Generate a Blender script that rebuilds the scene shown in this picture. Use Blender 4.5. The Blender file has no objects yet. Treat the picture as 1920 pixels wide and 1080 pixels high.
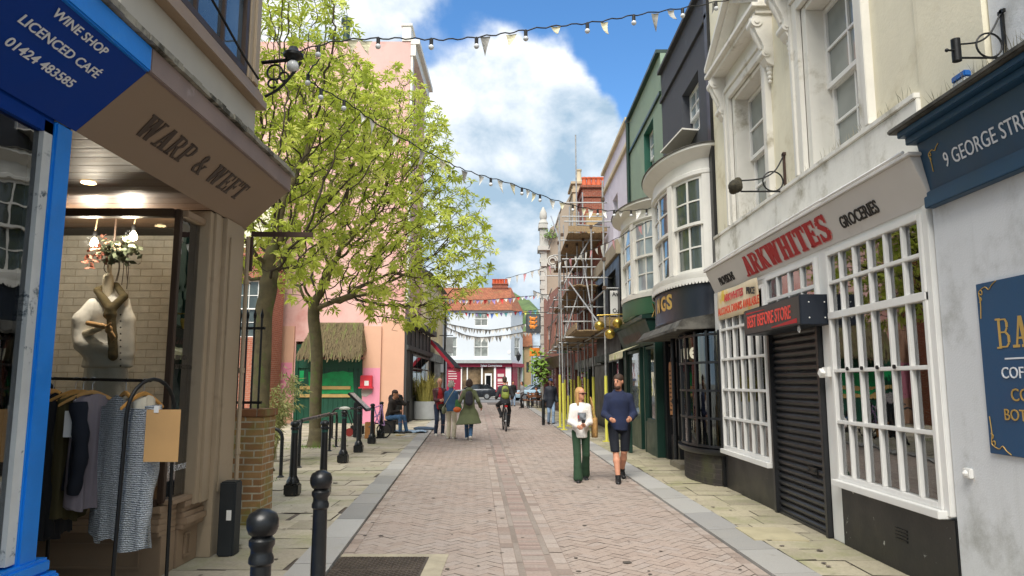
import bpy, bmesh, math, random
import numpy as np
from mathutils import Vector, Matrix
R = math.radians
scene = bpy.context.scene
col = scene.collection

# ------------------------------------------------------------------ camera
CAM_F, CAM_H = 1330.0, 1.6
PITCH = math.atan(178 / CAM_F)
cam_d = bpy.data.cameras.new('camera')
cam_d.sensor_width = 36.0
cam_d.lens = 36.0 * CAM_F / 1920.0
cam_d.clip_start = 0.05
cam_d.clip_end = 5000
cam = bpy.data.objects.new('camera', cam_d)
col.objects.link(cam)
cam.location = (0, 0, CAM_H)
cam.rotation_euler = (R(90) + PITCH, 0, 0)
scene.camera = cam

CP, SP = math.cos(PITCH), math.sin(PITCH)
def ray(px, py):
    a = (px - 960) / CAM_F; b = (540 - py) / CAM_F
    return Vector((a, CP - b * SP, SP + b * CP))
def at(px, py, Y):
    r = ray(px, py); t = Y / r.y
    return Vector((r.x * t, Y, CAM_H + r.z * t))
def ground(px, py, z=0.0):
    r = ray(px, py); t = (z - CAM_H) / r.z
    return Vector((r.x * t, r.y * t, z))

# ------------------------------------------------------------------ light
SUN_EL, SUN_AZ = 52.0, 190.0          # azimuth clockwise from +Y: sun behind the camera, to the left
EXPO = 1.28
world = bpy.data.worlds.new('World'); scene.world = world
world.use_nodes = True
def build_world():
    nt = world.node_tree; N = nt.nodes; L = nt.links
    N.clear()
    out = N.new('ShaderNodeOutputWorld'); bg = N.new('ShaderNodeBackground')
    L.new(bg.outputs[0], out.inputs[0])
    bg.inputs['Strength'].default_value = 0.088
    sky = N.new('ShaderNodeTexSky'); sky.sky_type = 'NISHITA'; sky.sun_disc = False
    sky.sun_elevation = R(SUN_EL); sky.sun_rotation = R(SUN_AZ)
    sky.air_density = 1.0; sky.dust_density = 0.3; sky.ozone_density = 3.0
    tc = N.new('ShaderNodeTexCoord')
    def math_(op, a, b=None, c=None, clamp=False):
        n = N.new('ShaderNodeMath'); n.operation = op; n.use_clamp = clamp
        for i, v in enumerate((a, b, c)):
            if v is None: continue
            if isinstance(v, (int, float)): n.inputs[i].default_value = v
            else: L.new(v, n.inputs[i])
        return n.outputs[0]
    d = tc.outputs['Generated']
    def noise(vec, scale, detail=8, rough=.55, dist=0.0):
        n = N.new('ShaderNodeTexNoise'); L.new(vec, n.inputs['Vector'])
        n.inputs['Scale'].default_value = scale; n.inputs['Detail'].default_value = detail
        n.inputs['Roughness'].default_value = rough; n.inputs['Distortion'].default_value = dist
        return n.outputs[0]
    def add(vec, off, mul=1.0):
        n = N.new('ShaderNodeVectorMath'); n.operation = 'MULTIPLY_ADD'; L.new(vec, n.inputs[0])
        n.inputs[1].default_value = (mul, mul, mul * 1.35); n.inputs[2].default_value = off; return n.outputs[0]
    def dens(vec):
        base = noise(vec, 4.2, 9, .56, .25)
        big = noise(vec, 1.7, 3, .5)
        tot = math_('ADD', math_('MULTIPLY', base, .95), math_('MULTIPLY', big, .45))
        return tot
    va = add(d, (3.1, 0.4, 1.7)); vb = add(d, (3.1 - .035, 0.4 - .01, 1.7 + .06))
    # warped lookup direction so the cloud banks have ragged edges
    def blob(px, py, r0, r1):
        c = ray(px, py).normalized()
        n = N.new('ShaderNodeVectorMath'); n.operation = 'DISTANCE'; L.new(dw, n.inputs[0]); n.inputs[1].default_value = c
        m = N.new('ShaderNodeMapRange'); m.interpolation_type = 'SMOOTHSTEP'
        L.new(n.outputs['Value'], m.inputs[0])
        m.inputs[1].default_value = r1; m.inputs[2].default_value = r0
        m.inputs[3].default_value = 0; m.inputs[4].default_value = 1
        return m.outputs[0]
    nz = N.new('ShaderNodeTexNoise'); L.new(d, nz.inputs['Vector']); nz.inputs['Scale'].default_value = 9; nz.inputs['Detail'].default_value = 7
    sub = N.new('ShaderNodeVectorMath'); sub.operation = 'MULTIPLY_ADD'; L.new(nz.outputs['Color'], sub.inputs[0])
    sub.inputs[1].default_value = (.13, .13, .13); sub.inputs[2].default_value = (-.065, -.065, -.065)
    addv = N.new('ShaderNodeVectorMath'); L.new(d, addv.inputs[0]); L.new(sub.outputs[0], addv.inputs[1]); dw = addv.outputs[0]
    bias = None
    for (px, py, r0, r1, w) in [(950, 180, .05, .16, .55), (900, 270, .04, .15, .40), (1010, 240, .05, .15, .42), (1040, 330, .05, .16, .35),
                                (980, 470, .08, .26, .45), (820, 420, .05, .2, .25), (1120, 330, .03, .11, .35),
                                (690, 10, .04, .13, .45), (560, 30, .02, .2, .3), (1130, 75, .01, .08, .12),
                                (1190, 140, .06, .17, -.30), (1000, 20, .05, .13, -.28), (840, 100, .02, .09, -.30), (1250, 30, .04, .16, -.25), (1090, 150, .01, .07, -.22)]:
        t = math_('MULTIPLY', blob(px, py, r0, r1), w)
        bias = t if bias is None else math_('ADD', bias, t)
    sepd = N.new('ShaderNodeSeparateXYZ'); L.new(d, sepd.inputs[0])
    back = N.new('ShaderNodeMapRange'); back.interpolation_type = 'SMOOTHSTEP'; L.new(sepd.outputs['Y'], back.inputs[0])  # extra unseen cloud behind and above the camera, added to brighten the ambient light
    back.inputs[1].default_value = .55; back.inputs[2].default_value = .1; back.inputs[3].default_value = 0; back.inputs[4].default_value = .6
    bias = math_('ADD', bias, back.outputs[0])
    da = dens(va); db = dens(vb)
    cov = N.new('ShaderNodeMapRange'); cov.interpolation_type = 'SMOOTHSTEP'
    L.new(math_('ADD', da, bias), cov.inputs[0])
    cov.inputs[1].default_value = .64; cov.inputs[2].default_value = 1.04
    # sunlit side and grey underside of the cloud
    sh = math_('MULTIPLY', math_('SUBTRACT', da, db), 3.8)
    under = noise(add(d, (7.3, 2.2, .4)), 4.5, 9, .6)
    sep = N.new('ShaderNodeSeparateXYZ'); L.new(d, sep.inputs[0])
    hi = N.new('ShaderNodeMapRange'); L.new(sep.outputs['Z'], hi.inputs[0]); hi.inputs[1].default_value = .20; hi.inputs[2].default_value = .52
    hi.inputs[3].default_value = -.28; hi.inputs[4].default_value = .34
    lit = math_('ADD', math_('ADD', sh, hi.outputs[0]), math_('MULTIPLY_ADD', under, 2.3, -.72), clamp=True)
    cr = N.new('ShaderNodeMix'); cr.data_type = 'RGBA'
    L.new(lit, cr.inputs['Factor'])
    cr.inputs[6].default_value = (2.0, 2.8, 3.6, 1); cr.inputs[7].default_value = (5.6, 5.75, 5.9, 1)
    blue = N.new('ShaderNodeHueSaturation'); L.new(sky.outputs[0], blue.inputs['Color'])
    blue.inputs['Saturation'].default_value = 1.22; blue.inputs['Value'].default_value = 1.05
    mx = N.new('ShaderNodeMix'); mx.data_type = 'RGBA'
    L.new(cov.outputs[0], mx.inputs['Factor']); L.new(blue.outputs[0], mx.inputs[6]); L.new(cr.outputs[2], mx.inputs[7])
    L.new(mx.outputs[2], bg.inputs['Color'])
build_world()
sun_d = bpy.data.lights.new('sun', 'SUN'); sun_d.energy = 2.2; sun_d.angle = R(38); sun_d.color = (1, .95, .87)
sun = bpy.data.objects.new('sun', sun_d); col.objects.link(sun)
sun.rotation_euler = (R(90 - SUN_EL), 0, R(180 - SUN_AZ)); sun.location = (-20, -30, 40)
vs = scene.view_settings
vs.view_transform = 'Standard'; vs.look = 'None'; vs.gamma = 1.0; vs.use_curve_mapping = False; vs.exposure = EXPO
scene.cycles.max_bounces = 6; scene.cycles.transparent_max_bounces = 12
scene.cycles.caustics_reflective = False; scene.cycles.caustics_refractive = False

# ------------------------------------------------------------------ materials
def hexc(h, k=1.0):
    h = h.lstrip('#'); v = []
    for i in (0, 2, 4):
        c = int(h[i:i + 2], 16) / 255
        v.append(k * (c / 12.92 if c <= .04045 else ((c + .055) / 1.055) ** 2.4))
    return (v[0], v[1], v[2])
MATS = {}
class NT:
    def __init__(s, name):
        s.m = bpy.data.materials.new(name); s.m.use_nodes = True
        s.t = s.m.node_tree; s.N = s.t.nodes; s.L = s.t.links
        s.b = s.N['Principled BSDF']; s.out = s.N['Material Output']
    def n(s, typ, **kw):
        x = s.N.new(typ)
        for k, v in kw.items(): setattr(x, k, v)
        return x
    def put(s, v, sock):
        if hasattr(v, 'is_linked') or hasattr(v, 'links'): s.L.new(v, sock)
        elif isinstance(v, (tuple, list)) and len(v) == 3 and sock.type == 'RGBA': sock.default_value = (*v, 1)
        else: sock.default_value = v
    def noise(s, vec, scale, detail=4, rough=.5):
        x = s.n('ShaderNodeTexNoise'); s.L.new(vec, x.inputs['Vector'])
        x.inputs['Scale'].default_value = scale; x.inputs['Detail'].default_value = detail; x.inputs['Roughness'].default_value = rough
        return x.outputs[0]
    def mix(s, f, a, b):
        x = s.n('ShaderNodeMix', data_type='RGBA'); s.put(f, x.inputs['Factor']); s.put(a, x.inputs[6]); s.put(b, x.inputs[7])
        return x.outputs[2]
    def ramp(s, f, lo, hi, a=0., b=1.):
        x = s.n('ShaderNodeMapRange'); s.L.new(f, x.inputs[0]); x.interpolation_type = 'SMOOTHSTEP'
        x.inputs[1].default_value = lo; x.inputs[2].default_value = hi; x.inputs[3].default_value = a; x.inputs[4].default_value = b
        return x.outputs[0]
    def mth(s, op, a, b=0.0, clamp=False):
        x = s.n('ShaderNodeMath', operation=op, use_clamp=clamp); s.put(a, x.inputs[0]); s.put(b, x.inputs[1]); return x.outputs[0]
    def coords(s, kind='Object', scale=None):
        c = s.n('ShaderNodeTexCoord').outputs[kind]
        if scale:
            x = s.n('ShaderNodeMapping'); s.L.new(c, x.inputs[0]); x.inputs['Scale'].default_value = scale; c = x.outputs[0]
        return c
    def bump(s, h, strength, dist=.01):
        x = s.n('ShaderNodeBump'); s.L.new(h, x.inputs['Height']); x.inputs['Strength'].default_value = strength; x.inputs['Distance'].default_value = dist
        s.L.new(x.outputs[0], s.b.inputs['Normal']); return x
    def fin(s, col=None, rough=None, metal=0, spec=.5):
        if col is not None: s.put(col, s.b.inputs['Base Color'])
        if rough is not None: s.put(rough, s.b.inputs['Roughness'])
        s.b.inputs['Metallic'].default_value = metal
        s.b.inputs['Specular IOR Level'].default_value = spec
        return s.m
def sc(c, k): return tuple(min(1, max(0, x * k)) for x in c)
def M(name, c, rough=.6, metal=0, var=.12, scale=2.0, bump=.15, bscale=60, bdist=.004, stain=None, sscale=1.3, slo=.55, shi=.7, stretch=None, spec=.5, streak=None):
    if name in MATS: return MATS[name]
    if isinstance(c, str): c = hexc(c)
    t = NT(name); v = t.coords('Object', stretch)
    n1 = t.noise(v, scale, 6, .6)
    c0 = t.mix(t.ramp(n1, .3, .7), sc(c, 1 - var), sc(c, 1 + var))
    if stain is not None:
        if isinstance(stain, str): stain = hexc(stain)
        n2 = t.noise(v, sscale, 9, .68)
        c0 = t.mix(t.ramp(n2, slo, shi), c0, stain)
    if streak: c0 = t.mix(t.ramp(t.noise(t.coords('Object', (7, 7, .45)), 1, 6, .65), .52, .8, 0, .32), c0, hexc(streak) if isinstance(streak, str) else streak)
    n3 = t.noise(v, bscale, 4, .6)
    if bump: t.bump(n3, bump, bdist)
    rr = t.ramp(n1, .25, .75, max(0, rough - .08), min(1, rough + .08))
    MATS[name] = t.fin(c0, rr, metal, spec); return MATS[name]
def brick_mat(name, c1, c2, mortar, w=.215, h=.075, gap=.010, rough=.85, paint=None, bump=.6, moss=None):
    if name in MATS: return MATS[name]
    t = NT(name); c = t.coords('Object')
    sx = t.n('ShaderNodeSeparateXYZ'); t.L.new(c, sx.inputs[0])
    cb = t.n('ShaderNodeCombineXYZ'); t.L.new(t.mth('ADD', sx.outputs[0], sx.outputs[1]), cb.inputs[0]); t.L.new(sx.outputs[2], cb.inputs[1])
    wob = t.n('ShaderNodeTexNoise'); t.L.new(c, wob.inputs['Vector']); wob.inputs['Scale'].default_value = 6
    va = t.n('ShaderNodeVectorMath', operation='MULTIPLY_ADD'); t.L.new(wob.outputs['Color'], va.inputs[0]); va.inputs[1].default_value = (.012, .012, 0); t.L.new(cb.outputs[0], va.inputs[2])
    b = t.n('ShaderNodeTexBrick'); t.L.new(va.outputs[0], b.inputs['Vector'])
    b.inputs['Scale'].default_value = 1; b.inputs['Brick Width'].default_value = w; b.inputs['Row Height'].default_value = h
    b.inputs['Mortar Size'].default_value = gap / 2; b.inputs['Mortar Smooth'].default_value = .2; b.inputs['Bias'].default_value = 0
    t.put(hexc(c1), b.inputs['Color1']); t.put(hexc(c2), b.inputs['Color2']); t.put(hexc(mortar), b.inputs['Mortar'])
    n = t.noise(c, 9, 6, .65)
    colr = t.mix(t.ramp(n, .25, .8, 0, .55), b.outputs['Color'], sc(hexc(c1), .55))
    if moss: colr = t.mix(t.ramp(t.noise(c, 2.2, 5), .45, .65, 0, .75), colr, hexc(moss))
    if paint: colr = t.mix(t.ramp(t.noise(c, 5, 9, .7), .60, .72), hexc(paint), colr)
    hgt = t.mth('SUBTRACT', t.mth('MULTIPLY', t.noise(c, 40, 4), .35), b.outputs['Fac'])
    t.bump(hgt, bump, .008)
    MATS[name] = t.fin(colr, rough); return MATS[name]
def glass_mat(name, tint=(.85, .9, .9), base=.10, rough=.01):
    if name in MATS: return MATS[name]
    t = NT(name); t.N.remove(t.b)
    tr = t.n('ShaderNodeBsdfTransparent'); tr.inputs[0].default_value = (*tint, 1)
    gl = t.n('ShaderNodeBsdfGlossy'); gl.inputs['Roughness'].default_value = rough; gl.inputs['Color'].default_value = (.95, .97, 1, 1)
    fr = t.n('ShaderNodeFresnel'); fr.inputs[0].default_value = 1.5
    wv = t.n('ShaderNodeBump'); wv.inputs['Strength'].default_value = .06; wv.inputs['Distance'].default_value = .02
    t.L.new(t.noise(t.coords(), 3.5, 2), wv.inputs['Height']); t.L.new(wv.outputs[0], gl.inputs['Normal'])
    f = t.mth('ADD', fr.outputs[0], base, True)
    mx = t.n('ShaderNodeMixShader'); t.L.new(f, mx.inputs[0]); t.L.new(tr.outputs[0], mx.inputs[1]); t.L.new(gl.outputs[0], mx.inputs[2])
    t.L.new(mx.outputs[0], t.out.inputs[0]); MATS[name] = t.m; return t.m
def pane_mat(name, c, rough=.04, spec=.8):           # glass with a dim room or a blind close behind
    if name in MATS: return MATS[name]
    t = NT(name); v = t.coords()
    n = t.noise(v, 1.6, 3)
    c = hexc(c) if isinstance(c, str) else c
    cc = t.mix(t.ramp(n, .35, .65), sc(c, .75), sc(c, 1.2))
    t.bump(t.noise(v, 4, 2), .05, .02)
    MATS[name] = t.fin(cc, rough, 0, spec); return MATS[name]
def emit_mat(name, c, s):
    if name in MATS: return MATS[name]
    t = NT(name); t.b.inputs['Emission Color'].default_value = (*c, 1); t.b.inputs['Emission Strength'].default_value = s
    MATS[name] = t.fin(c, .4); return MATS[name]
def attr_mat(name, cols, rough=.85, bump=.4, stain=None, slo=.5, shi=.75, sscale=.8, fine=35, smax=.7):
    """colour picked per stone by the mesh attribute 'rnd'"""
    if name in MATS: return MATS[name]
    t = NT(name); v = t.coords()
    a = t.n('ShaderNodeAttribute', attribute_name='rnd')
    r = t.n('ShaderNodeValToRGB'); t.L.new(a.outputs['Fac'], r.inputs[0])
    el = r.color_ramp.elements
    while len(el) < len(cols): el.new(.5)
    for i, cc in enumerate(cols):
        el[i].position = i / (len(cols) - 1); el[i].color = (*hexc(cc), 1)
    n = t.noise(v, fine, 6, .7)
    c0 = t.mix(t.ramp(n, .25, .75, 0, .30), r.outputs[0], (.03, .03, .03))
    big = t.noise(v, .55, 5, .6)
    c0 = t.mix(t.ramp(big, .35, .7, 0, .28), c0, (.36, .33, .29))
    if stain: c0 = t.mix(t.ramp(t.noise(v, sscale, 8, .7), slo, shi, 0, smax), c0, hexc(stain))
    c0 = t.mix(t.ramp(t.noise(v, 2.7, 11, .78), .56, .72, 0, .38), c0, (.07, .065, .055))
    t.bump(n, bump, .004)
    MATS[name] = t.fin(c0, rough, 0, .35); return MATS[name]

# ------------------------------------------------------------------ objects
OFF = {}
def tag(o, label=None, cat=None, group=None, kind=None):
    if label: o['label'] = label
    if cat: o['category'] = cat
    if group: o['group'] = group
    if kind: o['kind'] = kind
    return o
def thing(name, label, cat, loc=(0, 0, 0), group=None):
    o = bpy.data.objects.new(name, None); col.objects.link(o); o.location = loc
    o.empty_display_size = .2
    OFF[o.name] = Vector(loc); return tag(o, label, cat, group)
class Frame:
    """facade frame: u along the wall, v up, w out of the wall"""
    def __init__(s, o, u, n): s.o = Vector((o[0], o[1], 0)); s.u = Vector((u[0], u[1], 0)).normalized(); s.n = Vector((n[0], n[1], 0)).normalized()
    def p(s, u, v, w=0.0):
        q = s.o + s.u * u + s.n * w; return Vector((q.x, q.y, v))
    def rot(s):              # text plane: reads along +u or -u as seen from outside
        right = Vector((0, 0, 1)).cross(s.n)
        return Matrix((right, Vector((0, 0, 1)), s.n)).transposed()
def FR(X): return Frame((X, 0), (0, 1), (-1, 0))
def FL(X): return Frame((X, 0), (0, 1), (1, 0))
def FF(Y): return Frame((0, Y), (1, 0), (0, -1))
class MB:
    def __init__(s): s.v = []; s.f = []; s.r = []
    def add(s, vs, fs, rnd=None):
        b = len(s.v); s.v += [tuple(x) for x in vs]; s.f += [tuple(b + i for i in f) for f in fs]
        if rnd is not None: s.r += [rnd] * len(vs)
        return s
    HEX = [(0, 3, 2, 1), (4, 5, 6, 7), (0, 1, 5, 4), (1, 2, 6, 5), (2, 3, 7, 6), (3, 0, 4, 7)]
    def box(s, x0, x1, y0, y1, z0, z1, rnd=None):
        return s.add([(x0, y0, z0), (x1, y0, z0), (x1, y1, z0), (x0, y1, z0), (x0, y0, z1), (x1, y0, z1), (x1, y1, z1), (x0, y1, z1)], s.HEX, rnd)
    def fb(s, fr, u0, u1, v0, v1, w0, w1):
        P = fr.p
        return s.add([P(u0, v0, w0), P(u1, v0, w0), P(u1, v0, w1), P(u0, v0, w1), P(u0, v1, w0), P(u1, v1, w0), P(u1, v1, w1), P(u0, v1, w1)], s.HEX)
    def hexa(s, pts): return s.add(pts, s.HEX)
    def bar(s, a, b, wx, wy, up=(0, 0, 1)):
        a = Vector(a); b = Vector(b); d = (b - a).normalized(); up = Vector(up)
        if abs(d.dot(up)) > .98: up = Vector((0, 1, 0))
        x = d.cross(up).normalized() * wx / 2; y = x.cross(d).normalized() * wy / 2
        return s.add([a - x - y, a + x - y, a + x + y, a - x + y, b - x - y, b + x - y, b + x + y, b - x + y], s.HEX)
    def tube(s, pts, r, n=8, cap=True):
        pts = [Vector(p) for p in pts]; k = len(pts); rs = r if isinstance(r, (list, tuple)) else [r] * k
        t0 = (pts[1] - pts[0]).normalized(); a = Vector((0, 0, 1)) if abs(t0.z) < .9 else Vector((1, 0, 0))
        x = t0.cross(a).normalized(); vs = []
        for i, p in enumerate(pts):
            t = (pts[min(i + 1, k - 1)] - pts[max(i - 1, 0)])
            t = t.normalized() if t.length > 1e-9 else t0
            x = (x - t * x.dot(t)); x = x.normalized() if x.length > 1e-6 else t.orthogonal().normalized()
            y = t.cross(x)
            for j in range(n):
                an = 2 * math.pi * j / n; vs.append(p + (x * math.cos(an) + y * math.sin(an)) * rs[i])
        fs = [(i * n + j, i * n + (j + 1) % n, (i + 1) * n + (j + 1) % n, (i + 1) * n + j) for i in range(k - 1) for j in range(n)]
        if cap: fs += [tuple(range(n - 1, -1, -1)), tuple((k - 1) * n + j for j in range(n))]
        return s.add(vs, fs)
    def cyl(s, a, b, r0, r1=None, n=16): return s.tube([a, b], [r0, r0 if r1 is None else r1], n)
    def lathe(s, prof, c=(0, 0, 0), n=24, sx=1, sy=1):
        vs = [(c[0] + r * sx * math.cos(2 * math.pi * j / n), c[1] + r * sy * math.sin(2 * math.pi * j / n), c[2] + z) for r, z in prof for j in range(n)]
        k = len(prof)
        fs = [(i * n + j, i * n + (j + 1) % n, (i + 1) * n + (j + 1) % n, (i + 1) * n + j) for i in range(k - 1) for j in range(n)]
        fs += [tuple(range(n - 1, -1, -1)), tuple((k - 1) * n + j for j in range(n))]
        return s.add(vs, fs)
    def ball(s, c, r, n=12, m=8, sx=1, sy=1, sz=1):
        prof = [(max(1e-4, r * math.sin(math.pi * i / m)), -r * sz * math.cos(math.pi * i / m)) for i in range(m + 1)]
        return s.lathe(prof, c, n, sx, sy)
    def loft(s, rings, close=True, cap=True):
        n = len(rings[0]); k = len(rings); vs = [p for rg in rings for p in rg]; m = n if close else n - 1
        fs = [(i * n + j, i * n + (j + 1) % n, (i + 1) * n + (j + 1) % n, (i + 1) * n + j) for i in range(k - 1) for j in range(m)]
        if cap and close: fs += [tuple(range(n - 1, -1, -1)), tuple((k - 1) * n + j for j in range(n))]
        return s.add(vs, fs)
    def prism(s, poly, fr, w0, w1):
        n = len(poly); vs = [fr.p(u, v, w0) for u, v in poly] + [fr.p(u, v, w1) for u, v in poly]
        fs = [tuple(range(n)), tuple(range(2 * n - 1, n - 1, -1))] + [(i, (i + 1) % n, n + (i + 1) % n, n + i) for i in range(n)]
        return s.add(vs, fs)
    def walls(s, fr, u0, u1, v0, v1, holes, w0, w1):
        us = sorted({u0, u1, *[min(max(h[i], u0), u1) for h in holes for i in (0, 1)]}); vz = sorted({v0, v1, *[min(max(h[i], v0), v1) for h in holes for i in (2, 3)]})
        for a, b in zip(us, us[1:]):
            run = None
            for c, d in zip(vz, vz[1:]):
                m = ((a + b) / 2, (c + d) / 2); hole = any(h[0] < m[0] < h[1] and h[2] < m[1] < h[3] for h in holes)
                if not hole: run = [run[0], d] if run else [c, d]
                if hole and run: s.fb(fr, a, b, run[0], run[1], w0, w1); run = None
            if run: s.fb(fr, a, b, run[0], run[1], w0, w1)
        return s
    def build(s, name, mat, parent=None, smooth=False, bevel=0, off=None, label=None, fix=True):
        o0 = Vector(off) if off is not None else (OFF.get(parent.name, Vector((0, 0, 0))) if parent else Vector((0, 0, 0)))
        me = bpy.data.meshes.new(name)
        a = np.array(s.v, dtype=float) - np.array(o0)
        me.from_pydata(a.tolist(), [], s.f)
        if s.r:
            at_ = me.attributes.new('rnd', 'FLOAT', 'POINT'); at_.data.foreach_set('value', np.array(s.r, dtype=np.float32))
        if fix:
            bm = bmesh.new(); bm.from_mesh(me); bmesh.ops.recalc_face_normals(bm, faces=bm.faces)
            if bevel:
                bmesh.ops.bevel(bm, geom=[e for e in bm.edges if e.is_manifold and e.calc_face_angle(0) > .5], offset=bevel, segments=2, affect='EDGES', clamp_overlap=True)
            bm.to_mesh(me); bm.free()
        if smooth:
            me.polygons.foreach_set('use_smooth', [True] * len(me.polygons))
            if smooth != 'all': me.set_sharp_from_angle(angle=R(40))
        me.materials.append(mat)
        o = bpy.data.objects.new(name, me); col.objects.link(o)
        if parent: o.parent = parent
        elif off is not None: o.location = o0
        OFF[o.name] = o0
        if label: o['label'] = label
        return o
def copy_tree(o, parent=None):
    c = o.copy(); col.objects.link(c)
    if parent: c.parent = parent
    OFF[c.name] = OFF.get(o.name, Vector((0, 0, 0)))
    for ch in list(o.children): copy_tree(ch, c)
    return c
def bez(a, b, sag, n=16):
    a = Vector(a); b = Vector(b)
    return [a.lerp(b, i / n) - Vector((0, 0, sag * 4 * (i / n) * (1 - i / n))) for i in range(n + 1)]
def smooth_path(pts, sub=6):
    P = [Vector(p) for p in pts]; out = []
    for i in range(len(P) - 1):
        p0 = P[max(i - 1, 0)]; p1 = P[i]; p2 = P[i + 1]; p3 = P[min(i + 2, len(P) - 1)]
        for j in range(sub):
            t = j / sub
            out.append(.5 * ((2 * p1) + (p2 - p0) * t + (2 * p0 - 5 * p1 + 4 * p2 - p3) * t * t + (3 * p1 - p0 - 3 * p2 + p3) * t ** 3))
    return out + [P[-1]]

# ------------------------------------------------------------------ lettering
def text_mb(txt, size, fr_pt, rot, ext=.003, bold=0.0, align='LEFT', squash=1.0, shear=0.0, spacing=1.0, width=None):
    """mesh of a word; fr_pt: baseline start in the world, rot: 3x3 (right, up, normal)"""
    cu = bpy.data.curves.new('lettering', 'FONT'); cu.body = txt; cu.size = size; cu.extrude = ext; cu.offset = bold
    cu.align_x = align; cu.space_character = spacing; cu.shear = shear; cu.resolution_u = 3
    ob = bpy.data.objects.new('lettering', cu); col.objects.link(ob)
    dg = bpy.context.evaluated_depsgraph_get()
    me = bpy.data.meshes.new_from_object(ob.evaluated_get(dg))
    m = MB(); p0 = Vector(fr_pt)
    if width: squash = width / max(v.co.x for v in me.vertices)
    vs = [p0 + rot @ Vector((v.co.x * squash, v.co.y, v.co.z + ext)) for v in me.vertices]
    m.add(vs, [tuple(p.vertices) for p in me.polygons])
    bpy.data.objects.remove(ob); bpy.data.curves.remove(cu); bpy.data.meshes.remove(me)
    return m
# slab-serif stroke letters: (x0,y0,x1,y1,width) strokes in a unit box, plus serif bars
W1, W2 = .27, .13
def _serif(x, y, w=.40, h=.09): return ('s', x - w / 2, y if y < .5 else y - h, x + w / 2, y + h if y < .5 else y)
SLAB = {
 'A': (.95, [(.22, 0, .47, 1, W2), (.73, 0, .50, 1, W1), (.3, .3, .68, .3, W2)], [_serif(.20, 0), _serif(.74, 0, .44)]),
 'R': (.95, [(.24, 0, .24, 1, W1), (.24, .94, .60, .94, W2), (.60, .94, .74, .86, W2), (.73, .88, .73, .60, .22), (.73, .62, .60, .50, W2), (.60, .50, .24, .50, W2), (.50, .5, .74, .05, .22)], [_serif(.24, 0), _serif(.80, 0, .3), _serif(.16, 1, .3)]),
 'K': (.95, [(.24, 0, .24, 1, W1), (.34, .42, .72, 1, W2), (.44, .55, .76, 0, W1)], [_serif(.24, 0), _serif(.24, 1), _serif(.76, 0, .38), _serif(.74, 1, .34)]),
 'W': (1.3, [(.2, 1, .40, 0, W1), (.40, 0, .64, 1, W2), (.64, 1, .88, 0, W1), (.88, 0, 1.1, 1, W2)], [_serif(.18, 1), _serif(.62, 1, .36), _serif(1.12, 1, .34)]),
 'H': (1.0, [(.24, 0, .24, 1, W1), (.76, 0, .76, 1, W1), (.24, .5, .76, .5, W2)], [_serif(.24, 0), _serif(.24, 1), _serif(.76, 0), _serif(.76, 1)]),
 'I': (.52, [(.26, 0, .26, 1, W1)], [_serif(.26, 0, .46), _serif(.26, 1, .46)]),
 'T': (.9, [(.45, 0, .45, 1, W1), (.06, .93, .84, .93, .15)], [_serif(.45, 0, .46), ('s', .04, .70, .12, 1), ('s', .78, .70, .86, 1)]),
 'E': (.86, [(.24, 0, .24, 1, W1), (.24, .93, .78, .93, .14), (.24, .07, .80, .07, .14), (.24, .5, .6, .5, W2)], [('s', .70, .68, .79, 1), ('s', .72, 0, .81, .34), ('s', .54, .38, .62, .62), ('s', .04, 0, .3, .09), ('s', .04, .91, .3, 1)]),
 'F': (.84, [(.24, 0, .24, 1, W1), (.24, .93, .78, .93, .14), (.24, .5, .6, .5, W2)], [('s', .70, .68, .79, 1), ('s', .54, .38, .62, .62), _serif(.24, 0, .44), ('s', .04, .91, .3, 1)]),
 'P': (.88, [(.24, 0, .24, 1, W1), (.24, .94, .60, .94, W2), (.60, .94, .74, .84, W2), (.73, .86, .73, .56, .22), (.73, .58, .60, .44, W2), (.60, .44, .24, .44, W2)], [_serif(.24, 0, .44), _serif(.16, 1, .3)]),
 'S': (.86, [(.72, .80, .60, .93, .15), (.60, .94, .32, .94, W2), (.32, .94, .19, .82, .2), (.20, .82, .20, .68, .24), (.20, .66, .66, .36, .24), (.67, .36, .67, .2, .24), (.67, .2, .55, .06, .2), (.55, .06, .28, .06, W2), (.28, .06, .14, .2, .15)], [('s', .68, .66, .77, 1), ('s', .08, 0, .17, .34)]),
 'B': (.92, [(.24, 0, .24, 1, W1 * .8), (.24, .95, .62, .95, .09), (.62, .95, .72, .84, .14), (.72, .84, .72, .68, .2), (.72, .66, .6, .53, .14), (.6, .53, .24, .53, .09), (.6, .53, .78, .40, .14), (.78, .42, .78, .18, .22), (.78, .16, .64, .05, .14), (.64, .05, .24, .05, .09)], [_serif(.18, 0, .3, .06), _serif(.18, 1, .3, .06)]),
 '&': (1.0, [(.86, .5, .62, .06, .11), (.62, .06, .32, .05, .13), (.32, .05, .14, .22, .2), (.14, .24, .30, .48, .2), (.30, .48, .56, .70, .13), (.56, .70, .56, .88, .15), (.56, .88, .42, .96, .1), (.42, .96, .28, .86, .14), (.28, .86, .30, .66, .2), (.30, .66, .84, .04, .22)], [('s', .72, .46, .98, .54), ('s', .78, 0, 1.0, .08)]),
 ' ': (.5, [], [])}
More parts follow.
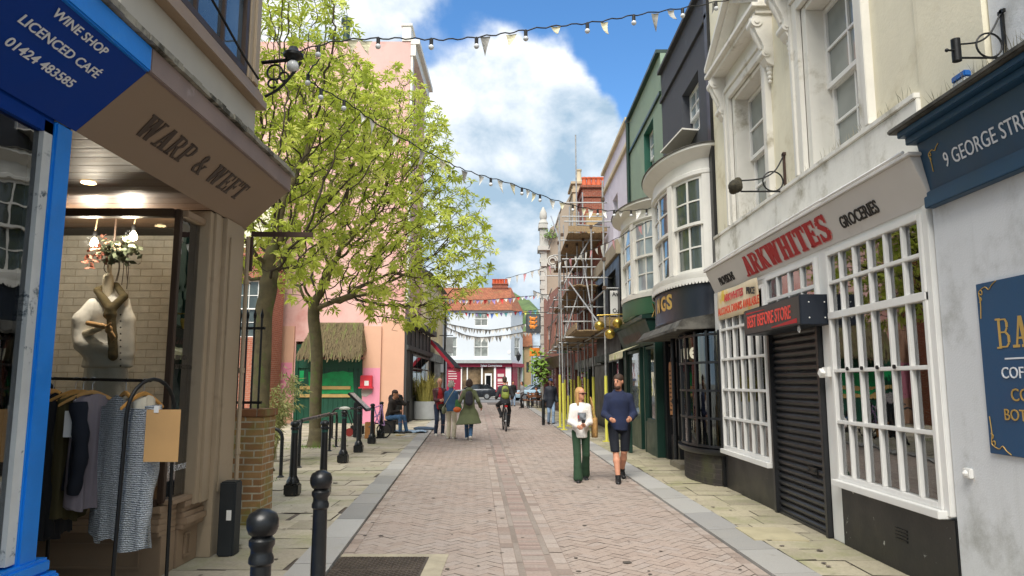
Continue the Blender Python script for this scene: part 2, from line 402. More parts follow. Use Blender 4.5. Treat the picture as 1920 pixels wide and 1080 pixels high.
def slab_mb(txt, height, start, rot, ext=.006, wk=1.0, gap=.02, k=0.78, thin=1.0):
    m = MB(); x = 0.0; p0 = Vector(start); lay = [0]
    def put(poly):
        lay[0] += 1; e = ext + (lay[0] % 7) * .00012
        vs = [p0 + rot @ Vector((a, b, 0)) for a, b in poly] + [p0 + rot @ Vector((a, b, e)) for a, b in poly]; n = len(poly)
        m.add(vs, [tuple(range(n - 1, -1, -1)), tuple(range(n, 2 * n))] + [(i, (i + 1) % n, n + (i + 1) % n, n + i) for i in range(n)])
    for ch in txt:
        w, st, se = SLAB[ch]
        for (a, b, c, d, sw) in st:
            sw *= thin
            dx, dy = (c - a) * k, d - b; l = math.hypot(dx, dy); nx, ny = -dy / l * sw * .42, dx / l * sw * .42
            if abs(dy) > .9 and abs(dx) > .02: nx, ny = sw * .5, 0
            pts = [(a * k + nx, b + ny), (c * k + nx, d + ny), (c * k - nx, d - ny), (a * k - nx, b - ny)]
            pts = [(px, min(1, max(0, py))) for px, py in pts]
            put([((x + px) * height * wk, py * height) for px, py in pts])
        for q in se:
            _, a, b, c, d = q
            put([((x + a * k) * height * wk, b * height), ((x + c * k) * height * wk, b * height), ((x + c * k) * height * wk, d * height), ((x + a * k) * height * wk, d * height)])
        x += w * k + gap
    m.width = x * height * wk
    return m

# ------------------------------------------------------------------ smooth bodies from distance fields (surface nets)
def sdf_mesh(prims, h=.02, k=.03, pad=.04):
    pts = []
    for p in prims:
        if p[0] == 'h': continue
        if p[0] == 'c': a, b, ra, rb = p[1:5]; pts += [np.array(a) - max(ra, rb), np.array(a) + max(ra, rb), np.array(b) - max(ra, rb), np.array(b) + max(ra, rb)]
        else: c, r = np.array(p[1]), np.array(p[2]); m_ = r.max(); pts += [c - m_, c + m_]
    lo = np.min(pts, 0) - pad; hi = np.max(pts, 0) + pad
    n = np.ceil((hi - lo) / h).astype(int) + 1
    ax = [lo[i] + h * np.arange(n[i]) for i in range(3)]
    X, Y, Z = np.meshgrid(*ax, indexing='ij'); Q = np.stack([X, Y, Z], -1)
    D = None
    for p in prims:
        cut = False
        if p[0] == 'h': D = np.maximum(D, -((Q - np.array(p[1])) @ np.array(p[2], float))); continue
        if p[0] == 'c':
            a, b, ra, rb = np.array(p[1], float), np.array(p[2], float), p[3], p[4]
            sy = p[5] if len(p) > 5 else 1.0
            q = Q - a
            ba = b - a
            if sy != 1.0: q = q * np.array([1, 1 / sy, 1]); ba = ba * np.array([1, 1 / sy, 1])
            t = np.clip((q @ ba) / max(1e-9, ba @ ba), 0, 1)
            d = (np.linalg.norm(q - t[..., None] * ba, axis=-1) - (ra + (rb - ra) * t)) * min(1, sy)
        else:
            c, r = np.array(p[1], float), np.array(p[2], float); q = Q - c
            if len(p) > 3 and p[3] is not None: q = q @ np.array(p[3])
            cut = len(p) > 4 and p[4]
            k0 = np.linalg.norm(q / r, axis=-1); k1 = np.linalg.norm(q / (r * r), axis=-1)
            d = k0 * (k0 - 1) / np.maximum(k1, 1e-6)
        if D is None: D = d
        elif cut: D = np.maximum(D, -d)
        else:
            hh = np.clip(.5 + .5 * (D - d) / k, 0, 1); D = D * (1 - hh) + d * hh - k * hh * (1 - hh)
    return surface_nets(D, lo, h)
def surface_nets(D, lo, h):
    s = D < 0; nx, ny, nz = D.shape
    acc = np.zeros((nx - 1, ny - 1, nz - 1, 3)); cnt = np.zeros((nx - 1, ny - 1, nz - 1))
    corners = [(i, j, l) for i in (0, 1) for j in (0, 1) for l in (0, 1)]
    def sl(c): return tuple(slice(o, o + m - 1) for o, m in zip(c, (nx, ny, nz)))
    for axis in range(3):
        for c in corners:
            if c[axis]: continue
            c2 = list(c); c2[axis] = 1
            a, b = D[sl(c)], D[sl(tuple(c2))]; x = (a < 0) != (b < 0)
            t = np.where(x, a / np.where(x, a - b, 1), 0)
            for q in range(3):
                acc[..., q] += np.where(x, c[q] + (t if q == axis else 0), 0)
            cnt += x
    act = cnt > 0; idx = -np.ones(act.shape, int); idx[act] = np.arange(act.sum())
    cell = np.argwhere(act); V = lo + h * (cell + acc[act] / cnt[act][:, None]); F = []
    for axis in range(3):
        o1, o2 = [(1, 2), (2, 0), (0, 1)][axis]
        a = [slice(1, m - 1) for m in (nx, ny, nz)]; b = list(a)
        a[axis] = slice(0, (nx, ny, nz)[axis] - 1); b[axis] = slice(1, (nx, ny, nz)[axis])
        x = s[tuple(a)] != s[tuple(b)]; w = np.argwhere(x); off = np.array([1, 1, 1]); off[axis] = 0; w = w + off
        flip = s[tuple(a)][x]
        e1 = np.zeros(3, int); e1[o1] = 1; e2 = np.zeros(3, int); e2[o2] = 1
        q = [idx[tuple((w - d_).T)] for d_ in (e1 * 0, e1, e1 + e2, e2)]
        q = np.stack(q, 1); q[~flip] = q[~flip][:, ::-1]; F.append(q)
    F = np.concatenate(F); F = F[(F >= 0).all(1)]
    return V, F
def sdf_obj(name, prims, mat, parent=None, h=.02, k=.03, extra=()):
    V, F = sdf_mesh(prims, h, k); m = MB(); m.add(V.tolist(), F.tolist())
    for pr, h2, k2 in extra:
        V, F = sdf_mesh(pr, h2, k2, pad=.02); m.add(V.tolist(), F.tolist())
    return m.build(name, mat, parent, smooth='all', fix=False)
# ================================================================== SETTING
rng = np.random.default_rng(7); random.seed(11)
def kl(Y): return -1.55 - .063 * (Y - 6.2)
def kr(Y): return 2.16 - .029 * (Y - 6.2)
def kc(Y): return .21 - .0493 * (Y - 6.55)
m_asph = M('asphalt', '#6d6c6a', .9, var=.18, scale=3, bump=.4, bscale=90)
m_base = M('joint_sand', '#5b5148', .95, var=.3, scale=8, bump=.3)
def structure(mb, name, mat, **k): return tag(mb.build(name, mat, **k), kind='structure')
g = MB(); g.add([(-900, -200, -.03), (900, -200, -.03), (900, 1500, -.03), (-900, 1500, -.03)], [(0, 1, 2, 3)])
structure(g, 'ground', M('town_ground', '#77746c', .95, var=.15, scale=.05))
g = MB(); g.add([(-5.5, 1, -.0055), (4.2, 1, -.0055), (4.2, 60, -.0055), (-7, 60, -.0055)], [(0, 1, 2, 3)])
structure(g, 'road_bed', m_base)
g = MB(); g.add([(-60, 60, -.016), (60, 60, -.016), (60, 80.2, -.016), (-60, 80.2, -.016)], [(0, 1, 2, 3)])
structure(g, 'side_road', m_asph)
# herringbone pavers
def pavers():
    m = MB(); W = .1; th = math.atan(.0493) + R(45); c, s_ = math.cos(th), math.sin(th)
    I, J = np.meshgrid(np.arange(-60, 620), np.arange(-360, 360), indexing='ij'); I = I.ravel(); J = J.ravel()
    k = (I - J) % 4
    for kk, (bw, bh) in ((0, (2, 1)), (3, (1, 2))):
        sel = k == kk; x0 = I[sel] * W; y0 = J[sel] * W
        cx = x0 + bw * W / 2; cy = y0 + bh * W / 2
        # local (x,y) -> world: start at the near end of the road
        wx = lambda a, b: .5 - (a * s_ - b * c) * 1.0
        X = .4 + (cx * -s_ + cy * c); Y = 2.5 + (cx * c + cy * s_)
        ok = (Y > 3) & (Y < 58) & (X > kl(Y) - .02) & (X < kr(Y) + .02) & (abs(X - kc(Y)) > .21)
        for a, b in zip(x0[ok], y0[ok]):
            gp = .0024; zz = rng.normal(0, .0007); tl = rng.normal(0, .0007, 2); q = []
            for (u, v) in ((a + gp, b + gp), (a + bw * W - gp, b + gp), (a + bw * W - gp, b + bh * W - gp), (a + gp, b + bh * W - gp)):
                q.append((.4 + (u * -s_ + v * c), 2.5 + (u * c + v * s_)))
            zs = [zz + tl[0], zz + tl[1], zz - tl[0], zz - tl[1]]
            m.add([(p[0], p[1], z) for p, z in zip(q, zs)], [(0, 1, 2, 3)], float(np.clip(rng.normal(.5, .13), 0, 1)))
    return m
m_pav = attr_mat('brick_paver', ['#917f74', '#a59387', '#ae9d91', '#ab9d94', '#bcada1'], .85, .3, stain='#9c938b', slo=.45, shi=.75, sscale=.5)
structure(pavers(), 'road', m_pav, fix=False)
# edge courses, drain channel of setts
def run(m, fx, off0, off1, L0, L1, y0, y1, z, jit=.0015, gap=.004):
    y = y0
    while y < y1:
        l = random.uniform(L0, L1); ya, yb = y + gap, min(y + l, y1) - gap
        r = random.random(); h = random.gauss(0, jit)
        m.add([(fx(ya) + off0 + gap, ya, z + h), (fx(ya) + off1 - gap, ya, z + h), (fx(yb) + off1 - gap, yb, z + h), (fx(yb) + off0 + gap, yb, z + h)], [(0, 1, 2, 3)], r)
        y += l
    return m
m = MB(); run(m, kl, .0, .11, .2, .2, 3, 58, .005); run(m, kr, -.11, -.0, .2, .2, 3, 58, .005)
run(m, kc, -.29, -.165, .2, .2, 3, 58, .005, gap=.003); run(m, kc, .165, .29, .2, .2, 3, 58, .005, gap=.003)
m.add([(kc(3) - .295, 3, .003), (kc(3) + .295, 3, .003), (kc(58) + .295, 58, .003), (kc(58) - .295, 58, .003)], [(0, 1, 2, 3)], 0.0)
structure(m, 'road_edge_course', m_pav, fix=False)
m = MB(); run(m, kc, -.105, .105, .065, .12, 3, 58, .0045, .0005, gap=.002)
structure(m, 'drain_channel', attr_mat('sett', ['#947f76', '#a38d83', '#ab968b', '#a09389', '#b5a097'], .8, .5), fix=False)
m = MB(); run(m, kc, -.165, -.105, .5, .9, 3, 58, .0048); run(m, kc, .105, .165, .5, .9, 3, 58, .0048)
structure(m, 'drain_edge', attr_mat('drain_edge_iron', ['#8a7d72', '#95887d', '#9d9085'], .7, .4), fix=False)
# granite kerbs
def kerb(fx, o0, o1, y0, y1):
    m = MB(); y = y0
    while y < y1:
        l = random.uniform(.7, 1.1); ya, yb = y + .007, y + l - .007; h = .045 + random.gauss(0, .002); r = random.random()
        m.add([(fx(ya) + o0, ya, -.02), (fx(ya) + o1, ya, -.02), (fx(yb) + o1, yb, -.02), (fx(yb) + o0, yb, -.02),
               (fx(ya) + o0, ya, h - (.012 if o0 > -.1 and o1 > 0 else 0)), (fx(ya) + o1, ya, h), (fx(yb) + o1, yb, h), (fx(yb) + o0, yb, h - (.012 if o0 > -.1 and o1 > 0 else 0))], MB.HEX, r)
        y += l
    return m
m_kerb = attr_mat('kerb_granite', ['#8b8a87', '#a5a4a0', '#b9b7b2', '#979694', '#aeaba4'], .8, .5, stain='#8d8a78', slo=.55, shi=.75, fine=120)
structure(kerb(kl, -.33, 0, 3, 60), 'kerb', m_kerb)
structure(kerb(kr, 0, .36, 3, 60), 'kerb', m_kerb)
# stone slab pavements
def slabs(xa, xb, y0, y1, z=.042, rows=(.38, .55), lens=(.45, .95), along=False):
    m = MB(); y = y0
    while y < y1:
        d = random.uniform(*rows); x = xa(y) - random.uniform(0, .5); x_end = xb(y)
        while x < x_end:
            l = random.uniform(*lens); h = z + random.gauss(0, .0025); g_ = .004
            a = max(x, xa(y)) + g_; b = min(x + l, x_end) - g_
            if b - a > .05:
                tl = random.gauss(0, .002)
                m.add([(a, y + g_, h + tl), (b, y + g_, h - tl), (b, y + d - g_, h - tl), (a, y + d - g_, h + tl)], [(0, 1, 2, 3)], random.random())
            x += l
        y += d
    return m
m_slab = attr_mat('pavement_slab', ['#a39a86', '#b8ae99', '#c3b9a3', '#ada592', '#bdb09a', '#a8a48f'], .9, .4, stain='#868a5a', slo=.46, shi=.72, sscale=.9, smax=.75)
m_slabg = attr_mat('mossy_slab', ['#9b927c', '#b0a78e', '#bcb297', '#a59c84'], .9, .45, stain='#7f8450', slo=.45, shi=.7, sscale=1.1, smax=.6)
for nm, xa, xb in (('pavement_bed', lambda y: kl(y) - 12, lambda y: kl(y) - .32), ('pavement_bed', lambda y: kr(y) + .35, lambda y: 5.0)):
    g = MB(); g.add([(xa(1), 1, .034), (xb(1), 1, .034), (xb(60), 60, .034), (xa(60), 60, .034)], [(0, 1, 2, 3)]); structure(g, nm, m_base)
structure(slabs(lambda y: -3.4 if y < 7.6 else -12.2, lambda y: kl(y) - .33, 3, 28.0), 'left_pavement', m_slab, fix=False)
structure(slabs(lambda y: kl(y) - 5, lambda y: kl(y) - .33, 28.0, 60), 'left_pavement', m_slab, fix=False)
structure(slabs(lambda y: kr(y) + .36, lambda y: 3.25 if y < 33 else 2.9 - .06 * (y - 33), 3, 60, rows=(.35, .5), lens=(.4, .75)), 'right_pavement', m_slabg, fix=False)

gs = MB(); rr = random.Random(21)
for _ in range(230):
    y = 5 + 22 * rr.random() ** 1.6; x = rr.uniform(kl(y) - 1.6, 3.1); on = kl(y) + .05 < x < kr(y) - .05; z = .0075 if on else .0515
    if -.4 < x - kl(y) < .05 or -.05 < x - kr(y) < .42: continue
    r_ = rr.uniform(.012, .028) if rr.random() < .93 else rr.uniform(.03, .05); a0 = rr.random() * 6; n_ = 9
    gs.add([(x + r_ * rr.uniform(.75, 1.15) * math.cos(a0 + 6.283 * i / n_), y + r_ * rr.uniform(.75, 1.15) * math.sin(a0 + 6.283 * i / n_), z) for i in range(n_)], [tuple(range(n_))])
structure(gs, 'pavement_stains', M('trodden_gum', '#5e564e', .9, var=.4, scale=3), fix=False)

# ================================================================== RIGHT SIDE OF THE STREET
m_white = M('white_gloss_paint', '#e9e8e4', .35, var=.04, scale=2, bump=.08, bscale=30, stain='#cfcabd', sscale=2.5, slo=.62, shi=.8)
m_whiteold = M('old_white_paint', '#e2dfd6', .6, var=.06, scale=2, bump=.25, bscale=45, stain='#aaa28e', sscale=2.0, slo=.52, shi=.74, streak='#bdb6a6')
m_stuc = M('cream_stucco', '#e9e2ca', .85, var=.06, scale=1.2, bump=.35, bscale=35, bdist=.006, stain='#c9bd9c', sscale=1.1, slo=.5, shi=.72, streak='#b5ac96')
m_band = M('worn_white_render', '#e4e2da', .85, var=.07, scale=1.5, bump=.4, bscale=30, bdist=.006, stain='#a09a88', sscale=1.7, slo=.48, shi=.7, streak='#a8a294')
m_black = M('black_gloss_paint', '#17181a', .38, var=.2, scale=2, bump=.12, bscale=25, stain='#8c8f8c', sscale=7, slo=.71, shi=.74)
m_shut = M('shutter_black', '#2b2c2e', .34, var=.12, scale=3, bump=.05, metal=.25)
m_rightwall = M('pale_grey_render', '#dcdee0', .8, var=.04, scale=1, bump=.45, bscale=70, bdist=.005, stain='#b0b1ae', sscale=1.4, slo=.5, shi=.74, streak='#bcbdbb')
m_navy = M('navy_paint', '#15405e', .45, var=.08, scale=2, bump=.1, stain='#244a68', sscale=3, slo=.5, shi=.8)
m_lead = M('weathered_lead', '#55534d', .8, var=.3, scale=5, bump=.5, bscale=30, stain='#2e2c26', sscale=3, slo=.45, shi=.65)
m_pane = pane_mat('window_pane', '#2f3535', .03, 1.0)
m_panegrey = pane_mat('curtained_pane', '#878c88', .05, .8)
m_glass = glass_mat('shop_glass', (.85, .88, .86), .17)
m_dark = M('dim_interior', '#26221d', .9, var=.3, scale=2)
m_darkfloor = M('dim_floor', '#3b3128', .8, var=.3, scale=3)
m_red = M('sign_red', '#b3161f', .5, var=.05); m_redsh = M('sign_red_shade', '#d98c86', .5, var=.05); m_ink = M('sign_black', '#141414', .5, var=.05)
m_iron = M('black_ironwork', '#161718', .45, var=.2, bump=.2, bscale=60, metal=.3); m_rust = M('rusty_iron', '#4a3830', .8, var=.3, bump=.4)
m_gold = M('gold_lettering', '#c8a45a', .4, var=.1, metal=.4)

def muntins(m, fr, us, vs, u0, u1, v0, v1, w0, w1, bw=.03, frame=.05):
    m.fb(fr, u0, u0 + frame, v0, v1, w0, w1); m.fb(fr, u1 - frame, u1, v0, v1, w0, w1)
    m.fb(fr, u0 + frame, u1 - frame, v0, v0 + frame, w0, w1); m.fb(fr, u0 + frame, u1 - frame, v1 - frame, v1, w0, w1)
    for u in us: m.fb(fr, u - bw / 2, u + bw / 2, v0 + frame, v1 - frame, w0 + .002, w1 - .006)
    for v in vs: m.fb(fr, u0 + frame, u1 - frame, v - bw / 2, v + bw / 2, w0 + .004, w1 - .003)
def lin(a, b, n): return [a + (b - a) * i / n for i in range(1, n)]
def sash(root, fr, u0, u1, v0, v1, w, cols, rows, mat=None, pane=None, sill=.1, frame=.06, bw=.025):
    mat = mat or m_white; m = MB(); vm = (v0 + v1) / 2
    muntins(m, fr, lin(u0 + frame, u1 - frame, cols), lin(vm, v1 - frame, rows), u0, u1, vm - .022, v1, w + .01, w + .055, bw, frame * .75)
    muntins(m, fr, lin(u0 + frame, u1 - frame, cols), lin(v0 + frame, vm, rows), u0, u1, v0, vm + .02, w - .04, w + .007, bw, frame * .75)
    f = m.build('window', mat, root, bevel=0)
    p = MB(); p.fb(fr, u0 + .01, u1 - .01, vm, v1 - .01, w + .02, w + .026); p.fb(fr, u0 + .01, u1 - .01, v0 + .01, vm, w - .03, w - .024)
    p.build('pane', pane or m_pane, f)
    if sill:
        s_ = MB(); s_.fb(fr, u0 - .06, u1 + .06, v0 - .07, v0 - .004, w - .03, w + sill); s_.build('sill', mat, f, bevel=.008)
    return f
def bx(fr, *a): m = MB(); m.fb(fr, *a); return m

# ---- grocery shop with the cream upper storey
fr = FR(3.25)
ark = thing('grocery_shop', 'cream stuccoed shop with pedimented sash windows above a white small paned grocery front', 'shop', (3.25, 8.3, 0))
Y0, Y1 = 5.42, 11.32
w = MB(); w.walls(fr, Y0, Y1, 3.0, 10.2, [(8.95, 10.35, 3.95, 5.9), (6.45, 7.75, 3.95, 5.9), (8.95, 10.35, 7.9, 9.4), (6.45, 7.75, 7.9, 9.4)], -.42, -.10)
w.fb(fr, Y0, Y1, 3.0, 10.2, -6, -.45)
w.fb(fr, Y0 + .02, Y0 + .25, 0, 3.0, -6, -.3); w.fb(fr, Y1 - .2, Y1 - .02, 0, 3.0, -6, -.3)
w.build('wall', m_stuc, ark)
m = MB(); m.fb(fr, 4.72, Y0 + .10, 3.2, 10.2, -.6, -.075); m.build('quoin_strip', m_stuc, ark)
m = MB(); m.fb(fr, Y0 + .101, Y1 - .02, 3.36, 3.9, -.2, -.04); m.fb(fr, Y0 + .103, Y1, 3.9, 3.95, -.2, -.02); m.build('plinth_band', m_band, ark, bevel=.006)
m = MB(); m.fb(fr, Y0, Y1, 10.2, 10.5, -6.1, .15); m.build('roof_parapet', m_band, ark)
for (a, b) in ((8.95, 10.35), (6.45, 7.75)):
    sash(ark, fr, a + .12, b - .12, 3.97, 5.82, -.36, 2, 2, m_white, m_panegrey, .12, .07, .03)
    m = MB()                                   # moulded architrave
    for d0, d1, pr in ((.0, .13, -.045), (.13, .2, -.02)):
        m.fb(fr, a - d1, a - d0, 3.955, 5.9 + d1, -.2, pr); m.fb(fr, b + d0, b + d1, 3.955, 5.9 + d1, -.2, pr); m.fb(fr, a - d0, b + d0, 5.9 + d0, 5.9 + d1, -.2, pr)
    m.fb(fr, a, a + .12, 3.955, 5.9, -.40, -.105); m.fb(fr, b - .12, b, 3.955, 5.9, -.40, -.105); m.fb(fr, a + .12, b - .12, 5.83, 5.9, -.40, -.105)
    m.build('architrave', m_whiteold, ark, bevel=.006)
    pm = MB()                                   # pediment: bed mould, raking cornices, apex
    ul, ur, ub = a - .38, b + .38, 6.32
    pm.fb(fr, ul, ur, ub, ub + .07, -.2, .12); pm.fb(fr, ul - .05, ur + .05, ub + .07, ub + .12, -.2, .18)
    um = (a + b) / 2; pk = ub + .12 + .62
    for s_, e_ in ((ul - .05, um), (ur + .05, um)):
        for d0, d1, pr in ((0, .06, .10), (.06, .13, .18)):
            pm.hexa([fr.p(s_, ub + .12 + d0, -.2), fr.p(e_, pk + d0, -.2), fr.p(e_, pk + d0, pr), fr.p(s_, ub + .12 + d0, pr),
                     fr.p(s_, ub + .12 + d1, -.2), fr.p(e_, pk + d1, -.2), fr.p(e_, pk + d1, pr), fr.p(s_, ub + .12 + d1, pr)])
    pm.prism([(ul, ub + .12), (ur, ub + .12), (um, pk)], fr, -.15, -.06)
    pm.fb(fr, a - .22, b + .22, 6.10, 6.32, -.2, -.07)
    pm.build('pediment', m_whiteold, ark)
    for u in (a - .26, b + .26):                # scroll console: S-curved side profile with volutes and leaf drop
        cm = MB(); prof = [(-.1, 6.34), (.13, 6.34), (.15, 6.28), (.14, 6.18), (.10, 6.06), (.05, 5.96), (.02, 5.88), (.03, 5.80), (.015, 5.72), (-.02, 5.66), (-.1, 5.62)]
        n = len(prof)
        for k_, (uu0, uu1) in enumerate(((u - .085, u + .085),)):
            vs_ = [fr.p(uu0, v, w_) for w_, v in prof] + [fr.p(uu1, v, w_) for w_, v in prof]
            cm.add(vs_, [tuple(range(n)), tuple(range(2 * n - 1, n - 1, -1))] + [(i, (i + 1) % n, n + (i + 1) % n, n + i) for i in range(n)])
        for vv, ww, rr in ((6.22, .10, .075), (5.79, .0, .055)):
            cm.cyl(fr.p(u - .10, vv, ww), fr.p(u + .10, vv, ww), rr, n=14); cm.cyl(fr.p(u - .112, vv, ww), fr.p(u + .112, vv, ww), rr * .45, n=10)
        for i_ in range(5): cm.ball(fr.p(u, 5.66 - .055 * i_, -.07), .05 - .006 * i_, 8, 6)
        cm.tube([fr.p(u, 6.3, .14), fr.p(u, 6.15, .125), fr.p(u, 6.0, .07), fr.p(u, 5.88, .03)], [.03, .035, .03, .02], 8)
        cm.build('console', m_whiteold, ark, smooth=True)
# ground floor
gf = MB(); gf.fb(fr, 7.17, 7.43, .04, 3.0, -.3, 0); gf.fb(fr, 8.93, 9.0, .6, 3.0, -.3, .0); gf.fb(fr, 10.97, 11.26, .55, 3.02, -.3, .02); gf.fb(fr, 5.38, 5.455, .62, 2.98, -.3, .03)
gf.fb(fr, 5.455, 10.97, 2.93, 3.0, -.3, -.002); gf.fb(fr, 9.0, 10.97, 2.86, 2.93, -.3, -.004)
gf.build('shopfront_frame', m_white, ark, bevel=.006)
m_chip = M('chipped_riser_paint', '#17181a', .42, var=.25, scale=3, bump=.3, bscale=25, stain='#a9aaa4', sscale=5.5, slo=.64, shi=.665)
MB().fb(fr, 5.36, 7.17, .03, .60, -.3, .015).build('stall_riser', m_chip, ark, bevel=.006); MB().fb(fr, 8.98, 11.0, .03, .55, -.3, .015).fb(fr, 11.0, 11.27, .03, .55, -.3, .05).build('stall_riser', m_black, ark, bevel=.006)
v = MB()
for i in range(4): v.fb(fr, 6.02, 6.2, .30 + .028 * i, .314 + .028 * i, .0155, .022)
v.build('air_vent', m_iron, ark)
us = lin(5.47, 7.15, 6); vsb = [1.22, 1.72, 2.27, 2.60]
mw = MB(); muntins(mw, fr, us, vsb, 5.457, 7.168, .66, 2.928, -.03, .045, .035, .05); mw.fb(fr, 5.457, 7.168, 2.235, 2.305, -.028, .05); mw.fb(fr, 5.42, 7.2, .60, .66, -.2, .10)
f = mw.build('shop_window', m_white, ark, bevel=.005); MB().fb(fr, 5.47, 7.15, .68, 2.9, 0, .005).build('pane', m_glass, f)
for u in us[1:]: MB().cyl(fr.p(u - .06, 1.735, .046), fr.p(u - .06, 1.735, .06), .018, n=10).build('window_latch', m_iron, f)
us = lin(9.02, 10.96, 6); mw = MB(); muntins(mw, fr, us, [1.08, 1.5, 1.95, 2.4], 9.002, 10.968, .62, 2.858, -.03, .045, .038, .05); mw.fb(fr, 8.985, 11.0, .552, .618, -.2, .09)
f = mw.build('shop_window', m_white, ark, bevel=.005); MB().fb(fr, 9.02, 10.95, .64, 2.84, 0, .005).build('pane', m_glass, f)
us = lin(7.46, 8.9, 4); mw = MB(); muntins(mw, fr, us, [2.62], 7.432, 8.928, 2.46, 2.928, -.03, .04, .045, .05)
f = mw.build('transom_window', m_white, ark, bevel=.005); MB().fb(fr, 7.45, 8.91, 2.48, 2.91, 0, .005).build('pane', m_glass, f)
sh = MB(); n = 27                                # ribbed roller shutter
for i in range(n):
    z0 = .05 + i * (2.17 / n); z1 = z0 + 2.17 / n
    prof = [(z0, -.03), (z0 + .012, -.012), (z0 + .03, .004), (z0 + .052, .004), (z0 + .068, -.014), (z1, -.03)]
    sh.loft([[fr.p(7.5, z, w_) for z, w_ in prof], [fr.p(8.86, z, w_) for z, w_ in prof]], close=False)
sf = sh.build('roller_shutter', m_shut, ark, fix=False); MB().fb(fr, 7.44, 7.5, .04, 2.2, -.06, .05).fb(fr, 8.86, 8.925, .04, 2.2, -.06, .05).fb(fr, 7.5, 8.86, .042, .075, -.05, .02).build('guide_rail', m_shut, sf, bevel=.004)
MB().fb(fr, 7.72, 7.95, .63, .70, .004, .016).ball(fr.p(7.76, .665, .02), .012, 8, 6).ball(fr.p(7.92, .665, .02), .012, 8, 6).build('lock', m_iron, sf)
m_navyblk = M('shutter_box_navy', '#141c28', .5, var=.15)
b = MB(); b.fb(fr, 7.2, 8.95, 2.19, 2.50, -.02, .31); bo = b.build('shutter_box', m_navyblk, ark, bevel=.006)
MB().fb(fr, 7.215, 8.94, 2.20, 2.485, .312, .318).build('sign_face', M('brown_sign', '#3d3836', .45, var=.05), bo)
t = text_mb('BEST BEFORE STORE', .20, fr.p(8.82, 2.275, .3182), fr.rot(), .002, .003, squash=.76); t.build('lettering', M('bright_red_lettering', '#e0473c', .5), bo)
MB().prism([(7.28, 2.215), (8.0, 2.215), (8.0, 2.225), (7.28, 2.262)], fr, .3185, .321).prism([(8.2, 2.44), (8.85, 2.44), (8.85, 2.462), (8.2, 2.448)], fr, .3185, .321).build('red_stripe', m_red, bo)
for (a_, z_) in ((.06, 2.26), (.22, 2.26), (.06, 2.42), (.22, 2.42)): MB().ball((3.25 - a_, 7.198, z_), .008, 8, 6).build('rivet', m_white, bo)
MB().tube([fr.p(7.35, 2.19, .27), fr.p(7.33, 2.15, .27), fr.p(7.35, 2.12, .27), fr.p(7.38, 2.14, .27), fr.p(7.37, 2.18, .27)], .008, 6).build('pull_ring', m_white, bo)
# leaning fascia board
fa = MB(); fa.hexa([fr.p(5.33, 2.985, -.28), fr.p(11.2, 2.985, -.28), fr.p(11.2, 2.985, .01), fr.p(5.33, 2.985, .01), fr.p(5.33, 3.345, -.28), fr.p(11.2, 3.345, -.28), fr.p(11.2, 3.345, .16), fr.p(5.33, 3.345, .16)])
fa.fb(fr, 5.30, 11.23, 3.347, 3.375, -.2, .185)
m_fas = M('pale_grey_fascia', '#d3cfca', .5, var=.03, stain='#bdb7b0', sscale=1.4, slo=.6, shi=.8)
fo = fa.build('fascia', m_fas, ark, bevel=.004)
cn = MB(); cn.tube(smooth_path([fr.p(5.4, 3.40, .17), fr.p(6.8, 3.395, .18), fr.p(7.0, 3.405, .17), fr.p(8.8, 3.395, .18), fr.p(9.1, 3.41, .17), fr.p(11.25, 3.395, .17)], 5), .014, 6); cn.build('cable', m_white, fo)
nv = fr.n; lean = math.atan(.15 / .36)
up = (Vector((0, 0, 1)) * math.cos(lean) + nv * math.sin(lean)); nn = (nv * math.cos(lean) - Vector((0, 0, 1)) * math.sin(lean)); right = up.cross(nn)
RF = Matrix((right, up, nn)).transposed()
def fas_pt(u, s_): return fr.p(u, 2.985, .011) + up * s_ + nn * .001
WK = 2.62 / slab_mb('ARKWHITES', .27, (0, 0, 0), RF).width
sl = slab_mb('ARKWHITES', .27, fas_pt(9.56, .055) + nn * .0002 + right * .014 - up * .012, RF, .002, WK); sl.build('lettering_shade', m_redsh, fo)
sl = slab_mb('ARKWHITES', .27, fas_pt(9.56, .055) + nn * .003, RF, .004, WK); sl.build('lettering', m_red, fo)
text_mb('PROVISIONS', .17, fas_pt(10.75, .10), RF, .003, .004, squash=.74).build('lettering', m_ink, fo)
text_mb('GROCERIES', .165, fas_pt(6.72, .10), RF, .003, .003, squash=.82).build('lettering', m_ink, fo)
MB().cyl(fr.p(7.3, 1.70, .05), fr.p(7.3, 1.70, .11), .05, n=4).fb(fr, 7.2, 7.33, 1.66, 1.76, .0, .07).build('alarm_switch', m_white, ark, bevel=.004)
# paper banner
def cloth_sheet(P, nu, nv, mat, name, parent=None, th=.003):
    m = MB(); vs_ = [P(i / nu, j / nv) for i in range(nu + 1) for j in range(nv + 1)]
    m.add(vs_, [(i * (nv + 1) + j, (i + 1) * (nv + 1) + j, (i + 1) * (nv + 1) + j + 1, i * (nv + 1) + j + 1) for i in range(nu) for j in range(nv)])
    o = m.build(name, mat, parent, smooth='all', fix=False)
    sm = o.modifiers.new('thickness', 'SOLIDIFY'); sm.thickness = th; return o
bn = thing('banner', 'faded cream paper banner about drinks hung over the left grocery window', 'banner', (3.2, 9.9, 2.55))
m_ban = M('banner_paper', '#e9d6b4', .8, var=.07, scale=3, stain='#e6c14a', sscale=1.1, slo=.56, shi=.66)
cloth_sheet(lambda a, b: fr.p(10.92 - 1.78 * a, 2.985 - .43 * b - .02 * a, .055 + .012 * math.sin(a * 9 + b * 3)), 24, 6, m_ban, 'sheet', bn)
bs = MB()
text_mb('ARKWHITES', .15, fr.p(10.55, 2.80, .073), fr.rot(), .002, .003, squash=1.05).build('lettering', M('faded_red_print', '#cf3f45', .7, var=.1), bn)
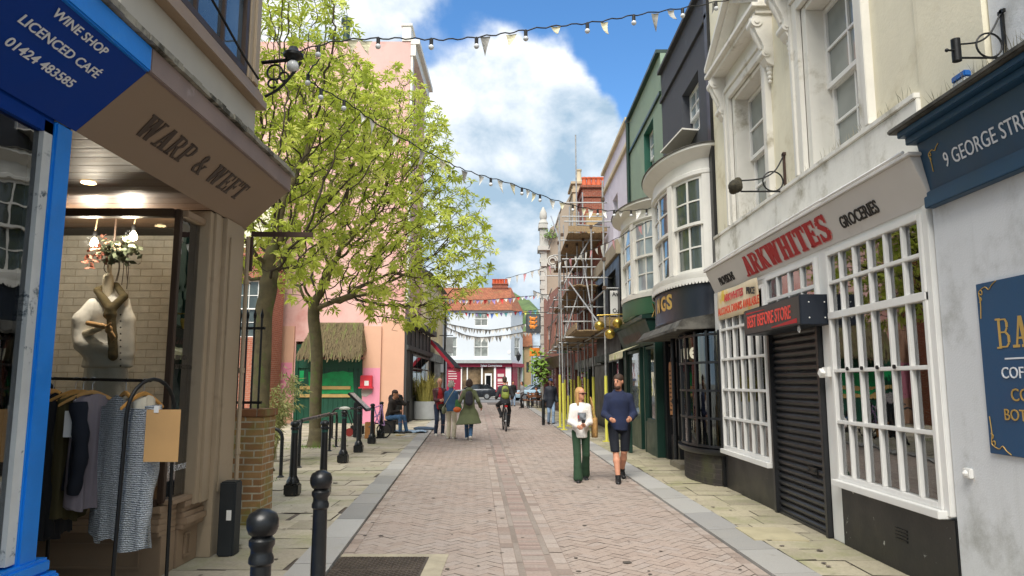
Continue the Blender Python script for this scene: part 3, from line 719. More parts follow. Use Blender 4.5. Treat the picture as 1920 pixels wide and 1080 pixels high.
text_mb('ALCOHOL DRINKS AVAILABLE', .155, fr.p(10.88, 2.62, .073), fr.rot(), .002, .003, squash=.86).build('lettering', M('faded_orange_print', '#d9502f', .7, var=.1), bn)
text_mb('PRICE', .13, fr.p(9.55, 2.80, .073), Matrix.Rotation(.12, 3, 'X') @ fr.rot(), .002, .003).build('lettering', m_ink, bn)
# dim shop interior
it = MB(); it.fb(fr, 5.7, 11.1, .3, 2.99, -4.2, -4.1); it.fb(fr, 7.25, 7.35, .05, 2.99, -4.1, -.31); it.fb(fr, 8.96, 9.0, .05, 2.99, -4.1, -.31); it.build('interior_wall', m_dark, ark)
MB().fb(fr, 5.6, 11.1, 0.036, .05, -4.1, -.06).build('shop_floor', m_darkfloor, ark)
for q_ in ((5.5, 7.1, .62, .66, -.85, -.32), (5.5, 7.1, .72, .74, -.8, -.45), (9.05, 10.9, .58, .62, -.85, -.32)): MB().fb(fr, *q_).build('display_shelf', M('pale_shelf', '#b8ab90', .7), ark)
# goods standing in the window
def pack(u, v, w_, a, b_, h, cname, label, cat, hexcol, band=None, name='packet'):
    t_ = thing(name, label, cat, tuple(fr.p(u, v, w_)), 'goods in the grocery window')
    m = MB(); m.fb(fr, u - a / 2, u + a / 2, v, v + h, w_ - b_ / 2, w_ + b_ / 2); m.build('carton', M(cname, hexcol, .5, var=.06), t_, bevel=.008)
    m = MB(); m.fb(fr, u - a / 2 + .01, u + a / 2 - .01, v + h * .35, v + h * .7, w_ + b_ / 2, w_ + b_ / 2 + .002); m.build('printed_band', M(cname + '_band', band or '#e8e2dc', .6), t_)
    return t_
pack(6.55, .742, -.55, .17, .12, .17, 'purple_carton', 'purple carton with a pale band on the grocery window shelf', 'packet', '#6a2c84')
pack(6.22, .742, -.55, .22, .14, .26, 'rust_tin', 'tall rust red tin on the grocery window shelf', 'tin', '#8d3b26', '#a9633f', 'tin')
pack(5.68, 1.0, -.36, .16, .02, .16, 'price_card', 'orange and white price card taped near the right edge of the grocery window', 'card', '#d8562c', '#f0e7d5', 'price_card')
pack(6.95, .742, -.5, .14, .1, .3, 'dark_board', 'small black welcome board inside the grocery window', 'sign', '#22201e', '#33302c', 'welcome_board')
pack(5.95, .742, -.6, .18, .15, .2, 'cream_box', 'cream box at the right end of the grocery window shelf', 'box', '#b9ac8c', '#8d5a3a', 'box')
for i, (u, c_, l_) in enumerate(((6.72, '#5b6d3d', 'olive green bottle beside the purple carton in the grocery window'), (6.40, '#3f2a22', 'brown bottle between the purple carton and the rust red tin'), (6.05, '#91959a', 'grey steel bottle behind the cream box in the grocery window'))):
    bt = MB().lathe([(.035, 0), (.037, .02), (.037, .15), (.02, .19), (.013, .22), (.013, .26), (.016, .262), (.016, .28)], fr.p(u, .742, -.68), 14).build('bottle', M('bottle_' + str(c_)[1:], c_, .15), off=fr.p(u, .742, -.68), smooth=True); tag(bt, l_, 'bottle', 'goods in the grocery window')
# iron bracket with a weathered ball
def bracket(lbl, fr, u, v, w0, reach, ball=None, tubeend=False, k=1.0):
    t_ = thing('wall_bracket', lbl, 'bracket', tuple(fr.p(u, v, w0)))
    m = MB(); m.fb(fr, u - .018 * k, u + .018 * k, v - .25 * k, v + .48 * k, w0, w0 + .03 * k); m.fb(fr, u - .05 * k, u + .05 * k, v + .43 * k, v + .47 * k, w0, w0 + .03 * k); m.fb(fr, u - .05 * k, u + .05 * k, v - .12 * k, v - .08 * k, w0, w0 + .03 * k); m.build('back_plate', m_rust if ball else m_iron, t_)
    m = MB(); m.tube([fr.p(u, v - .1 * k, w0 + .02), fr.p(u, v - .1 * k, w0 + reach)], .013 * k, 8)
    m.tube(smooth_path([fr.p(u, v + .42 * k, w0 + .02), fr.p(u, v + .2 * k, w0 + .16 * k), fr.p(u, v + .09 * k, w0 + reach * .55), fr.p(u, v + .06 * k, w0 + reach * .98)]), .011 * k, 8)
    c0 = fr.p(u, v + .05 * k, w0 + .19 * k); m.tube([c0 + fr.n * .145 * k * math.cos(a) + Vector((0, 0, .145 * k * math.sin(a))) for a in np.linspace(0, 2 * math.pi, 25)], .011 * k, 8); m.build('scroll_arm', m_iron, t_)
    if ball: MB().ball(fr.p(u, v - .02, w0 + reach + .06), .09, 9, 7, 1, 1, .95).ball(fr.p(u, v + .04, w0 + reach + .03), .055, 7, 5).ball(fr.p(u + .03, v - .06, w0 + reach + .08), .055, 7, 5).build('ball', M('mossy_iron', '#3f3b2e', .95, var=.4, scale=12, bump=1, bscale=25, bdist=.02), t_, smooth=True)
    if tubeend: MB().cyl(fr.p(u, v - .14 * k, w0 + reach), fr.p(u, v + .12 * k, w0 + reach), .05 * k, n=16).cyl(fr.p(u - .02 * k, v - .02 * k, w0 + reach), fr.p(u - .02 * k, v - .02 * k, w0 + reach + .12 * k), .012 * k, n=8).ball(fr.p(u - .02 * k, v - .02 * k, w0 + reach + .12 * k), .022 * k, 8, 6).build('socket', m_iron, t_, smooth=True)
    return t_
bracket('rusty scrolled iron bracket with a mossy ball end between the cream shop windows', fr, 8.42, 4.0, -.1, .56, ball=True, k=.85)
# dried weeds on the ledge
def weeds(name, label, fr, u0, u1, v, w, n, hmin, hmax, seed):
    rr = random.Random(seed); m = MB()
    for _ in range(n):
        u = rr.uniform(u0, u1); h = rr.uniform(hmin, hmax); a = rr.uniform(-.5, .5) * h; b = rr.uniform(-.1, .35) * h; ww = w + rr.uniform(-.04, .03)
        p = fr.p(u, v, ww); q = fr.p(u + a * .5, v + h * .6, ww + b * .4); r2 = fr.p(u + a, v + h, ww + b); e = .0035
        m.add([p + Vector((0, -e, 0)), p + Vector((0, e, 0)), q + Vector((0, e, 0)), q + Vector((0, -e, 0)), r2], [(0, 1, 2, 3), (3, 2, 4)])
    return tag(m.build(name, M('dry_grass', '#a39a7e', .9, var=.3, scale=10), fix=False, off=fr.p((u0 + u1) / 2, v, w)), label, 'weeds', kind='stuff')
weeds('dry_weeds', 'dry grey weeds sprouting along the ledge of the cream shop', fr, 5.6, 11, 3.945, -.06, 110, .03, .14, 3)

# ---- pale grey shop at the right edge
fr = FR(3.25)
bar = thing('corner_bar', 'pale grey rendered bar with a navy fascia at the right edge', 'shop', (3.25, 4, 0))
MB().fb(fr, .5, 5.355, 0.0, 2.95, -5, .0).fb(fr, .5, 4.70, 3.4, 10, -5, -.11).build('wall', m_rightwall, bar)
m = MB(); m.fb(fr, .5, 5.34, 2.93, 3.02, -.1, .07); m.fb(fr, .5, 5.335, 3.02, 3.06, -.1, .05)
m.hexa([fr.p(.5, 3.06, -.1), fr.p(5.33, 3.06, -.1), fr.p(5.33, 3.06, .02), fr.p(.5, 3.06, .02), fr.p(.5, 3.44, -.1), fr.p(5.33, 3.44, -.1), fr.p(5.33, 3.44, .10), fr.p(.5, 3.44, .10)])
m.fb(fr, .5, 5.36, 3.44, 3.50, -.1, .17); m.fb(fr, .5, 5.38, 3.50, 3.55, -.1, .22)
fo = m.build('fascia', m_navy, bar, bevel=.006)
MB().hexa([fr.p(.5, 3.552, -.12), fr.p(5.45, 3.552, -.12), fr.p(5.45, 3.552, .26), fr.p(.5, 3.552, .26), fr.p(.5, 3.67, -.12), fr.p(5.45, 3.67, -.12), fr.p(5.45, 3.59, .26), fr.p(.5, 3.59, .26)]).build('lead_capping', m_lead, bar, bevel=.01)
lean = math.atan(.08 / .38); up = (Vector((0, 0, 1)) * math.cos(lean) + fr.n * math.sin(lean)); nn = (fr.n * math.cos(lean) - Vector((0, 0, 1)) * math.sin(lean)); right = up.cross(nn); RB = Matrix((right, up, nn)).transposed()
m_signw = M('sign_white', '#e4e6ea', .5, var=.03)
text_mb('9 GEORGE STREET', .155, fr.p(5.07, 3.06, .02) + up * .12 + nn * .002, RB, .002, 0, width=1.0).build('lettering', m_signw, fo)
def corner_flourish(P, s_, parent, mat):
    m = MB()
    for pts in ([(0, -.28), (.015, -.12), (0, -.03), (.03, 0), (.10, .02), (.15, -.01), (.2, .03), (.26, .06)], [(0, -.03), (.04, -.05), (.05, -.02), (.03, 0)], [(.0, -.12), (.03, -.10), (.02, -.07)]):
        m.tube(smooth_path([P(a * s_ * .7, b_ * .7) for a, b_ in pts], 4), .0035, 5)
    m.build('flourish', mat, parent)
corner_flourish(lambda a, b_: fr.p(5.22, 3.06, .02) + up * (.28 + b_ * .75) + nn * .004 + right * a * .8, 1, fo, m_gold)
sg = thing('bar_sign', 'blue sign board with gold and white lettering on the pale grey wall', 'sign', (3.24, 4.3, 1.7))
MB().fb(fr, 3.55, 4.90, 1.13, 2.28, .002, .018).build('board', M('sign_blue', '#13466e', .4, var=.05, stain='#1c4a76', sscale=2, slo=.6, shi=.8), sg, bevel=.003)
rt = fr.rot(); zz = .0195
slab_mb('BA', .20, fr.p(4.735, 1.825, zz), rt, .002, 1.0, gap=.06, thin=.62).build('lettering', m_gold, sg)
MB().fb(fr, 4.0, 4.67, 1.752, 1.762, .018, .0205).build('rule', m_signw, sg)
text_mb('COFFEE', .105, fr.p(4.715, 1.63, zz), rt, .002).build('lettering', m_signw, sg)
text_mb('COCKTAILS', .115, fr.p(4.645, 1.485, zz), rt, .002).build('lettering', m_gold, sg)
text_mb('BOTTOMLESS', .105, fr.p(4.725, 1.36, zz), rt, .002).build('lettering', m_gold, sg)
corner_flourish(lambda a, b_: fr.p(4.87, 2.235 + b_, .021) + right * a, 1, sg, m_gold)
corner_flourish(lambda a, b_: fr.p(4.87, 1.18 - b_, .021) + right * a, 1, sg, m_gold)
bracket('black scrolled sign bracket with an empty socket above the navy fascia', fr, 4.55, 3.84, -.1, .34, tubeend=True, k=.6)
al = thing('alarm_box', 'small blue topped alarm box on the wall above the navy fascia', 'alarm', tuple(fr.p(4.95, 3.75, 0)))
MB().fb(fr, 4.88, 5.03, 3.70, 3.80, -.074, -.02).build('case', M('grey_plastic', '#b9bdbd', .4, var=.03), al, bevel=.008)
MB().fb(fr, 4.878, 5.032, 3.802, 3.85, -.074, -.018).build('blue_lens', M('blue_lens', '#1e62b0', .25), al, bevel=.008)
tag(MB().fb(fr, 5.12, 5.20, .93, 1.0, .0, .03).ball(fr.p(5.16, .965, .035), .022, 10, 6).build('door_hook_plate', m_white, off=fr.p(5.16, .965, 0), bevel=.006), 'small white hook plate screwed low on the pale grey wall', 'hook')
weeds('dry_weeds', 'dry grey weeds sprouting on the lead capping of the navy fascia', fr, 4.0, 5.3, 3.64, -.05, 150, .05, .25, 5)
# ---- dark jeweller's-like shop with the big bow window
m_dgrey = M('dark_grey_stucco', '#43454b', .8, var=.1, scale=1.3, bump=.35, bscale=40, stain='#565a60', sscale=1.5, slo=.56, shi=.74)
m_green = M('sage_green_stucco', '#879a87', .85, var=.07, scale=1.2, bump=.3, bscale=40, stain='#8fa78d', sscale=1.2, slo=.55, shi=.75)
m_dgreen = M('bottle_green_paint', '#16352c', .4, var=.12, bump=.1)
m_lilac = M('lilac_white_render', '#cfcad6', .85, var=.05, bump=.3, bscale=40, stain='#b7b2bd', sscale=1.2, slo=.56, shi=.75)
m_blk = M('shop_black', '#131518', .4, var=.2, bump=.1)
m_blknavy = M('blue_black_paint', '#161d29', .42, var=.15, bump=.1)
m_boww = M('bow_window_paint', '#dcdad3', .5, var=.05, bump=.15, stain='#bcb5a5', sscale=2, slo=.6, shi=.78)
m_panelite = pane_mat('net_curtain_pane', '#93a0a8', .05, .9)
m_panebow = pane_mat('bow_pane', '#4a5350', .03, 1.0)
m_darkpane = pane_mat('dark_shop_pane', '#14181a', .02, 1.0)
class Bow:
    """half-elliptic bow on the wall x = X, centred at cy; angle 0 points to the near end"""
    def __init__(s, X, cy, ry, rx): s.X, s.cy, s.ry, s.rx = X, cy, ry, rx
    def p(s, a, z, off=0.0):
        return Vector((s.X - (s.rx + off) * math.sin(a), s.cy - (s.ry + off) * math.cos(a), z))
    def arc(s, a0, a1, z0, z1, o0, o1, m, n=None, z0b=None):
        n = n or max(2, int(abs(a1 - a0) / .13) + 1)
        rings = []
        for i in range(n + 1):
            a = a0 + (a1 - a0) * i / n
            rings.append([s.p(a, z0, o0), s.p(a, z0, o1), s.p(a, z1, o1), s.p(a, z1, o0)])
        return m.loft(rings)
    def prof(s, a0, a1, pr, m, n=28):      # sweep a profile of (off, z)
        return m.loft([[s.p(a0 + (a1 - a0) * i / n, z, o) for o, z in pr] for i in range(n + 1)])
def bow_window(root, b, z0, z1, lights, mat, pane, posts):
    for (a0, a1, c, r) in lights:
        m = MB(); fr_ = .05 / b.rx
        zm = (z0 + z1) / 2
        for (za, zb, o) in ((zm - .025, z1, -.02), (z0, zm + .02, -.065)):
            b.arc(a0, a1, zb - .05, zb, o - .03, o + .02, m); b.arc(a0, a1, za, za + .05, o - .03, o + .02, m)
            for a, hw in [(a0 + fr_ * .4, fr_ * .4), (a1 - fr_ * .4, fr_ * .4)] + [(q, .013 / b.rx) for q in lin(a0, a1, c)]: b.arc(a - hw, a + hw, za + .05, zb - .05, o - .028, o + .015, m, 1)
            for q in lin(za, zb, r): b.arc(a0, a1, q - .013, q + .013, o - .025, o + .012, m)
        f = m.build('window', mat, root, smooth=True)
        p = MB(); b.arc(a0, a1, zm, z1 - .01, -.032, -.027, p); b.arc(a0, a1, z0 + .01, zm, -.077, -.072, p); p.build('pane', pane, f, smooth=True)
    for a, hw in posts: m = MB(); b.arc(a - hw, a + hw, z0 - .002, z1 + .002, -.12, .045, m, 2); m.build('mullion', mat, root, bevel=.004)
fr = FR(3.35)
kng = thing('bow_front_shop', 'dark grey stuccoed house with a tall white bow window over a black shop', 'shop', (3.35, 13.2, 0))
w = MB(); w.walls(fr, 11.36, 15.18, 2.6, 8.45, [(12.15, 13.35, 6.1, 7.2)], -.35, 0); w.fb(fr, 11.36, 15.18, 3.0, 8.45, -6, -.37)
w.build('wall', m_dgrey, kng)
MB().fb(fr, 11.36, 15.18, 7.78, 7.88, 0, .05).fb(fr, 11.36, 15.18, 8.45, 8.53, -6, .09).build('string_course', m_dgrey, kng, bevel=.008)
sash(kng, fr, 12.15, 13.35, 6.12, 7.19, -.2, 3, 2, m_white, m_panelite, .06, .06, .02)
m = MB(); m.bar(fr.p(12.3, 6.13, .05), fr.p(13.25, 6.0, .25), .5, .03); m.build('open_casement', m_whiteold, kng)
bw = Bow(3.35, 13.15, 1.62, .57)
bow_window(kng, bw, 3.46, 5.08, [(.28, 1.02, 2, 2), (1.14, 2.0, 2, 2), (2.12, 2.85, 2, 2)], m_boww, m_panebow, [(.16, .12), (1.08, .06), (2.06, .06), (2.97, .1)])
m = MB(); bw.prof(0, math.pi, [(-.3, 5.08), (.03, 5.08), (.05, 5.1), (.05, 5.16), (.02, 5.18), (.02, 5.36), (.09, 5.40), (.14, 5.45), (.20, 5.49), (.22, 5.51), (.22, 5.55), (-.3, 5.62)], m); m.build('bow_cornice', m_boww, kng, smooth=True)
m = MB(); bw.prof(.0, math.pi, [(-.5, 5.61), (.24, 5.551), (.24, 5.57), (-.5, 5.68)], m); m.build('bow_roof', m_lead, kng, smooth=True)
m = MB(); bw.prof(0, math.pi, [(-.3, 3.30), (.05, 3.32), (.07, 3.36), (.07, 3.44), (-.3, 3.46)], m); m.build('bow_sill', m_boww, kng, smooth=True)
m = MB()                                            # scalloped trim under the sill
for i in range(44):
    a = math.pi * (i + .5) / 44; da = math.pi / 88
    pts = [bw.p(a - da, 3.33, .085), bw.p(a + da, 3.33, .085), bw.p(a + da, 3.27, .085), bw.p(a + da * .5, 3.235, .085), bw.p(a - da * .5, 3.235, .085), bw.p(a - da, 3.27, .085)]
    q = [x + (bw.p(a, 0, 0) - bw.p(a, 0, .02)) for x in pts]; m.add(pts + q, [(0, 1, 2, 3, 4, 5), (11, 10, 9, 8, 7, 6)] + [(j, (j + 1) % 6, 6 + (j + 1) % 6, 6 + j) for j in range(6)])
m.build('scalloped_trim', m_boww, kng)
m = MB(); bw.prof(0, math.pi, [(-.3, 2.62), (.03, 2.62), (.045, 2.66), (.03, 2.7), (.03, 3.31), (-.3, 3.31)], m); fo = m.build('fascia', m_blknavy, kng, smooth=True)
def curved_text(txt, b, a_start, z, size, mat, parent, off, step, bold=.006, ext=.004):
    a = a_start
    for ch in txt:
        n_ = (b.p(a, 0, .5) - b.p(a, 0, 0)).normalized(); rgt = Vector((0, 0, 1)).cross(n_)
        rot = Matrix((rgt, Vector((0, 0, 1)), n_)).transposed()
        text_mb(ch, size, b.p(a, z, off) - rgt * size * .3, rot, ext, bold).build('lettering', mat, parent)
        a -= step
curved_text('KINGS', bw, 2.12, 2.90, .36, m_gold, fo, .034, .245, .012)
# lead canopy, canted shop window with black glazing bars
cp = MB()
cp.hexa([Vector((3.4, 10.9 + .48, 2.47)), Vector((2.62, 11.40, 2.45)), Vector((2.62, 14.9, 2.45)), Vector((3.4, 15.15, 2.47)), Vector((3.4, 11.38, 2.74)), Vector((2.75, 11.42, 2.62)), Vector((2.75, 14.85, 2.62)), Vector((3.4, 15.15, 2.74))])
cp.box(2.60, 2.64, 11.38, 14.92, 2.42, 2.475); cp.build('canopy', m_lead, kng, bevel=.006)
sb = Bow(3.30, 12.0, .98, .42)
m = MB(); sb.prof(.12, math.pi - .12, [(-.3, .50), (.04, .50), (.07, .54), (.07, .58), (-.3, .60)], m); m.build('window_sill', m_blk, kng, smooth=True)
m = MB(); nb = 7
angs = [.22 + (math.pi - .44) * i / nb for i in range(nb + 1)]
for a in angs: sb.arc(a - .03, a + .03, .60, 2.42, -.04, .015, m, 1)
for z in (.62, 1.05, 1.48, 1.92, 2.36): sb.arc(.2, math.pi - .2, z - .018, z + .018, -.035, .012, m)
f = m.build('shop_window', m_blk, kng)
p = MB(); sb.arc(.22, math.pi - .22, .6, 2.4, -.02, -.014, p); p.build('pane', glass_mat('dark_shop_glass', (.5, .55, .52), .08), f, smooth=True)
curved_text('que', sb, 1.75, 2.00, .36, M('cream_gothic', '#d9d4bd', .6, var=.05), f, -.01, .36, .010)
m_dbrick = brick_mat('dark_brick', '#3a3431', '#2a2624', '#4a443e', moss='#47482f')
m = MB(); sb.prof(.15, math.pi - .15, [(-.3, .03), (-.03, .03), (-.03, .50), (-.3, .50)], m); m.build('stall_riser', m_dbrick, kng)
fr2 = FR(3.28)
MB().fb(fr2, 13.0, 13.12, .03, 2.5, -.3, .03).fb(fr2, 14.95, 15.2, .03, 2.7, -.3, .06).fb(fr2, 13.92, 14.05, .03, 2.45, -.3, .05).fb(fr2, 11.3, 11.42, .03, 2.7, -.3, -.04).fb(fr2, 11.3, 15.2, 2.42, 3.0, -.35, -.06).build('shopfront_frame', m_blk, kng, bevel=.006)
d = MB(); d.fb(fr2, 13.13, 13.91, .06, 2.40, -.45, -.40); fdr = d.build('door', m_blk, kng, bevel=.004)
m = MB(); muntins(m, fr2, lin(13.2, 13.85, 2), lin(.9, 2.3, 3), 13.18, 13.86, .85, 2.32, -.40, -.36, .03, .06); m.build('glazing_bars', m_blk, fdr)
MB().fb(fr2, 13.22, 13.82, .9, 2.28, -.399, -.392).build('pane', m_darkpane, fdr)
m = MB(); muntins(m, fr2, [14.5], [.9, 1.45, 2.0], 14.06, 14.94, .5, 2.4, -.06, .0, .04, .05); f = m.build('side_window', m_blk, kng); MB().fb(fr2, 14.08, 14.92, .52, 2.38, -.04, -.033).build('pane', m_darkpane, f)
MB().fb(fr2, 14.06, 14.94, .03, .5, -.3, .0).build('stall_riser', m_blk, kng)
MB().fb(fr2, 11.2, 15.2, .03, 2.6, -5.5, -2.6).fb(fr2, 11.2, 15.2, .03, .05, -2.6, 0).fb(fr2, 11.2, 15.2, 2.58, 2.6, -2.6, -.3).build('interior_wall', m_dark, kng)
MB().fb(FR(3.25), 13.1, 13.95, .03, .14, -.25, .22).build('doorstep', M('worn_step', '#77705f', .9, bump=.4), kng, bevel=.015)
dp = thing('drainpipe', 'black drainpipe beside the carved wooden board on the black shop', 'drainpipe', (3.2, 14.0, 0))
MB().tube([(3.17, 14.0, .05), (3.17, 14.0, 2.5), (3.22, 14.0, 2.65)], .045, 10).build('pipe', m_blk, dp, smooth=True)
for z in (.5, 1.2, 2.0): MB().cyl((3.17, 14.0, z), (3.17, 14.0, z + .09), .058, n=12).build('collar', m_blk, dp)
bd = thing('wooden_board', 'narrow carved orange wooden board hung beside the black drainpipe', 'sign', (3.17, 14.35, .95))
MB().prism([(14.22, .98), (14.46, .96), (14.47, 1.95), (14.40, 2.02), (14.28, 2.02), (14.21, 1.95)], FR(3.21), 0, .035).build('plank', M('varnished_wood', '#a8713c', .55, var=.25, scale=6, stretch=(1, 1, .2), bump=.2), bd, bevel=.006)
t = MB(); [t.fb(FR(3.21), 14.29 + random.uniform(-.03, .0), 14.38 + random.uniform(0, .04), z, z + .035, .035, .04) for z in np.arange(1.05, 1.9, .085)]; t.build('carved_letters', M('carved_dark', '#4c2e18', .8), bd)
tag(MB().box(3.3, 3.36, 11.33, 11.5, 2.7, 8.4).build('downpipe_board', m_blk, off=(3.33, 11.4, 2.7)), 'narrow black downpipe board between the cream wall and the white bow window', 'drainpipe')

# ---- green shop
fr = FR(3.35)
grn = thing('green_shop', 'sage green house with a smaller white bow window over a dark green shop', 'shop', (3.35, 17.4, 0))
w = MB(); w.walls(fr, 15.2, 19.6, 2.4, 9.0, [(16.15, 17.35, 6.45, 7.85)], -.35, 0); w.fb(fr, 15.2, 19.6, 2.6, 9.0, -6, -.37); w.build('wall', m_green, grn)
MB().fb(fr, 15.2, 19.6, 8.02, 8.1, 0, .05).fb(fr, 15.2, 19.6, 9.0, 9.09, -6, .1).build('string_course', m_dgreen, grn, bevel=.006)
MB().fb(fr, 16.15, 16.165, 6.45, 7.85, -.34, .004).fb(fr, 17.335, 17.35, 6.45, 7.85, -.34, .004).fb(fr, 16.166, 17.334, 7.835, 7.85, -.34, .004).build('painted_reveal', M('reveal_green', '#1d5a48', .6), grn)
sash(grn, fr, 16.17, 17.33, 6.47, 7.83, -.2, 2, 2, m_white, m_panelite, .08, .06, .025)
MB().tube([fr.p(19.45, 2.8, .06), fr.p(19.45, 8.95, .06)], .05, 8).build('drainpipe', m_dgreen, grn, smooth=True)
b2 = Bow(3.35, 16.95, 1.62, .62)
bow_window(grn, b2, 3.62, 5.25, [(.28, 1.02, 2, 2), (1.14, 2.0, 2, 2), (2.12, 2.85, 2, 2)], m_boww, m_panelite, [(.16, .12), (1.08, .06), (2.06, .06), (2.97, .1)])
m = MB(); b2.prof(0, math.pi, [(-.3, 5.25), (.03, 5.25), (.05, 5.28), (.03, 5.33), (.03, 5.48), (.10, 5.53), (.2, 5.58), (.25, 5.60), (.25, 5.65), (-.3, 5.75)], m); m.build('bow_cornice', m_boww, grn, smooth=True)
m = MB(); b2.prof(0, math.pi, [(-.6, 5.9), (.27, 5.645), (.27, 5.67), (-.6, 5.95)], m); m.build('bow_roof', m_lead, grn, smooth=True)
m = MB(); b2.prof(0, math.pi, [(-.3, 3.5), (.05, 3.5), (.06, 3.6), (-.3, 3.62)], m); m.build('bow_sill', m_boww, grn, smooth=True)
m = MB(); b2.prof(0, math.pi, [(-.3, 3.08), (-.05, 3.08), (.02, 3.12), (.03, 3.2), (.03, 3.5), (-.3, 3.5)], m); m.build('bow_base', M('mid_green_paint', '#2f5a3f', .45, var=.1, bump=.1), grn, smooth=True)
f3 = FR(3.12)
m = MB(); m.hexa([f3.p(15.3, 2.45, -.4), f3.p(19.5, 2.45, -.4), f3.p(19.5, 2.45, .05), f3.p(15.3, 2.45, .05), f3.p(15.3, 2.98, -.4), f3.p(19.5, 2.98, -.4), f3.p(19.5, 2.98, .24), f3.p(15.3, 2.98, .24)]); m.fb(f3, 15.25, 19.55, 2.98, 3.07, -.4, .32)
fo = m.build('fascia', m_dgreen, grn, bevel=.006)
upv = (Vector((0, 0, 1)) * .53 + f3.n * .19).normalized(); nnv = (f3.n * .53 - Vector((0, 0, 1)) * .19).normalized(); RG = Matrix((upv.cross(nnv), upv, nnv)).transposed()
sm_ = MB(); uu = 18.9
for i in range(13):                                  # small weathered letters, not readable in the photo: short strokes
    sm_.add([f3.p(uu, 2.60, .104 + .0) + nnv * .012, f3.p(uu - .10, 2.62, .111) + nnv * .012, f3.p(uu - .08, 2.80, .176) + nnv * .012, f3.p(uu - .02, 2.79, .172) + nnv * .012], [(0, 1, 2, 3)]); uu -= .2
sm_.build('worn_lettering', M('faded_pink_letter', '#7b5c5a', .6), fo, fix=False)
m = MB(); muntins(m, f3, [], [], 17.2, 19.1, .75, 2.42, -.05, .03, .03, .07); f = m.build('shop_window', m_dgreen, grn); MB().fb(f3, 17.25, 19.05, .8, 2.38, -.03, -.02).build('pane', pane_mat('silver_reflecting_pane', '#6d7674', .03, 1.0), f)
m = MB(); muntins(m, f3, [], [], 15.4, 16.5, .75, 2.42, -.05, .03, .03, .06); f = m.build('shop_window', m_dgreen, grn); MB().fb(f3, 15.45, 16.45, .8, 2.38, -.03, -.02).build('pane', glass_mat('dark_shop_glass'), f)
MB().fb(f3, 15.4, 16.5, .03, .75, -.3, .05).fb(f3, 17.2, 19.1, .03, .75, -.3, .05).fb(f3, 15.22, 15.4, .03, 2.45, -.3, .06).fb(f3, 16.5, 16.62, .03, 2.45, -.3, .06).fb(f3, 17.08, 17.2, .03, 2.45, -.3, .06).fb(f3, 19.1, 19.55, .03, 2.45, -.3, .06).build('shopfront_frame', m_dgreen, grn, bevel=.01)
MB().fb(f3, 16.62, 17.08, .05, 2.42, -.6, -.5).build('door', m_blk, grn)
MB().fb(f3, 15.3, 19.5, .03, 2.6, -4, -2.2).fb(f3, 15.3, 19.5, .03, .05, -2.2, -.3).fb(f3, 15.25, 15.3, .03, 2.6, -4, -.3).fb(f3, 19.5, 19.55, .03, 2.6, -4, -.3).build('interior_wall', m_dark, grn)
aw = thing('shop_awning', 'small cream scalloped awning rolled out over the green shop window', 'awning', (2.8, 18.1, 2.4))
m = MB(); n = 14
m.loft([[f3.p(16.9, 2.50, .10), f3.p(16.9, 2.34, .5)], [f3.p(19.2, 2.50, .10), f3.p(19.2, 2.34, .5)]], close=False)
for i in range(n):
    u0 = 16.9 + 2.3 * i / n; u1 = u0 + 2.3 / n
    m.add([f3.p(u0, 2.34, .5), f3.p(u1, 2.34, .5), f3.p(u1, 2.22, .5), f3.p((u0 + u1) / 2, 2.17, .505), f3.p(u0, 2.22, .5)], [(0, 1, 2, 3, 4)])
o = m.build('canvas', M('cream_canvas', '#cfc9a8', .9, var=.15, scale=2, stain='#8f9a4f', sscale=2.5, slo=.5, shi=.65), aw, fix=False); o.modifiers.new('thickness', 'SOLIDIFY').thickness = .006
tag(MB().box(2.62, 2.70, 16.2, 16.55, .05, .78).build('leaning_panel', m_dgreen, off=(2.66, 16.4, .04), bevel=.006), 'dark green board leaning beside the green shop doorway', 'board')
# pawnbroker's balls
m_brass = M('old_brass', '#b59a4e', .32, var=.2, scale=4, metal=.85)
pb = thing('pawnbroker_sign', 'three brass balls hanging from an iron frame beside the scaffold', 'sign', (2.55, 18.4, 3.2))
c0 = at(1143, 600, 18.4)
m = MB(); m.tube([(3.1, 18.4, c0.z + .16), (c0.x - .33, 18.4, c0.z + .12)], .018, 8)
m.tube([(c0.x - .27, 18.4, c0.z + .13), (c0.x - .27, 18.4, c0.z - .05)], .01, 6); m.tube([(c0.x + .25, 18.4, c0.z + .15), (c0.x + .22, 18.4, c0.z - .02)], .01, 6); m.tube([(c0.x, 18.4, c0.z + .14), (c0.x, 18.4, c0.z - .25)], .01, 6); m.build('frame', m_brass, pb)
for dx, dz in ((-.27, -.15), (.20, -.08), (.0, -.36)): MB().ball((c0.x + dx, 18.4, c0.z + dz), .135, 20, 14).build('ball', m_brass, pb, smooth='all')

# ---- lilac house and antiques shop
lil = thing('antiques_shop', 'lilac rendered house over a black antiques shop behind the scaffold', 'shop', (3.35, 22.4, 0))
fr = FR(3.35)
w = MB(); w.walls(fr, 19.62, 25.2, 5.6, 9.1, [(21.9, 23.0, 6.1, 7.6)], -.35, 0); w.fb(fr, 19.62, 25.2, 3, 9.1, -6, -.37); w.build('wall', m_lilac, lil)
MB().fb(fr, 19.62, 25.2, 8.35, 8.47, 0, .08).fb(fr, 19.62, 25.2, 9.1, 9.2, -6, .1).build('cornice', M('cream_cornice', '#c9bb9c', .8, bump=.2), lil)
sash(lil, fr, 21.9, 23.0, 6.1, 7.6, -.2, 2, 2, m_white, m_panebow, .05)
f3 = FR(3.0)
MB().fb(f3, 19.62, 25.2, 5.2, 5.62, -.5, .08).build('projecting_cornice', M('stone_trim', '#9c917d', .9, bump=.3), lil, bevel=.01)
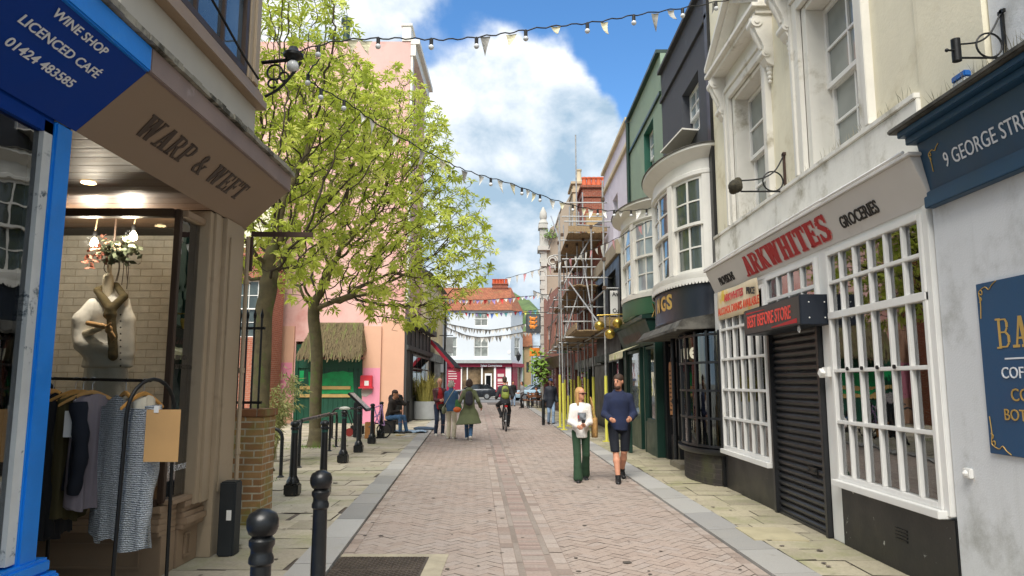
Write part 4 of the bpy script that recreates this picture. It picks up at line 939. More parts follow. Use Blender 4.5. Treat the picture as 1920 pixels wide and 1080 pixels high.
w = MB(); w.walls(f3, 19.62, 25.2, 2.5, 5.2, [(20.3, 22.0, 3.35, 4.9), (22.9, 24.6, 3.35, 4.9)], -.3, 0); w.fb(f3, 19.62, 25.2, 2.5, 5.2, -2, -.32); w.build('black_upper_front', m_blk, lil)
for a in (20.3, 22.9): sash(lil, f3, a, a + 1.7, 3.35, 4.9, -.2, 3, 2, m_blk, m_panebow, .05)
m = MB(); muntins(m, f3, [21.2], [], 19.9, 22.2, .5, 2.3, -.1, .02, .06, .08); f = m.build('shop_window', m_blk, lil); MB().fb(f3, 19.95, 22.15, .55, 2.25, -.06, -.05).build('pane', m_darkpane, f)
MB().fb(f3, 19.62, 22.3, .03, .5, -.3, .02).fb(f3, 19.62, 25.2, 2.3, 2.5, -.3, .05).fb(f3, 22.3, 25.2, .03, 2.3, -.5, -.35).build('shopfront', M('dark_teal_front', '#1d3230', .5), lil)
an = thing('hanging_sign', 'white hanging board lettered Antiques and Curios beside the scaffold', 'sign', (2.7, 20.0, 3.8))
A0 = at(1144, 545, 20.0); B0 = at(1178, 592, 20.0)
MB().box(A0.x, A0.x + .62, 20.0, 20.04, B0.z, A0.z).build('board', m_white, an, bevel=.005)
RFt = FF(0).rot()
for tx, z_ in (('Antiques', .78), ('&', .47), ('Curios', .12)): text_mb(tx, .17 if tx != '&' else .13, (A0.x + (.06 if tx != '&' else .27), 19.998, B0.z + (A0.z - B0.z) * z_), RFt, .002, .003, squash=.8).build('lettering', m_ink, an)
MB().tube([(3.1, 20.02, A0.z + .06), (A0.x, 20.02, A0.z + .06)], .014, 6).build('hanger', m_iron, an)

# ---- scaffolded brick house
brk = thing('brick_house', 'red and buff brick house under repair behind scaffolding', 'house', (3.3, 30, 0))
m_redbrick = brick_mat('red_brick', '#9a4f36', '#7d3b2a', '#a89a88'); m_buff = brick_mat('buff_brick', '#b89b6d', '#a58658', '#b5a892')
fr = FR(3.2)
w = MB(); w.walls(fr, 25.22, 36, 2.6, 7.3, [(26.5, 28, 3.4, 5.2), (30, 31.5, 3.4, 5.2), (33.3, 34.6, 3.4, 5.2)], -.3, 0); w.fb(fr, 25.22, 36, 2.6, 7.3, -6, -.32); w.build('wall', m_redbrick, brk)
for a in (26.5, 30, 33.3): sash(brk, fr, a, a + 1.35, 3.4, 5.2, -.15, 2, 2, m_blk, m_darkpane, .08)
m = MB(); m.add([fr.p(25.22, 7.3, .2), fr.p(36, 7.3, .2), fr.p(36, 9.2, -3), fr.p(25.22, 9.2, -3), fr.p(25.22, 7.3, -6), fr.p(36, 7.3, -6)], [(0, 1, 2, 3), (3, 2, 5, 4), (0, 3, 4), (1, 5, 2), (0, 4, 5, 1)]); m.build('roof', M('slate_roof', '#5d5c5f', .8, var=.2, scale=5, bump=.4, bscale=20), brk)
MB().fb(fr, 25.22, 28.5, .03, 2.6, -.4, -.1).fb(fr, 30.0, 36, .03, 2.6, -.4, -.1).fb(fr, 28.5, 30, .03, 2.6, -.7, -.6).fb(fr, 25.22, 36, 2.25, 2.6, -.4, .05).build('shopfront', m_blk, brk, bevel=.01)
m = MB(); muntins(m, fr, [31.5, 33], [], 30.2, 34.6, .6, 2.2, -.09, -.04, .06, .08); f = m.build('shop_window', M('dark_teal_front'  , '#1d3230'), brk); MB().fb(fr, 30.25, 34.5, .65, 2.15, -.08, -.07).build('pane', m_darkpane, f)
def chimney(root, x0, x1, y0, y1, z0, z1, pots, mat, pm, name='chimney', pr=.16, ph=.6, band=True):
    m = MB(); m.box(x0, x1, y0, y1, z0, z1); m.box(x0 - .06, x1 + .06, y0 - .06, y1 + .06, z1 - .45, z1 - .28); m.box(x0 - .1, x1 + .1, y0 - .1, y1 + .1, z1, z1 + .12); c = m.build(name, mat, root)
    for px_, py_ in pots: MB().lathe([(pr * 1.1, 0), (pr * 1.1, .06), (pr * .9, .1), (pr * .82, ph - .1), (pr, ph - .08), (pr, ph), (pr * .7, ph), (pr * .7, ph - .05)], (px_, py_, z1 + .12), 14).build('chimney_pot', pm, c, smooth=True)
    return c
m_terra = M('terracotta', '#c4603a', .8, var=.15, bump=.2)
ct = at(1103, 345, 33); 
chimney(brk, at(1092, 350, 33).x, at(1138, 350, 33).x, 33, 35.5, 5.5, at(1103, 352, 33).z, [(at(q, 350, 33).x, 33.4) for q in (1097, 1106, 1115, 1124, 1133)], m_redbrick, m_terra, pr=.13, ph=.5)
chimney(brk, at(1074, 350, 36).x, at(1093, 350, 36).x, 36.0, 38, 5.5, at(1085, 345, 36).z, [(at(1087, 345, 36).x, 36.5)], M('buff_stucco', '#b5a489', .9, bump=.3), M('buff_pot', '#b9ac92', .8), pr=.16, ph=.8)
MB().box(3.0, 4.6, 28.0, 28.4, 5.7, 8.4).build('gable_panel', m_buff, brk)
# scaffold
sfd = thing('scaffold', 'steel tube scaffold with plank decks and yellow pole sleeves', 'scaffold', (2.3, 24, 0))
m_steel = M('galvanised_tube', '#9a9b9b', .5, var=.2, scale=8, metal=.3, bump=.1); m_yel = M('yellow_sleeve', '#d0cb55', .5, var=.06)
m_plank = M('scaffold_plank', '#8f7a5c', .85, var=.25, scale=4, stretch=(6, .6, 6), bump=.3, stain='#6e5a42', sscale=3, slo=.55, shi=.75)
poles = [(1138, 828, 7.2, 1.75), (1114, 811, 6.6, 1.75), (1057.5, 806, 7.4, 1.55), (1050.5, 801, 7.0, 1.85), (1098, 803, 8.4, 1.75), (1086, 800, 10.9, 1.8), (1066, 799, 6.4, 1.1), (1072, 790, 9.0, 1.7), (1060, 786, 8.6, 1.7), (1090, 786, 9.2, 1.7), (1078, 783, 9.4, 1.7), (1104, 800, 7.4, 1.7)]
for k, (px, py, h, sl_) in enumerate(poles):
    p = ground(px, py, .042); tilt = Vector((.10 if px == 1057.5 else 0, 0, 0))
    o = MB().cyl(p, p + Vector((0, 0, h)) - tilt, .026, n=8).build('pole', m_steel, sfd, smooth=True)
    MB().cyl(p + Vector((0, 0, .0)), p + Vector((0, 0, sl_)) - tilt * (sl_ / h), .044, n=10).build('yellow_sleeve', m_yel, o, smooth=True)
    MB().box(p.x - .11, p.x + .11, p.y - .11, p.y + .11, p.z, p.z + .02).build('base_plate', m_yel, o)
def deck(x0, x1, y0, y1, z, name='deck'):
    m = MB(); x = x0
    while x < x1 - .1: m.box(x, x + .22, y0 + random.uniform(-.15, .1), y1 + random.uniform(-.1, .2), z + random.uniform(0, .01), z + .04); x += .228
    m.build(name, m_plank, sfd)
deck(1.9, 3.1, 21.0, 34, 3.12); deck(2.5, 3.15, 19.7, 23.5, 3.13)
deck(2.0, 3.15, 24.5, 34, 4.95); deck(1.95, 3.3, 24.2, 33, 6.75)
MB().box(2.40, 3.1, 19.5, 19.54, 3.16, 3.40).build('toe_board', m_plank, sfd); MB().box(1.88, 1.92, 20.9, 33.9, 3.17, 3.36).build('toe_board', m_plank, sfd)
MB().box(1.95, 3.3, 24.1, 24.14, 6.8, 7.0).build('toe_board', m_plank, sfd)
tb = [((2.60, 19.85, 4.25), (3.2, 19.85, 4.25)), ((1.75, 24.4, 4.2), (3.2, 24.4, 4.2)), ((1.75, 24.4, 3.7), (3.1, 24.4, 3.7)), ((1.8, 24.5, 4.2), (1.75, 34, 4.2)), ((2.62, 19.9, 4.2), (2.56, 27, 4.2)), ((2.6, 19.8, 3.05), (2.5, 33.8, 3.05)), ((1.8, 24.4, 3.05), (1.75, 33.8, 3.05)), ((1.8, 24.4, 5.0), (1.75, 33.8, 5.0)), ((1.75, 24.5, 5.9), (3.3, 24.5, 5.9)), ((2.2, 23.5, 6.9), (3.9, 24, 6.9)),
      ((2.62, 20.2, 3.1), (2.0, 24.6, 5.1)), ((1.8, 24.7, 3.1), (2.7, 25, 5.8)), ((1.78, 25, 5.2), (1.75, 29, 3.1)), ((1.74, 29, 5.1), (1.72, 33, 3.1)), ((1.7, 30, 5.6), (1.72, 33.9, 5.6)), ((1.75, 24.4, 7.9), (3.5, 24.4, 7.9)), ((1.75, 24.4, 7.4), (3.5, 24.4, 7.4)), ((1.8, 24.5, 5.0), (2.9, 24.6, 6.9)), ((1.76, 26, 6.9), (1.74, 31, 9)), ((1.8, 24.4, 7.9), (1.74, 33, 7.9)), ((1.75, 24.4, 5.6), (3.2, 24.4, 5.6)), ((2.6, 22, 3.1), (2.56, 26, 6.6))]
for a, b_ in tb: MB().cyl(a, b_, .025, n=8).build('tube', m_steel, sfd, smooth=True)
for zz in (3.0, 4.87, 6.67):
    for yy in (22, 25, 28, 31, 33.5): MB().cyl((1.65, yy, zz), (3.2, yy, zz), .025, n=8).build('tube', m_steel, sfd, smooth=True)
for k, (px, py, h, sl_) in enumerate(poles):
    p = ground(px, py, .042)
    for z in (3.05, 4.2, 5.0, 6.7): MB().box(p.x - .05, p.x + .05, p.y - .05, p.y + .05, z - .05, z + .05).build('coupler', M('rusty_coupler', '#59483c', .7, metal=.5), sfd)

# ---- grey gabled house, further shops
def house(name, lbl, o, u, n_, L, h, mat, depth=6, z0=0, roof=None, cat='house'):
    f_ = Frame(o, u, n_); t_ = thing(name, lbl, cat, tuple(f_.p(L / 2, 0, 0))); return f_, t_
a, b_ = Vector((3.1, 36.05)), Vector((2.15, 48)); u_ = (b_ - a).normalized(); L_ = (b_ - a).length
f_, pk = house('shop_house', 'pink brick house with a brown shopfront and a wooden hanging basket', a, u_, (-u_.y, u_.x), L_, 6, None, cat='shop')
m_pkbrick = brick_mat('pink_brick', '#b87c68', '#a56a58', '#b5a090')
w = MB(); hs = [(2, 3.2, 3.6, 5.2), (5.5, 6.7, 3.6, 5.2), (9, 10.2, 3.6, 5.2)]; w.walls(f_, 0, L_, 2.9, 7.2, hs, -.3, 0); w.fb(f_, 0, L_, 2.9, 7.2, -6, -.32); w.build('wall', m_pkbrick, pk)
for h_ in hs: sash(pk, f_, h_[0], h_[1], h_[2], h_[3], -.15, 2, 2, m_white, m_panebow)
m_brown = M('brown_shopfront', '#5b3a33', .5, var=.12)
MB().hexa([f_.p(0, 2.5, -.4), f_.p(L_, 2.5, -.4), f_.p(L_, 2.5, .05), f_.p(0, 2.5, .05), f_.p(0, 3.1, -.4), f_.p(L_, 3.1, -.4), f_.p(L_, 3.1, .35), f_.p(0, 3.1, .35)]).fb(f_, 0, L_, .03, .6, -.4, 0).fb(f_, 0, .3, .6, 2.5, -.3, .05).fb(f_, 4, 4.3, .6, 2.5, -.3, .05).fb(f_, 6, 6.3, .6, 2.5, -.3, .05).fb(f_, L_ - .3, L_, .6, 2.5, -.3, .05).build('shopfront', m_brown, pk, bevel=.01)
for q0, q1 in ((.3, 4), (4.3, 6), (6.3, L_ - .3)):
    m = MB(); muntins(m, f_, lin(q0, q1, 3), [2.0], q0, q1, .6, 2.5, -.15, -.08, .05, .06); f = m.build('shop_window', M('wine_red_frame', '#6d2030', .5), pk); MB().fb(f_, q0, q1, .62, 2.48, -.14, -.13).build('pane', m_darkpane, f)
gx0, gx1 = at(1016, 600, 48).x, at(1078, 600, 48).x
gry = thing('gabled_house', 'grey rendered house with a curved gable and an ornate white turret corner', 'house', ((gx0 + gx1) / 2, 48, 0))
m_gry = M('grey_brown_render', '#988c7d', .9, var=.07, scale=.8, bump=.2, bscale=15, stain='#857a6c', sscale=.6, slo=.52, shi=.72)
ff = FF(48.0)
zt = lambda py: at(1040, py, 48).z
prof = [(gx0 + .35, 0), (5.5, 0), (5.5, zt(372)), (at(1078, 400, 48).x, zt(365)), (at(1068, 400, 48).x, zt(368)), (at(1058, 400, 48).x, zt(385)), (at(1048, 400, 48).x, zt(398)), (at(1041, 400, 48).x, zt(420)), (at(1031, 400, 48).x, zt(428)), (at(1031, 400, 48).x, zt(450)), (gx0 + .35, zt(452))]
MB().prism(prof, ff, -12, 0).build('wall', m_gry, gry)
tm = MB(); sx = lambda q: at(q, 450, 48).x
tm.fb(ff, gx0 - .05, gx0 + .36, 3.4, zt(470), -1, .1); tm.fb(ff, gx0 - .25, sx(1031), zt(470), zt(462), -1.2, .3); tm.fb(ff, gx0 - .1, sx(1028), zt(462), zt(428), -.9, .05)
tm.fb(ff, gx0 - .2, gx0 + .42, zt(428), zt(421), -.9, .2); tm.lathe([(.28, 0), (.34, .15), (.2, .4), (.26, .55), (.24, .9), (.05, 1.3)], ff.p(gx0 + .15, zt(421), -.3), 14)
tm.fb(ff, gx0 - .05, gx0 + .36, zt(500), zt(492), -.2, .25)
for i in range(12): tm.fb(ff, gx0 - .12, gx0 + .2, 3.6 + i * .62, 3.9 + i * .62, -.4, .14)
for a_ in (.35, .22): tm.tube([ff.p(gx0 + .75 + a_ * math.cos(q_), zt(490) + a_ * math.sin(q_), .1) for q_ in np.linspace(0, 5.4, 16)], .06, 6)
tm.build('corner_turret', M('weathered_white_trim', '#b3b1aa', .85, var=.1, bump=.4), gry, smooth=True)
tag(MB().fb(ff, gx0 + .37, 4.2, zt(560), zt(556), 0, .12).build('string_course', m_gry, gry), None)
m = MB(); rr = random.Random(4)
for _ in range(160):
    c = ff.p(sx(1031) + rr.gauss(0, .25), zt(448) + abs(rr.gauss(0, .28)), .2 + rr.gauss(0, .2)); s_ = .12
    d1 = Vector((rr.uniform(-1, 1), rr.uniform(-1, 1), rr.uniform(-.4, 1))).normalized() * s_; d2 = d1.orthogonal() * .6
    m.add([c - d1 * .3, c + d2 * .5, c + d1, c - d2 * .5], [(0, 1, 2, 3)])
tag(m.build('parapet_weed', M('weed_leaf', '#5c7a2e', .8, var=.2), fix=False, off=ff.p(sx(1031), zt(450), .2)), 'green weed clump growing on the corner of the grey gabled house', 'plant')
MB().fb(ff, gx0 + .2, 5, .03, 2.9, -.1, .02).build('shopfront', m_brown, gry)
# ================================================================== LEFT SIDE OF THE STREET
m_taupe = M('taupe_paint', '#97816a', .5, var=.06, scale=1.5, bump=.1, bscale=25, stain='#857059', sscale=1.2, slo=.55, shi=.75)
m_taupefas = M('taupe_fascia_paint', '#8b7763', .6, var=.04, scale=1.2, bump=.06)
m_taupelt = M('pale_taupe_paint', '#a8977f', .55, var=.06, scale=2, bump=.15, bscale=30, stain='#8f7e69', sscale=2, slo=.56, shi=.75)
m_purple = M('weathered_taupe_edge', '#8b7a74', .7, var=.12, scale=2, bump=.3, bscale=30, stain='#a89a96', sscale=3, slo=.6, shi=.72)
m_blue = M('bright_blue_paint', '#1484e6', .4, var=.08, scale=3, bump=.3, bscale=18, bdist=.006, stain='#3f95e6', sscale=5, slo=.6, shi=.75)
m_dblue = M('deep_blue_fascia', '#00388f', .6, var=.04, scale=2, bump=.05, spec=.15)
m_dkbrown = M('dark_brown_frame', '#3f3026', .5, var=.1)
m_lead2 = M('mossy_lead_edge', '#8a867a', .9, var=.3, scale=6, bump=1, bscale=25, bdist=.012, stain='#3f3d33', sscale=5, slo=.48, shi=.62)
FX, FXT = -2.75, -2.31
fr = FL(FX)
def leanboard(m, fr, u0, u1, z0, z1, w0, w1, th=.06):
    d = Vector((w1 - w0, z1 - z0)).normalized(); nx, nz = -d.y * th, d.x * th
    return m.hexa([fr.p(u0, z0, w0), fr.p(u1, z0, w0), fr.p(u1, z0 + nz, w0 + nx), fr.p(u0, z0 + nz, w0 + nx), fr.p(u0, z1, w1), fr.p(u1, z1, w1), fr.p(u1, z1 + nz, w1 + nx), fr.p(u0, z1 + nz, w1 + nx)])
ZB, ZT, WT = 3.17, 3.56, .42
up = Vector((WT, 0, ZT - ZB)).normalized(); nn = Vector((ZT - ZB, 0, -WT)).normalized(); RL = Matrix((up.cross(nn), up, nn)).transposed()
def fpt(u, s_, o=.003): return fr.p(u, ZB, 0) + up * s_ + nn * o
JY, EY = 4.30, 7.16
# wine shop
win = thing('wine_shop', 'bright blue wine shop with a deep blue fascia at the left edge', 'shop', (FX, 3, 0))
m = MB(); leanboard(m, fr, .3, JY, ZB, ZT, 0, WT); fo = m.build('fascia', m_dblue, win)
m = MB(); m.fb(fr, .3, JY - .002, ZT + .002, ZT + .17, WT - .1, WT + .03); m.build('cornice', m_blue, win, bevel=.01)
for tx, sz, s_, u0, wd_ in (('WINE SHOP', .074, .485, 3.46, .47), ('LICENCED CAFÉ', .078, .350, 3.355, .68), ('01424 483585', .078, .215, 3.41, .55)):
    text_mb(tx, sz, fpt(u0, s_), RL, .002, .001, width=wd_).build('lettering', m_signw, fo)
MB().fb(fr, 4.12, 4.28, .04, ZB, -.14, -.0).build('corner_post', m_blue, win, bevel=.012)
MB().fb(fr, 4.04, 4.118, .6, ZB - .02, -.10, -.02).build('window_post', M('flaking_white_paint', '#cfd3d2', .6, bump=.3, stain='#51606a', sscale=6, slo=.58, shi=.66), win)
MB().fb(fr, .3, 4.34, .04, .42, -.3, .03).fb(fr, .3, 4.40, .42, .50, -.3, .07).fb(fr, .3, 4.36, .50, .585, -.3, .035).build('stall_riser', m_blue, win, bevel=.018)
MB().fb(fr, .3, 4.12, 3.08, ZB + .03, -.12, -.02).build('window_head', m_dblue, win)
f = MB().fb(fr, .3, 4.04, .586, 3.08, -.06, -.05).build('window_pane', glass_mat('cafe_glass', (.42, .47, .46), .14), win)
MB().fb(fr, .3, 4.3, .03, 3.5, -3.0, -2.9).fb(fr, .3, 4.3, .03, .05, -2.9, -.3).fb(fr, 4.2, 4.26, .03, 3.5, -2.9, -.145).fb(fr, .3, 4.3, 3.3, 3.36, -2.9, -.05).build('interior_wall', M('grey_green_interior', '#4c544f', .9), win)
for q_ in ((3.55, 3.72, .6, 3.1, -.4, -.3), (3.2, 3.3, .6, 3.1, -.5, -.42)): MB().fb(fr, *q_).build('curtain', M('grey_curtain', '#8d9791', .9, var=.2, scale=9, stretch=(3, 12, .3)), win)
MB().fb(fr, .3, JY, ZT + .172, 9, -5, .02).build('upper_wall', m_taupelt, win)
# textile shop
wft = thing('clothes_shop', 'taupe clothes shop with a leaning fascia and an upper bay window', 'shop', (FX, 5.8, 0))
m = MB(); leanboard(m, fr, JY + .003, EY, ZB, ZT, 0, WT); m.prism([(0, 0)] * 3, fr, 0, 0) if False else None
fo = m.build('fascia', m_taupefas, wft)
m = MB(); m.fb(fr, JY, EY + .01, ZT + .002, ZT + .17, WT - .1, WT + .03); m.build('fascia_edge', m_purple, wft, bevel=.006)
m = MB(); pts = []
m.add([], [])
for i in range(40):
    u0 = 1.2 + (EY + .05 - 1.2) * i / 40; u1 = 1.2 + (EY + .05 - 1.2) * (i + 1) / 40; j = random.uniform(-.008, .008)
    m.fb(fr, u0, u1, ZT + .173, ZT + .215 + j, .0, WT + .06 + random.uniform(-.006, .008))
m.build('lead_edge', m_lead2, wft)
wk_ = 1.84 / slab_mb('WARP & WEFT', .19, (0, 0, 0), RL, gap=.05).width
slm = slab_mb('WARP & WEFT', .19, fpt(4.68, .20, .004), RL, .002, wk_, gap=.05, thin=.82); slm.build('lettering', M('brown_lettering', '#3d2f26', .6, var=.03), fo)
MB().prism([(EY - .004, ZB - .0), (EY - .004, ZT), (EY - .004, ZT)], fr, 0, .0) if False else None
# end of the fascia box
MB().hexa([fr.p(EY - .05, ZB, -.5), fr.p(EY - .005, ZB, -.5), fr.p(EY - .005, ZB + .002, -.002), fr.p(EY - .05, ZB + .002, -.002), fr.p(EY - .05, ZT, -.5), fr.p(EY - .005, ZT, -.5), fr.p(EY - .005, ZT, WT - .05), fr.p(EY - .05, ZT, WT - .05)]).build('fascia_end', m_taupefas, wft)
# boarded soffit over the lobby
m = MB()
for i in range(16):
    u0 = 4.28 + i * .185; m.fb(fr, u0, u0 + .178, ZB + .006, ZB + .02, -2.6, -.005)
m.build('boarded_soffit', M('varnished_board', '#54402f', .5, var=.2, scale=4, stretch=(.5, 8, 4), bump=.15), wft)
for x_, y_ in ((-3.55, 5.0), (-3.35, 5.45)):
    MB().lathe([(.0, 0), (.05, 0), (.055, -.008), (.04, -.012), (.038, -.004), (0, -.004)], (x_, y_, ZB + .004), 16).build('downlight', emit_mat('warm_downlight', (1, .75, .4), 4), wft)
# window: frontal pane and return pane
PY = 6.0
ffp = FF(PY)
XL, XC = -4.75, -2.86
MB().fb(ffp, XL, XC - .05, 3.02, 3.09, -.04, .05).fb(ffp, XC - .05, XC + .0, .62, 3.09, -.04, .02).fb(ffp, XL, XC - .05, .60, .65, -.05, .06).build('window_frame', m_dkbrown, wft, bevel=.006)
for q_ in ((PY + .02, 6.38, 3.03, 3.09, -.16, -.06), (PY + .02, 6.42, .60, .64, -.16, -.04)): MB().fb(fr, *q_).build('window_frame', m_taupe, wft, bevel=.006)
MB().fb(ffp, XL, XC - .05, .65, 3.02, -.01, -.004).build('pane', glass_mat('boutique_glass', (.93, .94, .92), .02), wft)
pn = MB().fb(fr, PY + .03, 6.38, .64, 3.03, -.12, -.114).build('pane', glass_mat('return_glass', (.72, .74, .70), .16), wft)
m_frost = M('etched_lettering', '#4a4338', .6)
for tx, z_, s_ in (('WARP & WEFT', 1.80, .055), ('OLD TOWN, HASTINGS', 1.72, .055), ('STORE UPSTAIRS', .86, .07)):
    text_mb(tx, s_, fr.p(6.06, z_, -.113), FL(0).rot(), .0005, squash=.62).build('lettering', m_frost if z_ > 1 else m_signw, pn)
# pilaster, risers
m = MB(); m.fb(fr, 6.38, 6.46, .55, ZB, -.3, -.02); m.fb(fr, 6.46, 6.58, .55, ZB, -.3, .0); m.fb(fr, 6.58, 6.66, .55, ZB, -.3, -.015); m.fb(fr, 6.66, 7.05, .04, ZB, -.3, .02); m.fb(fr, 6.74, 6.98, .6, 3.0, .02, .035); m.fb(fr, 7.05, 7.16, .04, ZB, -.3, .0)
m.build('pilaster', m_taupelt, wft, bevel=.006)
def riser_front(u0, u1, F_, lo=.04):
    m = MB(); m.fb(F_, u0, u1, lo, .36, -.25, .0); m.fb(F_, u0, u1, .36, .40, -.25, .05); m.fb(F_, u0, u1, .40, .455, -.25, .075); m.fb(F_, u0, u1, .455, .50, -.25, .05); m.fb(F_, u0, u1, .50, .545, -.25, .03); m.fb(F_, u0, u1, .545, .598, -.25, .055)
    a, b_ = u0 + .12, u1 - .16
    for (p0, p1, q0, q1) in ((a, b_, .285, .31), (a, b_, .10, .125), (a, a + .025, .126, .284), (b_ - .025, b_, .126, .284)): m.fb(F_, p0, p1, q0, q1, .0, .016)
    return m
riser_front(XL, XC, ffp).build('stall_riser', m_taupe, wft, bevel=.005)
riser_front(PY + .26, 6.66, Frame((FX - .10, 0), (0, 1), (1, 0))).build('stall_riser', m_taupe, wft, bevel=.005)
# white painted brick inside
MB().box(-5.2, -3.05, 7.45, 7.5, .5, 3.3).box(-5.0, -4.94, 4.32, 7.45, .04, 3.3).build('interior_wall', brick_mat('painted_brick', '#e2dfd6', '#d5d0c3', '#b3aa97', .23, .078, .008, .6, None, 1.0), wft)
MB().box(-4.95, -2.9, PY + .02, 7.45, .45, .56).box(-4.95, -2.8, 4.3, PY - .26, .045, .06).build('shop_floor', M('board_floor', '#6b5138', .6, var=.2), wft)
MB().box(-5.2, -3.0, 7.1, 7.44, 3.16, 3.2).build('ceiling_edge', m_dark, wft)
# upper storey with bay
fb_ = FL(-2.85)
MB().fb(fb_, JY + .003, 7.16, ZT + .216, 9, -5, -.0).build('upper_wall', m_taupelt, wft)
BX = -2.47
m = MB(); fy = FL(BX)
m.hexa([(-2.86, 4.0, 4.28), (BX - .12, 4.4, 4.28), (BX - .12, 6.55, 4.28), (-2.86, 6.75, 4.28), (-2.86, 4.0, 6.8), (BX - .12, 4.4, 6.8), (BX - .12, 6.55, 6.8), (-2.86, 6.75, 6.8)])
m.build('bay', m_taupe, wft)
m = MB(); m.fb(fy, 4.2, 6.76, 4.28, 4.36, -.3, .03); m.fb(fy, 4.2, 6.74, 4.36, 4.43, -.3, .0); m.fb(fy, 4.2, 6.72, 4.43, 4.47, -.3, -.03)
m.build('bay_sill', m_taupe, wft, bevel=.006)
m = MB(); m.fb(fy, 6.40, 6.50, 4.47, 6.8, -.3, -.03); m.fb(fy, 6.50, 6.62, 4.47, 6.8, -.3, -.01); m.fb(fy, 6.62, 6.70, 4.47, 6.8, -.3, -.04); m.build('bay_post', m_taupelt, wft, bevel=.008)
f = MB().fb(fy, 4.5, 6.38, 4.48, 4.54, -.1, -.04).fb(fy, 6.32, 6.39, 4.54, 6.8, -.1, -.04).fb(fy, 5.32, 5.35, 4.54, 6.8, -.09, -.05).fb(fy, 5.85, 5.88, 4.54, 6.8, -.09, -.05).fb(fy, 4.5, 6.32, 5.28, 5.31, -.09, -.05).build('bay_window', m_dkbrown, wft)
MB().fb(fy, 4.5, 6.33, 4.52, 6.8, -.085, -.08).build('pane', pane_mat('sky_pane', '#4c5a66', .01, 1.0), f)
MB().fb(FL(-2.53), 4.3, 6.70, ZT + .217, 4.279, -.3, 0.0).build('grey_panel', M('pale_grey_panel', '#b9b4aa', .7, var=.05), wft)
MB().tube(smooth_path([(BX + .03, 4.2, 4.75), (BX + .03, 5.2, 4.72), (BX + .03, 6.1, 4.55), (BX + .03, 6.5, 4.5)]), .012, 6).build('cable', m_iron, wft)
dp = thing('downpipe', 'thin pale downpipe on the corner of the taupe clothes shop', 'drainpipe', (FX, 7.2, 0))
MB().tube([(FX + .02, 7.21, .05), (FX + .02, 7.21, 3.1)], .022, 8).build('pipe', m_taupelt, dp, smooth=True)
for z in (.9, 1.7, 2.6): MB().cyl((FX + .02, 7.21, z), (FX + .02, 7.21, z + .05), .03, n=8).build('collar', m_taupelt, dp)
sa = thing('sign_arm', 'bare rusty sign arm on the corner of the taupe clothes shop', 'bracket', (FX, 7.25, 3.1))
MB().bar((FX + .03, 7.27, 3.14), (FX + .66, 7.30, 3.14), .03, .05).build('arm', m_rust, sa); MB().bar((FX + .035, 7.27, 2.75), (FX + .035, 7.27, 3.11), .03, .03).build('back_plate', m_rust, sa)
# lamp bracket above
la = thing('lamp_bracket', 'ornate black lamp bracket with a round lamp above the taupe shop', 'street lamp', (-2.6, 7.1, 5.2))
Lp = at(550, 108, 7.4)
m = MB(); m.tube([(-2.75, 7.4, Lp.z - .06), (Lp.x, 7.4, Lp.z - .02)], .022, 8); m.tube(smooth_path([(-2.7, 7.4, Lp.z - .45), (-2.55, 7.4, Lp.z - .36), (-2.4, 7.4, Lp.z - .18), (-2.32, 7.4, Lp.z - .05)]), .016, 6)
for cx, cz, r in ((-2.6, -.17, .085), (-2.5, -.22, .05), (-2.62, -.30, .05)): m.tube([(cx + r * math.cos(t), 7.4, Lp.z + cz + r * math.sin(t)) for t in np.linspace(0, 5.6, 18)], .012, 6)
m.build('arm', m_iron, la)
MB().lathe([(.0, .10), (.04, .10), (.06, .06), (.11, .02), (.11, -.01), (.05, -.05), (.0, -.05)], (Lp.x, 7.4, Lp.z + .02), 14).build('lamp_cap', m_iron, la, smooth=True)
MB().ball((Lp.x, 7.4, Lp.z - .10), .07, 12, 8).build('globe', M('opal_glass', '#d5d8da', .2), la, smooth='all')

# hanging lamp bulbs and wreath in the window
m_bulb = emit_mat('bulb_glow', (1, .78, .45), 14); m_cord = M('twisted_cord', '#8b7a5f', .9)
for i, (px, py, lb) in enumerate(((177, 455, 'glowing filament bulb on a cord left of the dried flower wreath'), (250, 443, 'glowing filament bulb on a cord right of the dried flower wreath'))):
    p = at(px, py, 6.5); t = thing('pendant_bulb', lb, 'light bulb', tuple(p), 'bulbs in the clothes shop window')
    MB().lathe([(.004, -.045), (.03, -.03), (.036, -.005), (.026, .025), (.014, .045), (.012, .05)], p, 12).build('bulb', m_bulb, t, smooth='all')
    ld = bpy.data.lights.new('bulb_light', 'POINT'); ld.energy = 13; ld.color = (1, .88, .74); ld.shadow_soft_size = .04; lo = bpy.data.objects.new('bulb_light', ld); col.objects.link(lo); lo.location = p - Vector((0, .08, 0)); lo.parent = None
    MB().lathe([(.018, 0), (.02, .05), (.008, .065)], p + Vector((0, 0, .048)), 10).build('holder', m_iron, t, smooth=True)
    MB().tube([p + Vector((0, 0, .11)), Vector((p.x + .015, p.y, 3.16))], .006, 6).build('cord', m_cord, t)
wr = thing('flower_wreath', 'dried flower bunch hanging above the mannequin in the window', 'flowers', tuple(at(215, 470, 6.55)))
rr = random.Random(9); cW = at(213, 470, 6.55)
def leafclump(n, c, sx_, sy_, sz_, ls, rr):
    m = MB()
    for _ in range(n):
        p = c + Vector((rr.gauss(0, sx_), rr.gauss(0, sy_), rr.gauss(0, sz_))); d = Vector((rr.gauss(0, 1), rr.gauss(0, 1), rr.gauss(-.2, .7))).normalized() * ls * rr.uniform(.6, 1.3); s_ = d.orthogonal().normalized() * ls * .28
        m.add([p, p + d * .5 + s_, p + d, p + d * .5 - s_], [(0, 1, 2, 3)])
    return m
leafclump(150, cW + Vector((.04, 0, .0)), .085, .05, .05, .08, rr).build('dark_leaves', M('dried_leaf', '#39402c', .8, var=.3), wr, fix=False)
